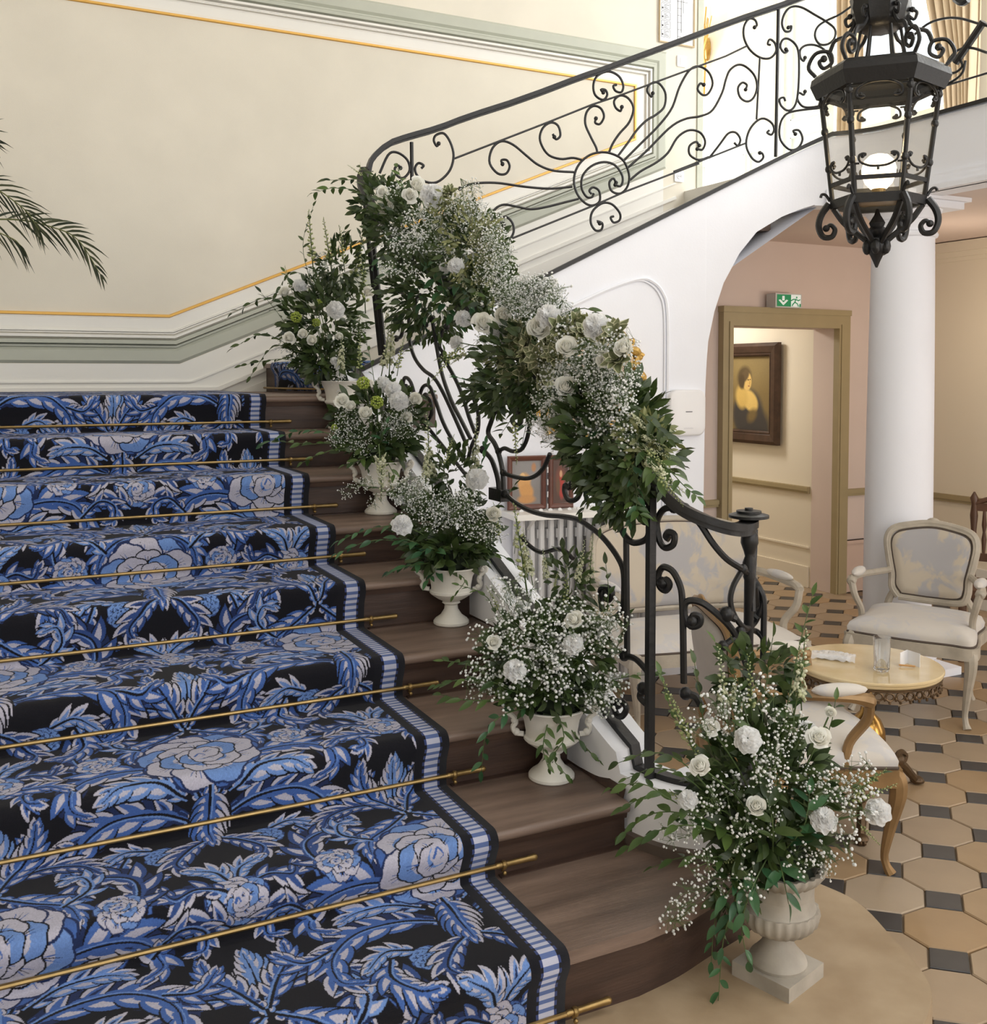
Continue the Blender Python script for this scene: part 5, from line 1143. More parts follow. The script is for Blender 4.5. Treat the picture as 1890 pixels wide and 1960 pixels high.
MB().tube(spline([(-.02, 0, .05), (-.03, .01, .2), (-.02, 0, .42)], 10), .008, 6).tube(spline([(-.02, 0, -.1), (-.03, .0, -.25), (-.02, .02, -.45)], 10), .010, 6).build('gilt_stem', M_GILD, t, local=True)
# curtains of the upper window
M_CURT = mat('beige_curtain', lin(206, 184, 154), .8, sheen=.3, var=.06, scale=3)
def curtain(label, ya_top, yb_top, ya_tie, yb_tie, ya_bot, yb_bot, z_tie, folds):
    t = thing('curtain', label, 'curtain', (XR-.12, (ya_top+yb_top)/2, UP), 'gallery window curtains')
    def fn(u, v):
        z = UP+.02+v*2.45; zt = (z_tie-UP)/2.45
        if v < zt: k = (v/zt)**1.5; a_ = ya_bot+(ya_tie-ya_bot)*k; c_ = yb_bot+(yb_tie-yb_bot)*k
        else: k = ((v-zt)/(1-zt)); k = 1-(1-k)**1.8; a_ = ya_tie+(ya_top-ya_tie)*k; c_ = yb_tie+(yb_top-yb_tie)*k
        return (XR-.13+.035*math.sin(u*folds*2*math.pi)+.012*math.sin(u*folds*5+v*4), a_+(c_-a_)*u, z)
    q = MB().grid(fn, 120, 30).build('drape', M_CURT, t, ang=1.4); q.modifiers.new('thickness', 'SOLIDIFY').thickness = .004
yA = lambda px: onX(px, 100, XR-.13).y
curtain('beige curtain gathered at the far side of the gallery window', yA(1652), yA(1602), yA(1650), yA(1606), yA(1646), yA(1604), UP+1.0, 4)
curtain('wide beige curtain beside the black flat scroll of the gallery railing', yA(1876), yA(1752), yA(1872), yA(1808), yA(1868), yA(1826), UP+.95, 7)
# ------------------------------------------------------------------ hanging lantern
LC = atD(1682, 300, 3.9); LX, LY = LC.x, LC.y
sc = 3.9/FOC
def lz(y): return 1.551+(715-y)*sc*.985
t = thing('hanging_lantern', 'large black hexagonal iron lantern with lit bulb hanging over the hall', 'lantern', (LX, LY, lz(508)))
va = math.atan2(LY-CAM[1], LX-CAM[0])     # line of sight in plan
hexa = [va+math.pi+R(30+60*k) for k in range(6)]
zT, zB, zM = lz(152), lz(380), lz(345); rT, rB = .218, .165
rad = lambda z: rB+(rT-rB)*(z-zB)/(zT-zB)
pp = lambda k, z, e=0.: Vector((LX+(rad(z)+e)*math.cos(hexa[k % 6]), LY+(rad(z)+e)*math.sin(hexa[k % 6]), z))
M_LG = bpy.data.materials.new('lantern_glass'); M_LG.use_nodes = True
nt = M_LG.node_tree; nt.nodes.clear(); o_ = nt.nodes.new('ShaderNodeOutputMaterial'); mx = nt.nodes.new('ShaderNodeMixShader'); tr = nt.nodes.new('ShaderNodeBsdfTransparent'); gs = nt.nodes.new('ShaderNodeBsdfGlossy'); fr2 = nt.nodes.new('ShaderNodeValue')
tr.inputs[0].default_value = (.97, .955, .92, 1); gs.inputs['Roughness'].default_value = .05; fr2.outputs[0].default_value = .05
nt.links.new(fr2.outputs[0], mx.inputs[0]); nt.links.new(tr.outputs[0], mx.inputs[1]); nt.links.new(gs.outputs[0], mx.inputs[2]); nt.links.new(mx.outputs[0], o_.inputs[0])
def hexring(z0, z1, e0, e1, name, th=.014):
    q = MB()
    for k in range(6):
        a_, c_ = pp(k, (z0+z1)/2), pp(k+1, (z0+z1)/2)
        q.tube([Vector((a_.x, a_.y, (z0+z1)/2)), Vector((c_.x, c_.y, (z0+z1)/2))], None, flat=(th, z1-z0), ref=(0, 0, 1))
    return q.build(name, M_IRON, t, smooth=False)
hexring(zM-.008, zM+.008, 0, 0, 'cross_bar', .010); hexring(zB-.022, zB+.012, 0, 0, 'bottom_ring', .02); hexring(zT-.03, zT-.012, 0, 0, 'top_rail', .012)
q = MB()                                     # sloping roof skirt
rg_ = [(.232, zT-.045), (.255, zT+.005), (.25, zT+.03), (.225, zT+.05), (.20, zT+.055)]
for r_, z in rg_: q.v += [(LX+r_*math.cos(a_), LY+r_*math.sin(a_), z) for a_ in hexa]
for i in range(len(rg_)-1):
    for k in range(6): q.f.append((i*6+k, i*6+(k+1) % 6, (i+1)*6+(k+1) % 6, (i+1)*6+k)); q.mi.append(0)
o = q.build('roof_skirt', M_IRON, t, smooth=False); o.modifiers.new('thickness', 'SOLIDIFY').thickness = .006
for k in range(6):
    q = MB().tube([pp(k, zB), pp(k, zT-.01)], .0095, 6)
    for f in (.30, .62, .86): q.ell(pp(k, zB+(zT-zB)*f), (.014, .014, .018), 8, 6)
    q.build('corner_post', M_IRON, t)
    a_, c_, e_, g_ = pp(k, zB, -.004), pp(k+1, zB, -.004), pp(k+1, zT-.02, -.004), pp(k, zT-.02, -.004)
    MB().add([a_, c_, e_, g_], [(0, 1, 2, 3)]).build('glass_pane', M_LG, t, smooth=False)
    # scroll ornaments inside each bay, below the roof and above the cross bar
    for z, sg in ((zT-.055, 1), (zM+.05, -1)):
        L_, R_ = pp(k, z, .004), pp(k+1, z, .004); up_ = Vector((0, 0, 1)); ex_ = (R_-L_)
        o2 = [(.20, -.34), (.26, -.42), (.20, -.46), (.13, -.36), (.16, -.08), (.32, .12), (.5, .16), (.68, .12), (.84, -.08), (.87, -.36), (.80, -.46), (.74, -.42), (.80, -.34)]
        S_ = spline([L_+ex_*u+up_*(v*ex_.length*.42*sg) for u, v in o2], 44); MB().tube(S_, .0048, 6).tube([L_+ex_*.5+up_*(.16*ex_.length*.42*sg), L_+ex_*.5+up_*(.35*ex_.length*.42*sg)], .005, 5).tube([L_, L_+ex_*.14], .004, 5).tube([R_, R_-ex_*.14], .004, 5).ell(S_[0], .008, 6, 5).ell(S_[-1], .008, 6, 5).build('scroll_ornament', M_IRON, t)
    d = Vector((math.cos(hexa[k]), math.sin(hexa[k]), 0)); O = Vector((LX, LY, 0))
    bp_ = lambda r_, z: O+d*r_+Vector((0, 0, z))
    zb = zB-.02
    S_ = spline([bp_(rB+.012, zb+.02), bp_(rB+.040, zb-.02), bp_(rB+.050, zb-.065), bp_(rB+.034, zb-.105), bp_(rB+.002, zb-.108), bp_(rB-.010, zb-.082), bp_(rB+.006, zb-.062), bp_(rB+.022, zb-.074)], 34)
    MB().tube(S_, None, flat=(.030, .008), ref=d.cross(Vector((0, 0, 1)))).build('scroll_bracket', M_IRON, t, ang=.4) if False else MB().tube(S_, [.015-.00022*i for i in range(34)], 7).ell(S_[-1], .014, 8, 6).build('scroll_bracket', M_IRON, t)
    MB().tube(spline([bp_(rB+.010, zb+.03), bp_(rB+.026, zb+.055), bp_(rB+.040, zb+.058), bp_(rB+.044, zb+.046)], 10), .006, 5).build('leaf_tip', M_IRON, t)
    MB().tube(spline([bp_(rB-.004, zb), bp_(rB*.72, zb-.06), bp_(.055, zb-.115), bp_(.018, zb-.15)], 14), [.011]*14, 6).build('strut', M_IRON, t)
    # crown scrolls above the roof
    S_ = spline([bp_(.235, zT+.045), bp_(.262, zT+.085), bp_(.235, zT+.135), bp_(.185, zT+.135), bp_(.175, zT+.095), bp_(.205, zT+.075), bp_(.222, zT+.10), bp_(.205, zT+.112)], 34); MB().tube(S_, .0075, 6).ell(S_[-1], .014, 8, 6).build('crown_scroll', M_IRON, t)
    S_ = spline([bp_(.185, zT+.13), bp_(.165, zT+.175), bp_(.125, zT+.19), bp_(.10, zT+.22), bp_(.095, zT+.25)], 16); MB().tube(S_, .008, 6).build('crown_arm', M_IRON, t)
    S_ = spline([bp_(.10, zT+.055), bp_(.085, zT+.12), bp_(.072, zT+.20)], 10); MB().tube(S_, .006, 6).build('crown_bar', M_IRON, t)
    S_ = spline([bp_(.095, zT+.245), bp_(.118, zT+.225), bp_(.128, zT+.25), bp_(.112, zT+.262)], 14); MB().tube(S_, .006, 6).ell(S_[-1], .011, 6, 5).build('crown_curl', M_IRON, t)
    S_ = spline([bp_(.10, zT+.335), bp_(.14, zT+.36), bp_(.15, zT+.40), bp_(.128, zT+.415), bp_(.12, zT+.39)], 16); MB().tube(S_, .008, 6).ell(S_[2], .014, 6, 5).build('crown_leaf', M_IRON, t)
q = MB().lathe([(.06, .195), (.085, .205), (.095, .225), (.10, .25), (.108, .275), (.105, .30), (.112, .33), (.095, .35), (.06, .36), (.04, .40), (.03, .45), (.02, .50), (.02, .52)], (LX, LY, zT), 18, flute=9, fa=.05); q.build('smoke_cap', M_IRON, t)
q = MB().lathe([(.004, 0), (.012, .02), (.028, .055), (.036, .062), (.040, .085), (.036, .11), (.022, .118), (.036, .128), (.040, .142), (.024, .155), (.03, .17), (.012, .20), (.004, .225)], (LX, LY, lz(508)), 14, flute=5, fa=.10); q.build('finial', M_IRON, t)
for k in range(5):
    a_ = k*2*math.pi/5; MB().ell((LX+.036*math.cos(a_), LY+.036*math.sin(a_), lz(508)+.078), (.018, .018, .030), 8, 6).build('finial_leaf', M_IRON, t)
q = MB(); zc = zT+.52
for k in range(46):
    z = zc+k*.058; a_ = (k % 2)*math.pi/2
    q.tube([(LX+.014*math.cos(b_)*math.cos(a_), LY+.014*math.cos(b_)*math.sin(a_), z+.034*math.sin(b_)) for b_ in [2*math.pi*j/10 for j in range(10)]], .0042, 5, closed=True)
stuff(q.build('chain', M_IRON, t))
M_BULB = bpy.data.materials.new('lit_bulb'); M_BULB.use_nodes = True; b_ = M_BULB.node_tree.nodes['Principled BSDF']; b_.inputs['Emission Color'].default_value = (1, .80, .50, 1); b_.inputs['Emission Strength'].default_value = 14
bz = lz(322)
MB().lathe([(.004, -.075), (.030, -.066), (.050, -.045), (.062, -.015), (.064, .01), (.055, .04), (.035, .06), (.004, .068)], (LX+.004, LY, bz), 20).build('bulb', M_BULB, t)
MB().lathe([(.02, zB+.005-bz), (.022, -.10), (.026, -.09), (.026, -.066)], (LX+.004, LY, bz), 14).build('lamp_holder', M_BRASS, t)
q = MB(); q.v = [(LX+.7*rB*math.cos(a_), LY+.7*rB*math.sin(a_), zB-.004) for a_ in hexa]+[(LX, LY, zB-.004)]; q.f = [(k, (k+1) % 6, 6) for k in range(6)]; q.mi = [0]*6
q.build('bottom_plate', M_BRASS, t, smooth=False)
# ------------------------------------------------------------------ vases and flowers
M_VASE = mat('chalky_white_vase', lin(228, 224, 214), .6, var=.05, scale=7, col2=lin(236, 233, 226), bump=.12, bscale=50)
M_URN = mat('greyed_marble', lin(162, 154, 142), .55, var=.14, scale=9, col2=lin(184, 176, 164), bump=.06, bscale=50)
def leaf_mat(name, c, c2, rough=.38):
    m = mat(name, c, rough); nt = m.node_tree; b = nt.nodes['Principled BSDF']; oi = nt.nodes.new('ShaderNodeObjectInfo'); ge = nt.nodes.new('ShaderNodeNewGeometry'); n = nt.nodes.new('ShaderNodeTexNoise'); n.inputs['Scale'].default_value = 22
    tc = nt.nodes['Texture Coordinate']; nt.links.new(tc.outputs['Object'], n.inputs[0]); ad = nt.nodes.new('ShaderNodeMath'); ad.operation = 'ADD'; nt.links.new(oi.outputs['Random'], ad.inputs[0]); nt.links.new(ge.outputs['Random Per Island'], ad.inputs[1])
    fr_ = nt.nodes.new('ShaderNodeMath'); fr_.operation = 'FRACT'; nt.links.new(ad.outputs[0], fr_.inputs[0]); mx = nt.nodes.new('ShaderNodeMix'); mx.data_type = 'RGBA'; nt.links.new(fr_.outputs[0], mx.inputs[0])
    mx.inputs[6].default_value = (*c, 1); mx.inputs[7].default_value = (*c2, 1); nt.links.new(mx.outputs[2], b.inputs['Base Color']); b.inputs['Subsurface Weight'].default_value = 0
    return m
M_LEAF = leaf_mat('ruscus_green', lin(50, 76, 36), lin(92, 116, 58))
M_LEAFD = leaf_mat('dark_foliage', lin(40, 58, 28), lin(74, 92, 46))
M_LEAFB = leaf_mat('blue_green_leaf', lin(46, 86, 56), lin(78, 120, 76), .3)
M_OLIVEL = leaf_mat('olive_green', lin(116, 122, 74), lin(150, 152, 104))
M_VARIE = leaf_mat('variegated_leaf', lin(104, 110, 76), lin(126, 132, 94))
M_VARIC = mat('cream_leaf_edge', lin(206, 204, 172), .5)
M_STEM = mat('flower_stem', lin(78, 98, 54), .5)
M_ROSE = leaf_mat('white_rose_petal', lin(250, 248, 238), lin(254, 254, 250), .55)
M_CARN = leaf_mat('white_carnation_petal', lin(251, 251, 250), lin(255, 255, 255), .6)
M_GYP = leaf_mat('gypsophila_white', lin(244, 245, 244), lin(255, 255, 254), .7)
M_DELPH = leaf_mat('pale_delphinium', lin(206, 210, 168), lin(244, 244, 226), .55)
M_BUD = leaf_mat('green_flower_bud', lin(168, 178, 112), lin(206, 212, 160), .5)
M_LIME = leaf_mat('lime_viburnum', lin(146, 166, 62), lin(180, 194, 92), .6)
def translucent(m_, fac):
    nt = m_.node_tree; pb_ = nt.nodes['Principled BSDF']; tl = nt.nodes.new('ShaderNodeBsdfTranslucent'); mx = nt.nodes.new('ShaderNodeMixShader'); mx.inputs[0].default_value = fac
    lk = pb_.inputs['Base Color'].links[0].from_socket; nt.links.new(lk, tl.inputs[0]); nt.links.new(pb_.outputs[0], mx.inputs[1]); nt.links.new(tl.outputs[0], mx.inputs[2]); nt.links.new(mx.outputs[0], nt.nodes['Material Output'].inputs[0])
for m_, k_ in ((M_ROSE, .42), (M_CARN, .45), (M_GYP, .35), (M_DELPH, .4), (M_BUD, .3), (M_LEAF, .2), (M_LEAFD, .18), (M_LEAFB, .2), (M_OLIVEL, .25)): translucent(m_, k_)
rf = random.Random(21)
def leaf_grid(q, L, W, fold=.25, curl=.25, base=None, M=None):
    """pointed leaf along +Y from the origin"""
    n = 6; vs = []
    for j in range(n+1):
        t = j/n; w_ = W*.5*(math.sin(math.pi*t**.8)**.85 if 0 < t < 1 else 0); z = -curl*L*t*t
        for sx_ in (-1, 0, 1): vs.append(Vector((sx_*w_, L*t, z+fold*w_*abs(sx_))))
    if M is not None: vs = [M @ v for v in vs]
    return q.add(vs, [(j*3+i, j*3+i+1, j*3+i+4, j*3+i+3) for j in range(n) for i in range(2)])
LEAVES = [[leaf_grid(MB(), 1, w_, .3, c_).mesh('leaf', m_) for w_, c_ in ((.34, .12), (.40, .28))] for m_ in (M_LEAF, M_LEAFD, M_LEAFB)]
def rose_mesh(seed, openness=1.):
    rg = random.Random(seed); q = MB()
    for k in range(22):
        a = k*2.4+rg.uniform(-.2, .2); f = k/21; r0 = .004+.0175*f**.75; h = .037-.005*f; sp_ = 2.3-.6*f; out = (.016*(f-.45)**1.3)*openness if f > .45 else 0
        def fn(u, v, a=a, r0=r0, h=h, sp_=sp_, out=out, f=f):
            th = a+(u-.5)*sp_*(1-.25*v*v); w_ = math.sin(math.pi*min(1, max(0, u)))
            r = r0*(.40+.60*math.sin(v*1.7))*(1-.75*v**3*(1-min(1, f*1.6))**1.2)+(out if f > .45 else 0)*v**3; z = h*(v-.10*v**4*f)-.010*f*f*v**3*openness+.002*math.sin(u*9+a)*v*v-.006*(1-w_)*v*v
            return Vector((r*math.cos(th), r*math.sin(th), z-.012))
        q.grid(fn, 6, 5)
    me = q.mesh('petals', M_ROSE, ang=2.); return me
def carn_mesh(seed):
    rg = random.Random(seed); q = MB()
    for k in range(9):
        f = k/8; R_ = .034-.020*f; z0 = -.008+.026*f; cup = .012*(f-.35); ph = rg.uniform(0, 6)
        n = 34; vs = []; 
        for j, v in enumerate((.15, .6, 1.)):
            for i in range(n):
                a = 2*math.pi*i/n; rr = R_*v*(1+.07*math.sin(7*a+ph)*v); vs.append(Vector((rr*math.cos(a), rr*math.sin(a), z0+cup*v*v+.006*v*v*math.sin(9*a+ph)+.004*v*rg.uniform(-1, 1)+(.003*(i % 2) if j == 2 else 0))))
        q.add(vs, [(j*n+i, j*n+(i+1) % n, (j+1)*n+(i+1) % n, (j+1)*n+i) for j in range(2) for i in range(n)])
    return q.mesh('petals', M_CARN, ang=2.)
ICO = []
_bm = bmesh.new(); bmesh.ops.create_icosphere(_bm, subdivisions=1, radius=1); ICO_V = [v.co.copy() for v in _bm.verts]; ICO_F = [tuple(v.index for v in f.verts) for f in _bm.faces]; _bm.free()
_bm = bmesh.new(); bmesh.ops.create_icosphere(_bm, subdivisions=2, radius=1); ICO2_V = [v.co.copy() for v in _bm.verts]; ICO2_F = [tuple(v.index for v in f.verts) for f in _bm.faces]; _bm.free()
def gyp_mesh(seed, n, R_, r):
    rg = random.Random(seed); q = MB()
    base = Vector((0, 0, -R_*1.1)); hubs = [Vector((rg.uniform(-.55, .55)*R_, rg.uniform(-.55, .55)*R_, rg.uniform(-.4, .4)*R_)) for _ in range(max(3, n//8))]
    q.cur = 0
    for h in hubs: q.tube([base, base.lerp(h, .5)+Vector((0, 0, .1*R_)), h], .0007, 3, cap=False)
    for i in range(n):
        while True:
            p = Vector((rg.uniform(-1, 1), rg.uniform(-1, 1), rg.uniform(-1, 1)))
            if p.length < 1: break
        p = p*R_; h = min(hubs, key=lambda x: (x-p).length); q.cur = 0; q.tube([h, p], .0005, 3, cap=False)
        q.cur = 1; s_ = r*rg.uniform(.6, 1.15); q.add([p+v*s_*(1, 1, .8)[k % 3] if False else p+Vector((v.x, v.y, v.z*.85))*s_ for k, v in enumerate(ICO_V)], ICO_F)
    return q.mesh('gypsophila_spray', [M_STEM, M_GYP], ang=2.)
GYP = [gyp_mesh(50+k, 46, .055, .0042) for k in range(4)]
GYPD = [gyp_mesh(70+k, 90, .060, .0034) for k in range(3)]
ROSE = [rose_mesh(3, 1.), rose_mesh(5, .55), rose_mesh(8, 1.3)]
CARN = [carn_mesh(3), carn_mesh(4)]
def spike_mesh(seed, n=26, L=.30, open_=.5):
    rg = random.Random(seed); qs = MB().tube([(0, 0, 0), (.006, 0, L*.5), (.0, .004, L)], [.0028, .0022, .0008], 5); q = MB()
    for i in range(n):
        t = .18+.82*i/n; a = i*2.4; r = (1-t)*.016+.0045; d = Vector((math.cos(a), math.sin(a), .5)).normalized(); p = Vector((.006*math.sin(t*3), 0, L*t))+d*r*.9; s_ = .0105*(1.12-t)+.0022
        qs.tube([(0, 0, L*t-.006), p], .0008, 3, cap=False)
        if t < open_:
            for k in range(5):
                b_ = 2*math.pi*k/5+a; e = d.orthogonal().normalized(); g_ = d.cross(e); pd = (e*math.cos(b_)+g_*math.sin(b_)); c_ = p+pd*s_*.75+d*s_*.3
                M_ = Matrix((pd, d.cross(pd), d)).transposed(); q.add([c_+M_@Vector((v.x*s_*.85, v.y*s_*.6, v.z*s_*.18)) for v in ICO_V], ICO_F)
        else:
            M_ = Matrix((d.orthogonal().normalized(), d.cross(d.orthogonal().normalized()), d)).transposed(); q.add([p+M_@Vector((v.x*s_*.62, v.y*s_*.62, v.z*s_)) for v in ICO_V], ICO_F)
    return q, qs
SPK = []
for sd, nn_, LL, op, mm in ((1, 30, .30, .55, M_DELPH), (2, 26, .26, .35, M_DELPH), (3, 28, .28, .0, M_BUD), (4, 24, .22, .7, M_DELPH)):
    a_, b_ = spike_mesh(sd, nn_, LL, op); SPK.append((a_.mesh('florets', mm, ang=2.), b_.mesh('stem', M_STEM, ang=2.), LL))
def vib_mesh(seed):
    rg = random.Random(seed); q = MB()
    for i in range(60):
        z = 1-2*(i+.5)/60; a = i*2.4; r = math.sqrt(1-z*z); d = Vector((r*math.cos(a), r*math.sin(a), z)); p = d*.024*rg.uniform(.85, 1.1); q.add([p+v*.0052*Vector((1, 1, 1)).x for v in ICO_V], ICO_F)
    return q.mesh('blossom', M_LIME, ang=2.)
VIB = vib_mesh(2)
def varie_mesh(seed):
    """rosette of cream-edged leaves"""
    rg = random.Random(seed); q = MB()
    for k in range(15):
        a = k*2.4; el = .25+.9*(k/15); L = .042-.014*k/15; W = .026; M_ = Matrix.Rotation(a, 3, 'Z') @ Matrix.Rotation(el, 3, 'X')
        n = 6; vs = []
        for j in range(n+1):
            t = j/n; w_ = W*.5*(math.sin(math.pi*t**.75)**.8 if 0 < t < 1 else 0)
            for u in (-1, -.72, 0, .72, 1): vs.append(M_ @ Vector((u*w_, L*t+.004, -.18*L*t*t+.25*abs(u)*w_+.0015*math.sin(t*14)*abs(u))))
        for i, mi in ((0, 1), (1, 0), (2, 0), (3, 1)):
            q.cur = mi; q.add([vs[j*5+i+e] for j in range(n+1) for e in (0, 1)], [(j*2, j*2+1, j*2+3, j*2+2) for j in range(n)])
    return q.mesh('variegated_rosette', [M_VARIE, M_VARIC], ang=2.)
VAR = [varie_mesh(1), varie_mesh(2)]
def face(d, roll=0.): return Vector(d).normalized().to_track_quat('Z', 'Y') @ Quaternion((0, 0, 1), roll)
def to_cam(p): return (Vector(CAM)-Vector(p)).normalized()
class Bouquet:
    def __init__(s, name, label, cat, origin, group=None):
        s.o = Vector(origin); s.t = thing(name, label, cat, s.o, group); s.fol = MB(); s.olive = MB(); s.nl = 0; s.stems = MB()
    def put(s, name, me, p, q, sc): return inst(name, me, s.t, Vector(p)-s.o, q, sc)
    def rose(s, px, py, D, k=0, sc=1., up=.35, tilt=None, core=None):
        p = atD(px, py, D); d = to_cam(p)*.75+Vector((0, 0, up))+Vector((rf.uniform(-.25, .25), rf.uniform(-.25, .25), 0))
        r = s.put('rose', ROSE[k], p, face(d, rf.uniform(0, 6)), sc); s.stem(p, core); return r
    def carn(s, px, py, D, sc=1., up=.3):
        p = atD(px, py, D); d = to_cam(p)*.85+Vector((0, 0, up))+Vector((rf.uniform(-.3, .3), rf.uniform(-.3, .3), 0)); s.put('carnation', CARN[rf.randrange(2)], p, face(d, rf.uniform(0, 6)), sc); s.stem(p)
    def stem(s, p, core=None):
        c = s.core if core is None else core; p = Vector(p); s.stems.tube([c, c.lerp(p, .6)+Vector((0, 0, .02)), p-(to_cam(p))*.008], .0022, 5, cap=False)
    def gyp(s, px, py, D, sc=1., dense=False):
        p = atD(px, py, D); m_ = GYPD if dense else GYP; o = s.put('gypsophila_spray', m_[rf.randrange(len(m_))], p, Quaternion((rf.uniform(-1, 1), rf.uniform(-1, 1), rf.uniform(-1, 1), rf.uniform(.2, 1))).normalized() if dense else face(p-s.core if (p-s.core).length > .02 else (0, 0, 1), rf.uniform(0, 6)), sc); return stuff(o)
    def spike(s, a, b, D, k=None, D2=None):
        p, e = atD(*a, D), atD(*b, D2 or D); k = rf.randrange(len(SPK)) if k is None else k; L = (e-p).length/SPK[k][2]; o = s.put('flower_spike', SPK[k][0], p, face(e-p, rf.uniform(0, 6)), L); inst('stem', SPK[k][1], o); return o
    def vib(s, px, py, D, sc=1.): p = atD(px, py, D); s.put('viburnum_ball', VIB, p, face(to_cam(p), rf.uniform(0, 6)), sc); s.stem(p)
    def varie(s, px, py, D, sc=1.): p = atD(px, py, D); s.put('variegated_rosette', VAR[rf.randrange(2)], p, face(to_cam(p)*.6+Vector((rf.uniform(-.6, .6), rf.uniform(-.6, .6), rf.uniform(0, .8))), rf.uniform(0, 6)), sc)
    def branch(s, pts, n=12, L=.055, kind=0, wid=1., endleaf=True):
        """a foliage stem with single leaves as sub-parts while the limit lasts, else into the joined mass"""
        P = spline(pts, max(8, n)); q = MB().tube(P, [.0022*(1-.6*i/(len(P)-1)) for i in range(len(P))], 5); own = s.nl+n <= 290
        br = None
        if own: br = q.build('foliage_branch', M_STEM, s.t)
        else: s.stems.tube(P, .0016, 4, cap=False)
        m_ = len(P)
        for i in range(n):
            f = .12+.88*i/(n-1); x = f*(m_-1); j = min(int(x), m_-2); p = P[j].lerp(P[j+1], x-j); t_ = (P[j+1]-P[j]).normalized()
            sd = t_.cross(Vector((0, 0, 1))); sd = sd.normalized() if sd.length > .1 else Vector((1, 0, 0)); sg = 1 if i % 2 else -1
            d = (t_*rf.uniform(.5, .9)+sd*sg*rf.uniform(.5, 1.)+Vector((0, 0, rf.uniform(-.35, .25)))).normalized()
            if i == n-1: d = t_
            up_ = (Vector((0, 0, 1))*.8+to_cam(p)*.7+Vector((rf.uniform(-.5, .5), rf.uniform(-.5, .5), rf.uniform(-.3, .3)))).normalized()
            x_ = d.cross(up_); x_ = x_.normalized() if x_.length > .05 else d.orthogonal().normalized(); z_ = x_.cross(d); M_ = Matrix((x_, d, z_)).transposed(); l_ = L*rf.uniform(.75, 1.15)*(1-.25*f)
            if own: inst('leaf', LEAVES[kind][rf.randrange(2)], br, p-s.o, M_.to_quaternion(), (l_*wid, l_, l_)); s.nl += 1
            else: s.mass_leaf(p, M_, l_, wid)
    def mass_leaf(s, p, M_, l_, wid=1., q=None):
        n = 4; vs = []
        for j, w_ in enumerate((0, .62, 1., .72, 0)):
            t = j/n
            for sx_ in ((0,) if w_ == 0 else (-1, 1)): vs.append(p+M_ @ Vector((sx_*w_*.19*l_*wid, l_*t, -.2*l_*t*t+abs(sx_)*.04*l_)))
        (q or s.fol).add(vs, [(0, 1, 2), (1, 3, 4, 2), (3, 5, 6, 4), (5, 7, 6)])
    def mass(s, c, rad, n, L=.055, wid=1., shell=.35, q=None):
        """joined leaf mass filling an ellipsoid; rad = half sizes along screen right, depth, up"""
        rt_, fw, up_ = Vector(_r), Vector(_f), Vector(_u)
        for _ in range(n):
            while True:
                v = Vector((rf.uniform(-1, 1), rf.uniform(-1, 1), rf.uniform(-1, 1)))
                if shell < v.length < 1: break
            off = rt_*v.x*rad[0]+fw*v.y*rad[1]+up_*v.z*rad[2]; p = Vector(c)+off
            d = (off.normalized()*.9+Vector((rf.uniform(-1, 1), rf.uniform(-1, 1), rf.uniform(-.7, .8)))*.75).normalized(); un = (to_cam(p)*.6+Vector((rf.uniform(-1, 1), rf.uniform(-1, 1), rf.uniform(-.2, 1)))).normalized()
            x_ = d.cross(un); x_ = x_.normalized() if x_.length > .05 else d.orthogonal().normalized(); M_ = Matrix((x_, d, x_.cross(d))).transposed(); s.mass_leaf(p, M_, L*rf.uniform(.7, 1.2), wid, q)
    def done(s, m_=None):
        if s.fol.v: stuff(s.fol.build('foliage', m_ or M_LEAFD, s.t, ang=2.))
        if s.olive.v: stuff(s.olive.build('olive_foliage', M_OLIVEL, s.t, ang=2.))
        if s.stems.v: stuff(s.stems.build('flower_stems', M_STEM, s.t, ang=2.))
def px2m(D): return D/FOC
def vase(name, label, px, py, z, h, rim, kind='chalk'):
    p = onZ(px, py, z); k_ = next(i for i in range(1, 9) if abs(ZN[i]-z) < 1e-6); p.y = min(p.y, YN[k_+1]-rim*.36); p.x = min(p.x, .37); t = thing(name, label, 'vase', p+Vector((0, 0, .0005)), 'white vases on the stair treads'); r = rim/2
    prof = [(r*.62, 0), (r*.66, .004), (r*.66, .012), (r*.60, .02), (r*.40, h*.16), (r*.26, h*.26), (r*.24, h*.34), (r*.34, h*.37), (r*.30, h*.40), (r*.52, h*.45), (r*.74, h*.52), (r*.80, h*.55), (r*.80, h*.585), (r*.74, h*.60), (r*.74, h*.66), (r*.80, h*.82), (r*.96, h*.97), (r*1.0, h*.985), (r*1.0, h), (r*.93, h), (r*.70, h*.75), (.01, h*.6)]
    MB().lathe(prof, n=32).build('body', M_VASE, t, local=True, ang=.6)
    va_ = math.atan2(_r[1], _r[0])
    for s_ in (0, math.pi):
        d = Vector((math.cos(va_+s_), math.sin(va_+s_), 0)); f = lambda a, b: d*(r*a)+Vector((0, 0, h*b))
        S_ = spline([f(.80, .60), f(1.02, .62), f(1.10, .70), f(1.02, .76), f(1.10, .84), f(1.26, .90), f(1.30, .97), f(1.20, .99), f(1.16, .94)], 26)
        MB().tube(S_, [.0085]*26, 6).ell(S_[-1], .011, 8, 6).ell(f(1.0, .63), .012, 8, 6).ell(f(1.06, .79), .011, 8, 6).build('handle', M_VASE, t, local=True)
    return t, p
vd, pD = vase('footed_vase', 'white two handled vase on the second step, ivy hanging over its foot', 1056, 1488, ZN[2], .225, .215)
vc, pC = vase('footed_vase', 'white two handled vase on the fourth step with rust stains', 861, 1192, ZN[4], .215, .20)
vb, pB = vase('footed_vase', 'white two handled vase on the sixth step below trailing delphinium', 722, 980, ZN[6], .225, .21)
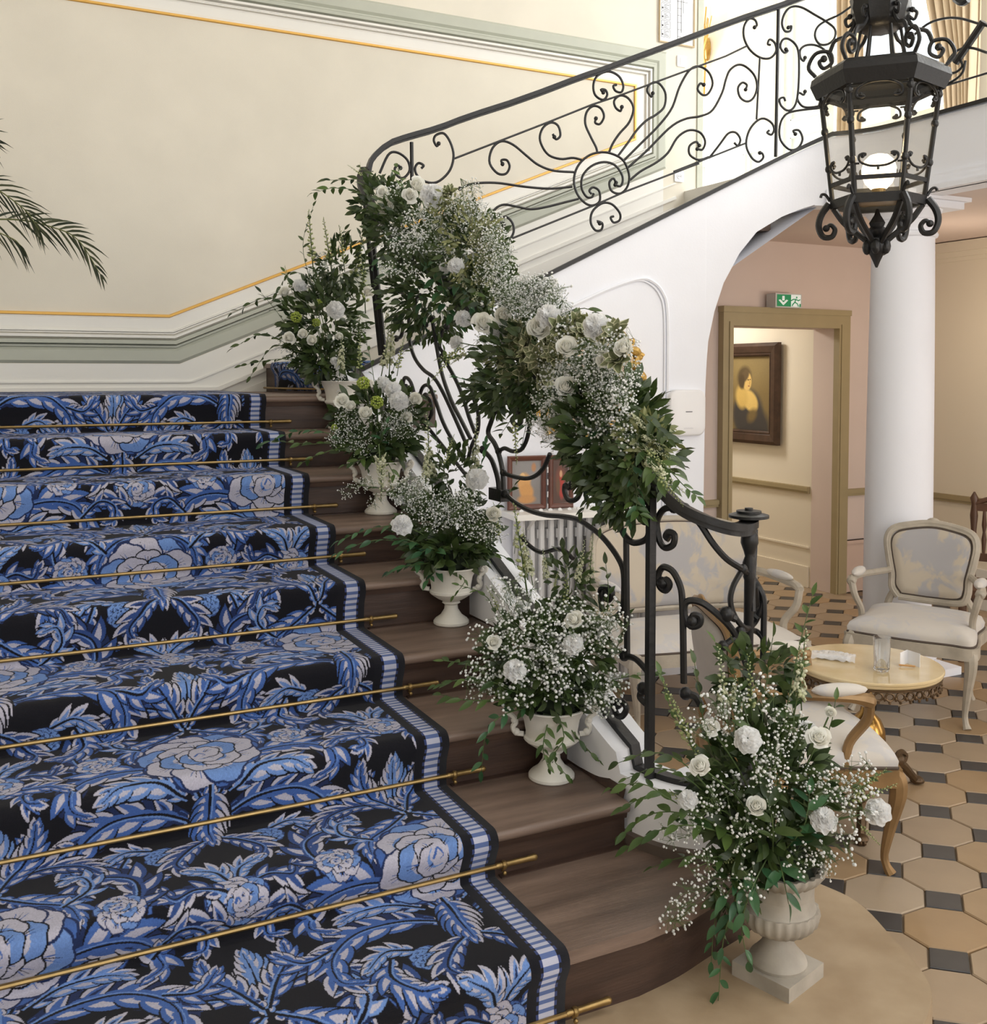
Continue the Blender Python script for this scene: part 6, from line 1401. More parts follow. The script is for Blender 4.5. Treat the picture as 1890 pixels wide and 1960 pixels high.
va, pA = vase('footed_vase', 'white two handled vase on the eighth step, topmost of the stair vases', 658, 818, ZN[8], .235, .225)
uE = onZ(1489, 1868, ZN[0]); UH = .305
t = thing('marble_urn', 'grey marble urn with fluted bowl and square plinth on the stone slab', 'urn', (uE.x, uE.y, ZN[0]), None, R(16))
MB().box(-.083, .083, -.083, .083, 0, .038).build('plinth', M_URN, t, local=True, smooth=False)
MB().lathe([(.072, .038), (.074, .046), (.070, .056), (.062, .064), (.044, .085), (.034, .11), (.040, .122), (.055, .128)], n=32).build('foot', M_URN, t, local=True, ang=.6)
MB().lathe([(.050, .126), (.078, .136), (.096, .155), (.102, .176), (.099, .192)], n=96, flute=24, fa=.028).build('fluted_bowl', M_URN, t, local=True, ang=1.)
MB().lathe([(.095, .190), (.090, .20), (.086, .25), (.090, .268), (.086, .20), (.02, .20)], n=36).build('neck', M_URN, t, local=True, ang=.6)
MB().lathe([(.088, .262), (.104, .276), (.116, .292), (.114, .302), (.100, .300), (.086, .27)], n=96, flute=28, fa=.03).build('fluted_rim', M_URN, t, local=True, ang=1.)
MB().ell((0, 0, .275), (.088, .088, .02), 20, 6).build('soil', mat('flower_foam', lin(34, 44, 28), .9), t, local=True)
def base_rot(p, k): return p
# ---- E: the big bouquet in the marble urn
def bouquet(name, label, px, py, D, cat='bouquet', group=None):
    b = Bouquet(name, label, cat, atD(px, py, D), group); b.core = b.o.copy(); return b
def foam(b, r, top=None):
    MB().ell(b.o, (r, r, r*.6), 12, 7).build('foam_block', mat('flower_foam', (.02, .03, .015)), b.t)
DE = project((uE.x, uE.y, .3))[2]
b = bouquet('urn_bouquet', 'large loose bouquet of white roses and gypsophila in the marble urn', 1490, 1625, DE, group='flower arrangements in vases up the stairs'); foam(b, .075)
for q in [(1342, 1467, DE-.17, 0), (1448, 1543, DE-.18, 1), (1568, 1413, DE-.10, 2, 1.1), (1590, 1364, DE-.05, 1, .62), (1362, 1392, DE-.08, 2, .8)]: b.rose(q[0], q[1], q[2], q[3], q[4] if len(q) > 4 else 1.)
for q in [(1432, 1415, DE-.16), (1578, 1567, DE-.16), (1680, 1553, DE-.08), (1316, 1528, DE-.12, .75), (1548, 1395, DE-.02, .7)]: b.carn(*q[:3], sc=q[3] if len(q) > 3 else .98)
for q in [(1410, 1345), (1450, 1335), (1380, 1345), (1330, 1390), (1400, 1385), (1475, 1440), (1520, 1420), (1480, 1490), (1530, 1480), (1560, 1500), (1360, 1540), (1330, 1580), (1400, 1520), (1300, 1590), (1420, 1600), (1470, 1570), (1540, 1640), (1600, 1620), (1620, 1570), (1650, 1530), (1600, 1500), (1640, 1480), (1480, 1460), (1340, 1645), (1360, 1690), (1430, 1680), (1310, 1710), (1300, 1760), (1500, 1380), (1590, 1660)]:
    b.gyp(q[0]+rf.uniform(-8, 8), q[1]+rf.uniform(-8, 8), DE+rf.uniform(-.17, -.06), rf.uniform(.75, 1.1))
for q in [((1535, 1360), (1532, 1225), 0), ((1385, 1370), (1375, 1235), 1), ((1440, 1380), (1432, 1250), 2), ((1330, 1420), (1285, 1330), 2), ((1360, 1470), (1295, 1395), 2), ((1330, 1440), (1270, 1300), 2), ((1520, 1370), (1545, 1200), 1), ((1600, 1540), (1720, 1500), 2), ((1620, 1530), (1700, 1470), 2), ((1420, 1640), (1350, 1660), 2), ((1360, 1590), (1280, 1510), 2), ((1640, 1570), (1688, 1620), 2), ((1400, 1360), (1410, 1290), 3)]: b.spike(q[0], q[1], DE-rf.uniform(.0, .12), q[2])
E_ = lambda x, y, e=0.: atD(x, y, DE+e)
for pts, n, L, k in [
  ([E_(1480, 1610), E_(1500, 1400, -.04), E_(1530, 1240, -.02), E_(1556, 1140)], 15, .05, 0), ([E_(1480, 1610), E_(1440, 1420, -.05), E_(1410, 1300), E_(1370, 1230)], 14, .055, 0), ([E_(1480, 1610), E_(1460, 1400), E_(1470, 1290, .04), E_(1480, 1220)], 14, .06, 1), ([E_(1500, 1600), E_(1520, 1400), E_(1510, 1300, .05)], 12, .065, 1),
  ([E_(1450, 1620), E_(1320, 1560, -.06), E_(1240, 1560, -.05), E_(1190, 1600, -.02)], 14, .055, 0), ([E_(1450, 1620), E_(1330, 1500, -.05), E_(1260, 1470), E_(1200, 1490, .03)], 13, .05, 0), ([E_(1440, 1630), E_(1320, 1530), E_(1250, 1520), E_(1195, 1545)], 12, .055, 0),
  ([E_(1440, 1600), E_(1340, 1440), E_(1290, 1370), E_(1265, 1290)], 13, .05, 0), ([E_(1430, 1610, -.08), E_(1330, 1580, -.12), E_(1260, 1590, -.10), E_(1205, 1620, -.06)], 11, .07, 0), ([E_(1430, 1600, -.05), E_(1320, 1470, -.08), E_(1250, 1440, -.05), E_(1185, 1460, 0)], 11, .062, 1), ([E_(1430, 1610, -.06), E_(1300, 1540, -.10), E_(1230, 1500, -.08), E_(1170, 1510, -.02)], 11, .066, 0), ([E_(1440, 1600), E_(1360, 1430), E_(1340, 1330), E_(1330, 1270)], 12, .05, 1),
  ([E_(1450, 1650, -.1), E_(1410, 1720, -.13), E_(1385, 1800, -.10), E_(1375, 1920, -.09)], 16, .06, 2), ([E_(1450, 1650, -.1), E_(1400, 1700, -.12), E_(1370, 1760, -.08), E_(1362, 1840, -.07)], 13, .055, 2), ([E_(1470, 1640, -.1), E_(1440, 1700, -.16), E_(1420, 1770, -.15), E_(1432, 1840, -.13)], 9, .06, 2),
  ([E_(1490, 1640, -.1), E_(1500, 1680, -.16), E_(1510, 1730, -.15)], 5, .085, 2), ([E_(1480, 1630, -.1), E_(1480, 1580, -.17), E_(1470, 1530, -.16)], 7, .08, 1), ([E_(1500, 1630, -.08), E_(1540, 1580, -.15), E_(1550, 1520, -.12)], 8, .08, 2),
  ([E_(1510, 1620), E_(1580, 1540, -.05), E_(1640, 1500), E_(1690, 1480)], 10, .04, 0), ([E_(1500, 1620), E_(1560, 1460), E_(1590, 1390), E_(1600, 1340)], 9, .05, 0), ([E_(1460, 1630), E_(1380, 1640, -.1), E_(1310, 1640, -.08), E_(1250, 1660, -.02)], 9, .055, 0)]: b.branch(pts, n, L, k)
b.mass(E_(1460, 1500, .02), (.17, .11, .17), 640, .060); b.mass(E_(1470, 1600, -.04), (.13, .08, .07), 200, .065); b.mass(E_(1450, 1290, .03), (.10, .07, .08), 140, .05); b.mass(E_(1400, 1690, -.07), (.05, .04, .09), 70, .05)
b.done()
# ---- D: second step
def std(name, label, tp, px, py, dz):
    D = project((tp.x, tp.y, tp.z+.2))[2]; b = bouquet(name, label, px, py, D, group='flower arrangements in vases up the stairs'); foam(b, .07); return b, D, (lambda x, y, e=0.: atD(x, y, D+e))
b, DD, P_ = std('vase_bouquet', 'wide bouquet with a ranunculus and delphinium spikes in the second step vase', pD, 1060, 1345, 0)
for q in [(1100, 1187, -.12, 2, 1.05), (945, 1230, -.12, 2, .85), (1165, 1200, -.06, 1, .8)]: b.rose(q[0], q[1], DD+q[2], q[3], q[4])
for q in [(985, 1280, -.17, 1.0), (1096, 1232, -.15, .95), (1000, 1165, -.02, .8), (1150, 1205, -.04, .8)]: b.carn(q[0], q[1], DD+q[2], q[3])
for k in range(30): b.gyp(rf.uniform(900, 1180), rf.uniform(1150, 1330), DD+rf.uniform(-.15, -.05), rf.uniform(.95, 1.3))
for q in [(985, 1150), (965, 1130), (1000, 1130), (1140, 1320), (1150, 1345), (925, 1220), (950, 1270)]: b.gyp(q[0], q[1], DD-.08, 1.1)
for q in [((1010, 1140), (985, 960), 2), ((1020, 1120), (1000, 1010), 0), ((1050, 1120), (1040, 1050), 3), ((1100, 1130), (1120, 1030), 0), ((1130, 1130), (1135, 1020), 1), ((960, 1180), (930, 1120), 2), ((1080, 1180), (1085, 1080), 2), ((1060, 1130), (1070, 1090), 2)]: b.spike(q[0], q[1], DD-rf.uniform(-.02, .08), q[2])
for pts, n, L, k in [([P_(1040, 1340), P_(960, 1310, -.1), P_(890, 1300, -.08), P_(835, 1312, -.05)], 14, .055, 0), ([P_(1040, 1340), P_(950, 1290), P_(890, 1270), P_(850, 1265)], 11, .05, 0), ([P_(1030, 1350, -.05), P_(960, 1370, -.13), P_(930, 1410, -.12), P_(922, 1475, -.1)], 12, .055, 2), ([P_(1040, 1340, -.03), P_(950, 1340, -.12), P_(890, 1340, -.1), P_(845, 1330, -.06)], 13, .055, 0),
  ([P_(1070, 1340), P_(1150, 1280), P_(1190, 1220), P_(1195, 1150)], 12, .055, 1), ([P_(1080, 1340), P_(1150, 1200), P_(1165, 1140), P_(1160, 1080)], 12, .05, 1), ([P_(1080, 1340), P_(1180, 1300), P_(1250, 1290)], 9, .05, 0), ([P_(1060, 1350, -.06), P_(1080, 1410, -.13), P_(1060, 1450, -.13), P_(1090, 1490, -.1)], 13, .045, 0), ([P_(1080, 1380, -.06), P_(1130, 1440, -.05), P_(1170, 1470, -.02), P_(1230, 1490)], 13, .05, 0), ([P_(1050, 1380, -.08), P_(1040, 1430, -.13), P_(1050, 1470, -.12)], 9, .045, 0),
  ([P_(1050, 1340), P_(1090, 1130, .05), P_(1080, 1060, .05)], 10, .045, 1), ([P_(1030, 1340), P_(960, 1200), P_(930, 1140), P_(880, 1120)], 9, .045, 0)]: b.branch(pts, n, L, k)
b.mass(P_(1050, 1250, .0), (.19, .11, .14), 480, .055); b.mass(P_(1050, 1320, -.03), (.16, .10, .06), 200, .06); b.mass(P_(1090, 1110, .03), (.07, .05, .10), 90, .045)
b.done()
# ---- C: fourth step
b, DC, P_ = std('vase_bouquet', 'leafy bouquet with tall cream delphinium spikes in the fourth step vase', pC, 862, 1075, 0)
for q in [(946, 985, -.1, 1, .95)]: b.rose(q[0], q[1], DC+q[2]-.04, q[3], q[4]*1.25)
for q in [(771, 1003, -.15, 1.0), (912, 915, -.03, 1.1), (765, 955, -.05, .5)]: b.carn(q[0], q[1], DC+q[2]-.04, q[3]*1.15)
for q in [(845, 965), (880, 985), (905, 1010), (865, 975), (925, 1025), (830, 985), (800, 950), (815, 970), (790, 930), (930, 1000), (895, 960), (770, 940), (800, 975)]: b.gyp(q[0], q[1], DC-rf.uniform(.06, .13), 1., True); b.gyp(q[0]+rf.uniform(-30, 30), q[1]+rf.uniform(-20, 20), DC-.1, .9)
for q in [((830, 950), (818, 790), 0), ((815, 930), (820, 850), 3), ((905, 930), (912, 795), 0), ((960, 1040), (945, 960), 2), ((985, 1060), (990, 990), 0), ((1010, 1110), (1000, 1030), 3), ((725, 850), (730, 960), 3), ((850, 900), (870, 830), 2)]: b.spike(q[0], q[1], DC-rf.uniform(-.04, .06), q[2])
for pts, n, L, k in [([P_(850, 1070), P_(780, 1040, -.12), P_(710, 1035, -.12), P_(645, 1060, -.08)], 14, .06, 2), ([P_(850, 1070), P_(770, 1010), P_(700, 1015), P_(650, 1035)], 12, .06, 2), ([P_(850, 1075, -.05), P_(800, 1080, -.14), P_(770, 1085, -.14), P_(745, 1095, -.12)], 9, .07, 2), ([P_(850, 1070), P_(800, 1040, -.14), P_(760, 1030, -.15)], 9, .075, 2), ([P_(850, 1070), P_(830, 1050, -.16), P_(800, 1060, -.18)], 8, .075, 2), ([P_(870, 1070), P_(920, 1000), P_(960, 960), P_(985, 930)], 11, .055, 1), ([P_(870, 1070), P_(950, 1060), P_(1000, 1090)], 9, .055, 0), ([P_(860, 1070), P_(860, 940), P_(840, 870), P_(835, 820)], 11, .05, 0), ([P_(870, 1070), P_(900, 940), P_(925, 880), P_(930, 850)], 10, .055, 2), ([P_(850, 1070), P_(780, 980), P_(740, 940), P_(700, 930)], 9, .05, 0), ([P_(860, 1090, -.06), P_(890, 1110, -.1), P_(870, 1140, -.1)], 6, .04, 0), ([P_(840, 1085, -.06), P_(820, 1110, -.12)], 4, .06, 2)]: b.branch(pts, n, L, k)
b.mass(P_(860, 1010, .0), (.17, .11, .11), 420, .06); b.mass(P_(860, 1055, -.04), (.13, .10, .05), 220, .07); b.mass(P_(870, 910, .02), (.09, .06, .12), 120, .05)
b.done()
# ---- B: sixth step
b, DB, P_ = std('vase_bouquet', 'bouquet with two lime viburnum balls in the sixth step vase', pB, 726, 872, 0)
for q in [(655, 768, -.1, 2, .95), (700, 792, -.13, 1, 1.), (672, 778, -.1, 1, .8), (795, 765, -.08, 1, .95), (778, 800, -.06, 2, .8)]: b.rose(q[0], q[1], DB+q[2]-.04, q[3], q[4]*1.25)
for q in [(765, 765, -.1, 1.1), (752, 745, -.06, .9), (735, 735, -.02, .9)]: b.carn(q[0], q[1], DB+q[2]-.04, q[3]*1.15)
for q in [(696, 733, -.1, 1.0), (722, 770, -.13, 1.0), (640, 818, -.1, .5)]: b.vib(q[0], q[1], DB+q[2], q[3])
for q in [(660, 810), (680, 830), (650, 840), (755, 800), (770, 820), (740, 810), (760, 790), (700, 850), (785, 830), (670, 795), (750, 830), (775, 790)]: b.gyp(q[0], q[1], DB-rf.uniform(.06, .13), .95, True)
for q in [(690, 930), (665, 940), (705, 925), (640, 835), (690, 860), (720, 960)]: b.gyp(q[0], q[1], DB-.14, .75)
for q in [((745, 720), (752, 585), 0), ((730, 720), (745, 620), 1), ((722, 800), (735, 900), 0), ((735, 850), (755, 960), 1), ((650, 720), (655, 640), 3), ((760, 720), (775, 640), 2), ((690, 720), (690, 640), 2)]: b.spike(q[0], q[1], DB-rf.uniform(-.06, .1), q[2])
for pts, n, L, k in [([P_(710, 870), P_(630, 830, -.14), P_(570, 825, -.14), P_(505, 850, -.1)], 14, .06, 2), ([P_(710, 870), P_(640, 850, -.12), P_(590, 850, -.12), P_(535, 845, -.1)], 12, .06, 0), ([P_(710, 870), P_(650, 860, -.15), P_(610, 870, -.15), P_(580, 885, -.13)], 9, .055, 0), ([P_(735, 870), P_(790, 830), P_(815, 790), P_(820, 740)], 11, .055, 1), ([P_(730, 870), P_(740, 760), P_(760, 690), P_(790, 660)], 12, .06, 1), ([P_(725, 870), P_(720, 760), P_(710, 690), P_(700, 650)], 10, .05, 0), ([P_(735, 870, -.05), P_(750, 900, -.12), P_(770, 935, -.12), P_(790, 960, -.08)], 10, .05, 0), ([P_(735, 870), P_(800, 860), P_(830, 880), P_(850, 920)], 9, .05, 0), ([P_(720, 870, -.05), P_(690, 880, -.14), P_(660, 890, -.14)], 7, .06, 0), ([P_(730, 870), P_(730, 840, -.15), P_(740, 810, -.15)], 8, .06, 2)]: b.branch(pts, n, L, k)
b.mass(P_(725, 800, .0), (.19, .11, .14), 430, .06); b.mass(P_(725, 850, -.04), (.16, .11, .06), 200, .065)
b.done()
# ---- A: eighth step
b, DA, P_ = std('vase_bouquet', 'tall airy bouquet with dark side branches in the topmost stair vase', pA, 640, 728, 0)
for q in [(553, 647, -.1, 2, .95), (580, 640, -.12, 1, .85), (598, 652, -.12, 1, .9), (650, 645, -.08, 1, .7), (545, 560, -.02, 1, .9)]: b.rose(q[0], q[1], DA+q[2]-.04, q[3], q[4]*1.25)
for q in [(643, 592, -.1, 1.15), (575, 545, 0, .9)]: b.carn(q[0], q[1], DA+q[2]-.04, q[3]*1.15)
for q in [(567, 607, -.1, 1.0), (605, 618, -.06, .8), (610, 580, -.05, .7)]: b.vib(q[0], q[1], DA+q[2], q[3])
for q in [(640, 700), (655, 680), (645, 720), (545, 660), (560, 690), (640, 660), (690, 630), (620, 500), (600, 530), (655, 740)]: b.gyp(q[0], q[1], DA-rf.uniform(.04, .1), .95)
for q in [(648, 700), (652, 715), (640, 690)]: b.carn(q[0], q[1], DA-.13, .6)
for q in [((600, 520), (590, 400), 2), ((635, 520), (618, 415), 2), ((660, 520), (650, 430), 2), ((560, 560), (545, 508), 2), ((650, 760), (640, 650), 0), ((680, 720), (690, 600), 2), ((690, 700), (680, 640), 0), ((700, 600), (690, 480), 2), ((670, 560), (700, 430), 2)]: b.spike(q[0], q[1], DA-rf.uniform(-.06, .06), q[2])
for pts, n, L, k in [([P_(630, 725), P_(560, 600, -.06), P_(510, 570, -.05), P_(445, 600, 0)], 16, .06, 1), ([P_(630, 725), P_(550, 660, -.08), P_(500, 640, -.06), P_(448, 665, -.02)], 14, .065, 1), ([P_(630, 725), P_(560, 690, -.1), P_(510, 690, -.08), P_(462, 700, -.04)], 12, .06, 1), ([P_(640, 725), P_(600, 560), P_(580, 470), P_(600, 395)], 16, .055, 1), ([P_(640, 725), P_(610, 560), P_(560, 520), P_(530, 560)], 12, .055, 1), ([P_(645, 725), P_(640, 560), P_(635, 480), P_(660, 440)], 14, .055, 1), ([P_(650, 725), P_(680, 600), P_(700, 500), P_(690, 450)], 14, .06, 1), ([P_(640, 725), P_(600, 640), P_(570, 560), P_(545, 520)], 12, .06, 0), ([P_(640, 725), P_(590, 690), P_(540, 610), P_(500, 560)], 12, .06, 1), ([P_(640, 725), P_(560, 670), P_(520, 665), P_(480, 720)], 10, .055, 1), ([P_(650, 725), P_(670, 640), P_(690, 560), P_(720, 540)], 11, .055, 0)]: b.branch(pts, n, L, k, 1.1)
b.mass(P_(620, 620, .0), (.19, .12, .24), 520, .062); b.mass(P_(625, 690, -.04), (.14, .10, .09), 220, .07); b.mass(P_(650, 520, .04), (.12, .08, .17), 200, .055)
b.done()
# ---- garlands tied to the handrail
def garland(label, px, py, D): 
    b = Bouquet('rail_garland', label, 'garland', atD(px, py, D), 'flower garlands on the handrail'); b.core = b.o.copy(); return b
b = garland('upper flower garland hanging on the handrail corner at the landing', 830, 470, 4.35); DF = 4.30
HD = lambda x: float(np.interp(x, [600, 710, 780, 850, 1000, 1100, 1200, 1250, 1330], [5.0, 4.95, 4.53, 4.18, 3.59, 3.28, 3.02, 2.91, 2.76]))
F_ = lambda x, y, e=0.: atD(x, y, HD(x)+e)
for q in [(738, 398, -.16, 1, 1.35), (733, 368, -.06, 2, .9), (798, 355, -.1, 1, 1.15), (785, 375, -.12, 2, 1.), (705, 560, -.0, 1, .9)]: b.rose(q[0], q[1], HD(q[0])+q[2]-.09, q[3], q[4]*1.3)
for q in [(830, 372, -.13, 1.25), (872, 507, -.16, .8), (850, 512, -.12, .6)]: b.carn(q[0], q[1], HD(q[0])+q[2]-.09, q[3]*1.2)
for q in [(770, 430), (790, 445), (760, 460), (800, 465), (850, 425), (870, 435), (860, 450), (840, 440), (890, 420), (905, 400), (880, 390), (930, 460), (950, 470), (760, 370), (765, 480), (940, 500), (960, 520), (790, 480), (960, 480), (900, 370), (820, 410), (740, 455), (915, 430), (945, 450), (955, 540), (965, 500), (930, 520), (975, 560), (990, 590)]: b.gyp(q[0], q[1], HD(q[0])-rf.uniform(.05, .16), rf.uniform(.9, 1.15), True)
for q in [((880, 550), (888, 490), 0), ((890, 560), (885, 515), 3), ((905, 540), (930, 490), 2), ((930, 560), (960, 500), 1), ((940, 600), (955, 540), 2), ((900, 590), (920, 540), 1), ((930, 520), (960, 470), 3), ((700, 340), (665, 315), 2), ((745, 590), (735, 640), 0), ((690, 330), (690, 310), 2), ((870, 610), (905, 600), 2), ((900, 545), (945, 520), 0), ((910, 500), (950, 490), 3), ((890, 575), (925, 585), 0), ((925, 480), (955, 455), 3), ((930, 590), (955, 565), 0)]: b.spike(q[0], q[1], HD(q[0][0])-rf.uniform(.13, .20), q[2])
for q in [(840, 380), (860, 370), (880, 400), (825, 395), (900, 440), (915, 460), (930, 440), (850, 395), (895, 470), (940, 480)]: b.varie(q[0], q[1], HD(q[0])-rf.uniform(.04, .12), 1.)
for pts, n, L, k in [([F_(760, 430), F_(690, 370, -.05), F_(640, 360, 0), F_(598, 370, .05)], 15, .065, 0), ([F_(760, 430), F_(700, 350, -.05), F_(660, 345), F_(625, 345)], 12, .065, 1), ([F_(760, 420), F_(720, 340, -.05), F_(690, 320)], 9, .06, 1), ([F_(780, 450, -.05), F_(740, 480, -.14), F_(715, 510, -.12)], 9, .07, 2), ([F_(780, 460, -.05), F_(760, 510, -.14), F_(730, 530, -.12)], 8, .07, 2), ([F_(820, 470, -.05), F_(830, 530, -.16), F_(850, 580, -.14), F_(880, 620, -.1)], 12, .07, 2), ([F_(810, 470, -.05), F_(800, 550, -.14), F_(815, 610, -.12), F_(800, 650, -.06)], 13, .065, 2), ([F_(830, 480, -.05), F_(850, 560, -.14), F_(840, 620, -.1), F_(850, 670, -.04)], 12, .06, 0), ([F_(860, 480), F_(900, 560, -.1), F_(930, 620, -.06)], 10, .06, 0), ([F_(760, 430), F_(720, 440, -.08), F_(690, 470)], 8, .06, 1), ([F_(820, 470), F_(870, 530, -.15), F_(900, 590, -.12)], 10, .07, 2), ([F_(780, 420), F_(770, 350), F_(760, 320)], 7, .055, 0)]: b.branch(pts, n, L, k, 1.1)
b.mass(F_(790, 440, 0.050), (.20, .13, .17), 651, .052); b.mass(F_(830, 560, 0.020), (.22, .12, .20), 682, .052); b.mass(F_(905, 500, 0.050), (.15, .11, .22), 465, .046); b.mass(F_(935, 560, 0.050), (.11, .09, .12), 232, .05); b.mass(F_(730, 390, 0.050), (.13, .09, .12), 217, .06)
b.mass(F_(905, 470, -.10), (.12, .06, .15), 260, .030, q=b.olive); b.mass(F_(870, 400, -.08), (.10, .06, .08), 140, .028, q=b.olive)
for k in range(26): b.gyp(rf.uniform(740, 960), rf.uniform(400, 520), HD(850)-rf.uniform(.12, .2), rf.uniform(.8, 1.05))
b.done()
b = garland('lower flower garland with variegated leaves spilling over the handrail', 1060, 720, 3.45); DG = 3.38
G_ = lambda x, y, e=0.: atD(x, y, HD(x)+e)
for q in [(927, 620, -.14, 2, 1.25), (1032, 630, -.18, 1, 1.3), (962, 605, -.1, 1, 1.), (1085, 665, -.18, 0, 1.), (1082, 742, -.2, 1, 1.1), (1195, 668, -.12, 1, .9), (1160, 690, -.12, 2, .85)]: b.rose(q[0], q[1], HD(q[0])+q[2]-.09, q[3], q[4]*1.3)
for q in [(955, 632, -.12, .95), (888, 608, -.08, .85), (1050, 602, -.16, 1.0), (1140, 622, -.14, 1.0), (875, 655, -.04, .7)]: b.carn(q[0], q[1], HD(q[0])+q[2]-.09, q[3]*1.2)
for q in [(990, 555), (1010, 550), (1030, 560), (970, 570), (1000, 580), (1040, 575), (985, 585), (1020, 590), (1060, 580), (1080, 600), (935, 690), (950, 670), (930, 660), (1130, 710), (1150, 700), (1165, 725), (1140, 735), (1175, 710), (1120, 690), (1080, 775), (1060, 790), (1100, 780), (1090, 810), (1120, 790), (1070, 820), (1110, 760), (1045, 760), (1130, 660), (1170, 660), (1090, 640), (1060, 840), (1030, 810), (1150, 760), (1065, 700), (1100, 710), (1180, 740), (1190, 690), (1200, 720), (1160, 780), (1130, 830), (1150, 690)]: b.gyp(q[0], q[1], HD(q[0])-rf.uniform(.11, .22), rf.uniform(.8, 1.05), True)
for q in [(1000, 650), (1010, 680), (990, 690), (1030, 680), (1020, 710), (980, 660), (1040, 700), (1000, 715), (960, 700), (1050, 660), (1070, 630), (1100, 620), (1120, 640), (970, 720), (990, 630), (1160, 640), (1180, 640), (1015, 655), (1035, 720), (1060, 680), (1185, 690)]: b.varie(q[0], q[1], HD(q[0])-rf.uniform(.13, .21), rf.uniform(1.05, 1.35))
for q in [((1090, 860), (1095, 935), 0), ((1085, 850), (1100, 920), 3), ((1230, 850), (1290, 905), 2), ((1240, 880), (1320, 950), 1), ((1220, 830), (1270, 860), 3), ((1190, 830), (1240, 880), 3), ((1210, 800), (1255, 840), 0), ((1215, 850), (1290, 880), 0), ((1225, 870), (1280, 930), 3), ((1200, 790), (1240, 815), 3), ((1250, 900), (1310, 970), 2), ((900, 660), (830, 690), 2), ((880, 660), (825, 730), 2), ((900, 670), (860, 700), 3), ((1180, 870), (1230, 930), 2), ((960, 760), (965, 810), 2), ((985, 790), (990, 890), 2)]: b.spike(q[0], q[1], HD(q[0][0])-rf.uniform(.15, .23), q[2])
for pts, n, L, k in [([G_(1100, 760, -.1), G_(1170, 830, -.12), G_(1200, 910, -.12), G_(1180, 1000, -.12)], 17, .06, 0), ([G_(1110, 760, -.1), G_(1190, 800, -.12), G_(1240, 880, -.12), G_(1260, 920, -.12)], 14, .065, 0), ([G_(1100, 770, -.1), G_(1150, 850, -.12), G_(1160, 930, -.12), G_(1150, 1010, -.12)], 15, .06, 0), ([G_(1090, 780, -.1), G_(1130, 860, -.12), G_(1130, 940, -.12), G_(1115, 980, -.12)], 12, .06, 1), ([G_(1120, 750, -.1), G_(1210, 780, -.12), G_(1260, 820, -.12), G_(1280, 840, -.12)], 11, .065, 1), ([G_(1120, 770, -.1), G_(1200, 870, -.12), G_(1220, 960, -.12), G_(1200, 1010, -.12)], 13, .055, 2), ([G_(1000, 720, -.05), G_(930, 690, -.1), G_(880, 680), G_(850, 690)], 11, .055, 0), ([G_(1000, 730, -.05), G_(940, 740, -.12), G_(900, 730), G_(870, 720)], 10, .065, 2), ([G_(1010, 740, -.05), G_(980, 800, -.12), G_(960, 830)], 8, .065, 1), ([G_(1020, 740, -.05), G_(1010, 800, -.12), G_(1000, 850)], 8, .065, 2), ([G_(980, 650), G_(920, 590, -.05), G_(880, 560)], 8, .055, 0), ([G_(1200, 850, -.12), G_(1270, 890, -.12), G_(1310, 930, -.12), G_(1335, 950, -.12)], 11, .05, 0), ([G_(1180, 800, -.12), G_(1180, 880, -.12), G_(1210, 960, -.12), G_(1230, 990, -.12)], 12, .055, 0), ([G_(1040, 620, -.05), G_(1110, 590, -.1), G_(1170, 610, -.1)], 8, .05, 1), ([G_(1130, 780, -.1), G_(1150, 830, -.12), G_(1140, 900, -.12)], 10, .06, 2)]: b.branch(pts, n, L, k)
b.mass(G_(1040, 700, 0.030), (.24, .12, .18), 868, .050); b.mass(G_(1170, 830, -0.050), (.15, .09, .19), 651, .06); b.mass(G_(1190, 930, -0.090), (.09, .06, .12), 248, .046); b.mass(G_(960, 750, 0.030), (.14, .09, .08), 248, .050); b.mass(G_(1230, 880, -0.070), (.10, .06, .10), 217, .05)
b.mass(G_(985, 690, -.10), (.09, .05, .09), 200, .028, q=b.olive); b.mass(G_(1235, 840, -.06), (.09, .06, .07), 150, .034, q=b.olive); b.mass(G_(1130, 640, -.06), (.09, .05, .05), 110, .03, q=b.olive)
for k in range(34): x = rf.uniform(1040, 1200); b.gyp(x, rf.uniform(640, 830)-(1120-x)*.2, HD(x)-rf.uniform(.14, .22), rf.uniform(.8, 1.05))
for k in range(14): x = rf.uniform(960, 1080); b.gyp(x, rf.uniform(545, 610), HD(x)-rf.uniform(.08, .16), rf.uniform(.9, 1.1))
b.done(M_LEAFD)
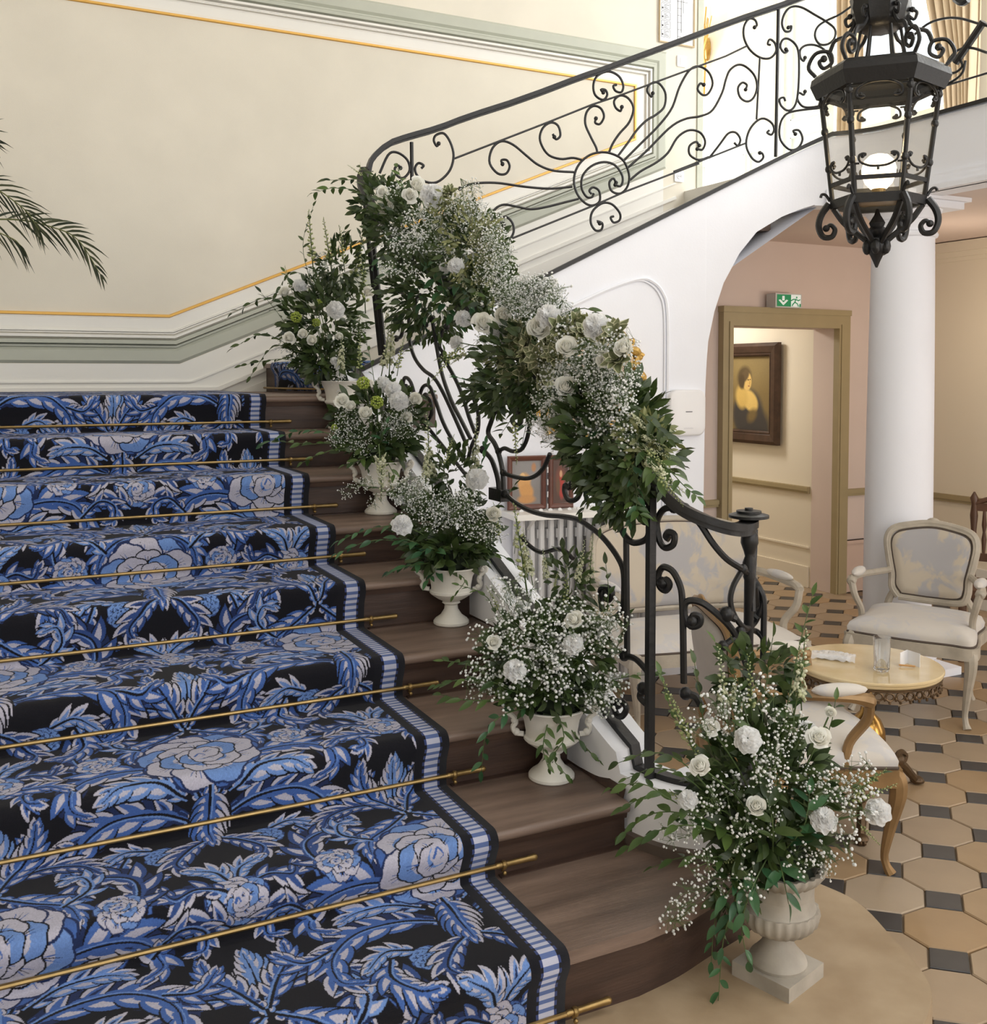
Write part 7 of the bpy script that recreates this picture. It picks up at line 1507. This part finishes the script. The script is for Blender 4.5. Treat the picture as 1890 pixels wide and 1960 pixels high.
# ---- palm on the landing, fronds reaching into view
PD = 4.85
pc = onZ(-330, 760, Z9+.003); pc = atD(-300, 760, PD); pc.z = Z9+.004
t = thing('potted_palm', 'potted palm on the landing, its fronds reaching in at the left edge', 'palm', pc)
MB().lathe([(.11, 0), (.13, .02), (.16, .22), (.175, .26), (.165, .27), (.15, .24), (.02, .23)], n=28).build('pot', mat('glazed_pot', lin(150, 140, 126), .4), t, local=True)
tr0 = pc+Vector((0, 0, .22)); tr1 = atD(-210, 470, PD)
MB().tube(spline([tr0, tr0.lerp(tr1, .5)+Vector((.02, 0, 0)), tr1], 14), [.03-.0012*i for i in range(14)], 8).build('trunk', mat('palm_trunk', lin(110, 96, 70), .8, var=.3, scale=40), t)
M_PALM = leaf_mat('palm_green', lin(46, 58, 44), lin(86, 92, 66), .45)
def frond(pts, n, L, droop, side=(1, 1), w_=.010, parts=True):
    P = spline([atD(x, y, PD+e) for x, y, e in pts], 40); fr_ = MB().tube(P, [.005*(1-.8*i/39)+.0008 for i in range(40)], 5).build('frond', mat('palm_rachis', lin(110, 116, 70), .5), t)
    for i in range(n):
        f = .18+.82*i/(n-1); x = f*39; j = min(int(x), 38); p = P[j].lerp(P[j+1], x-j); tg = (P[j+1]-P[j]).normalized()
        for sg in (1, -1):
            if not side[0 if sg > 0 else 1]: continue
            nrm = (Vector(_u)*sg*.8+Vector(_f)*rf.uniform(-.5, .5)-tg*0).normalized(); l_ = L*(math.sin(math.pi*(.12+.80*f))**.6)*rf.uniform(.85, 1.1); d = (tg*.9+nrm*(.75-.3*f)).normalized()
            S_ = [p+d*l_*u-Vector((0, 0, droop*l_*u*u)) for u in (0, .25, .5, .75, 1.)]; q = MB(); wv_ = d.cross(Vector(_f)).normalized()
            if wv_.length < .1: wv_ = Vector((0, 0, 1))
            vs = []
            for k, ww in enumerate((.35, 1., .9, .55, .0)): vs += [S_[k]+wv_*w_*ww*.5-Vector(_f)*.002*ww, S_[k]-wv_*w_*ww*.5+Vector(_f)*.002*ww]
            q.add(vs, [(k*2, k*2+1, k*2+3, k*2+2) for k in range(4)]); o = q.build('leaflet', M_PALM, fr_)
frond([(-210, 470, 0), (-120, 380, 0), (-40, 350, 0), (40, 395, 0), (75, 440, 0)], 20, .20, .35, (1, 1))
frond([(-210, 470, 0), (-100, 430, .02), (20, 420, .03), (100, 435, .03), (150, 460, .02), (192, 525, 0)], 17, .17, .30, (1, 1), .012)
frond([(-210, 470, 0), (-120, 430, -.05), (-50, 430, -.08), (20, 455, -.1), (40, 470, -.1)], 18, .16, .45, (0, 1))
frond([(-210, 470, 0), (-150, 320, 0), (-60, 250, 0), (-20, 270, 0)], 12, .22, .2, (1, 1)); frond([(-210, 470, 0), (-280, 360, -.4), (-330, 400, -.7)], 12, .2, .3, (1, 1)); frond([(-210, 470, 0), (-180, 340, -.3), (-140, 300, -.5)], 12, .2, .3, (1, 1))
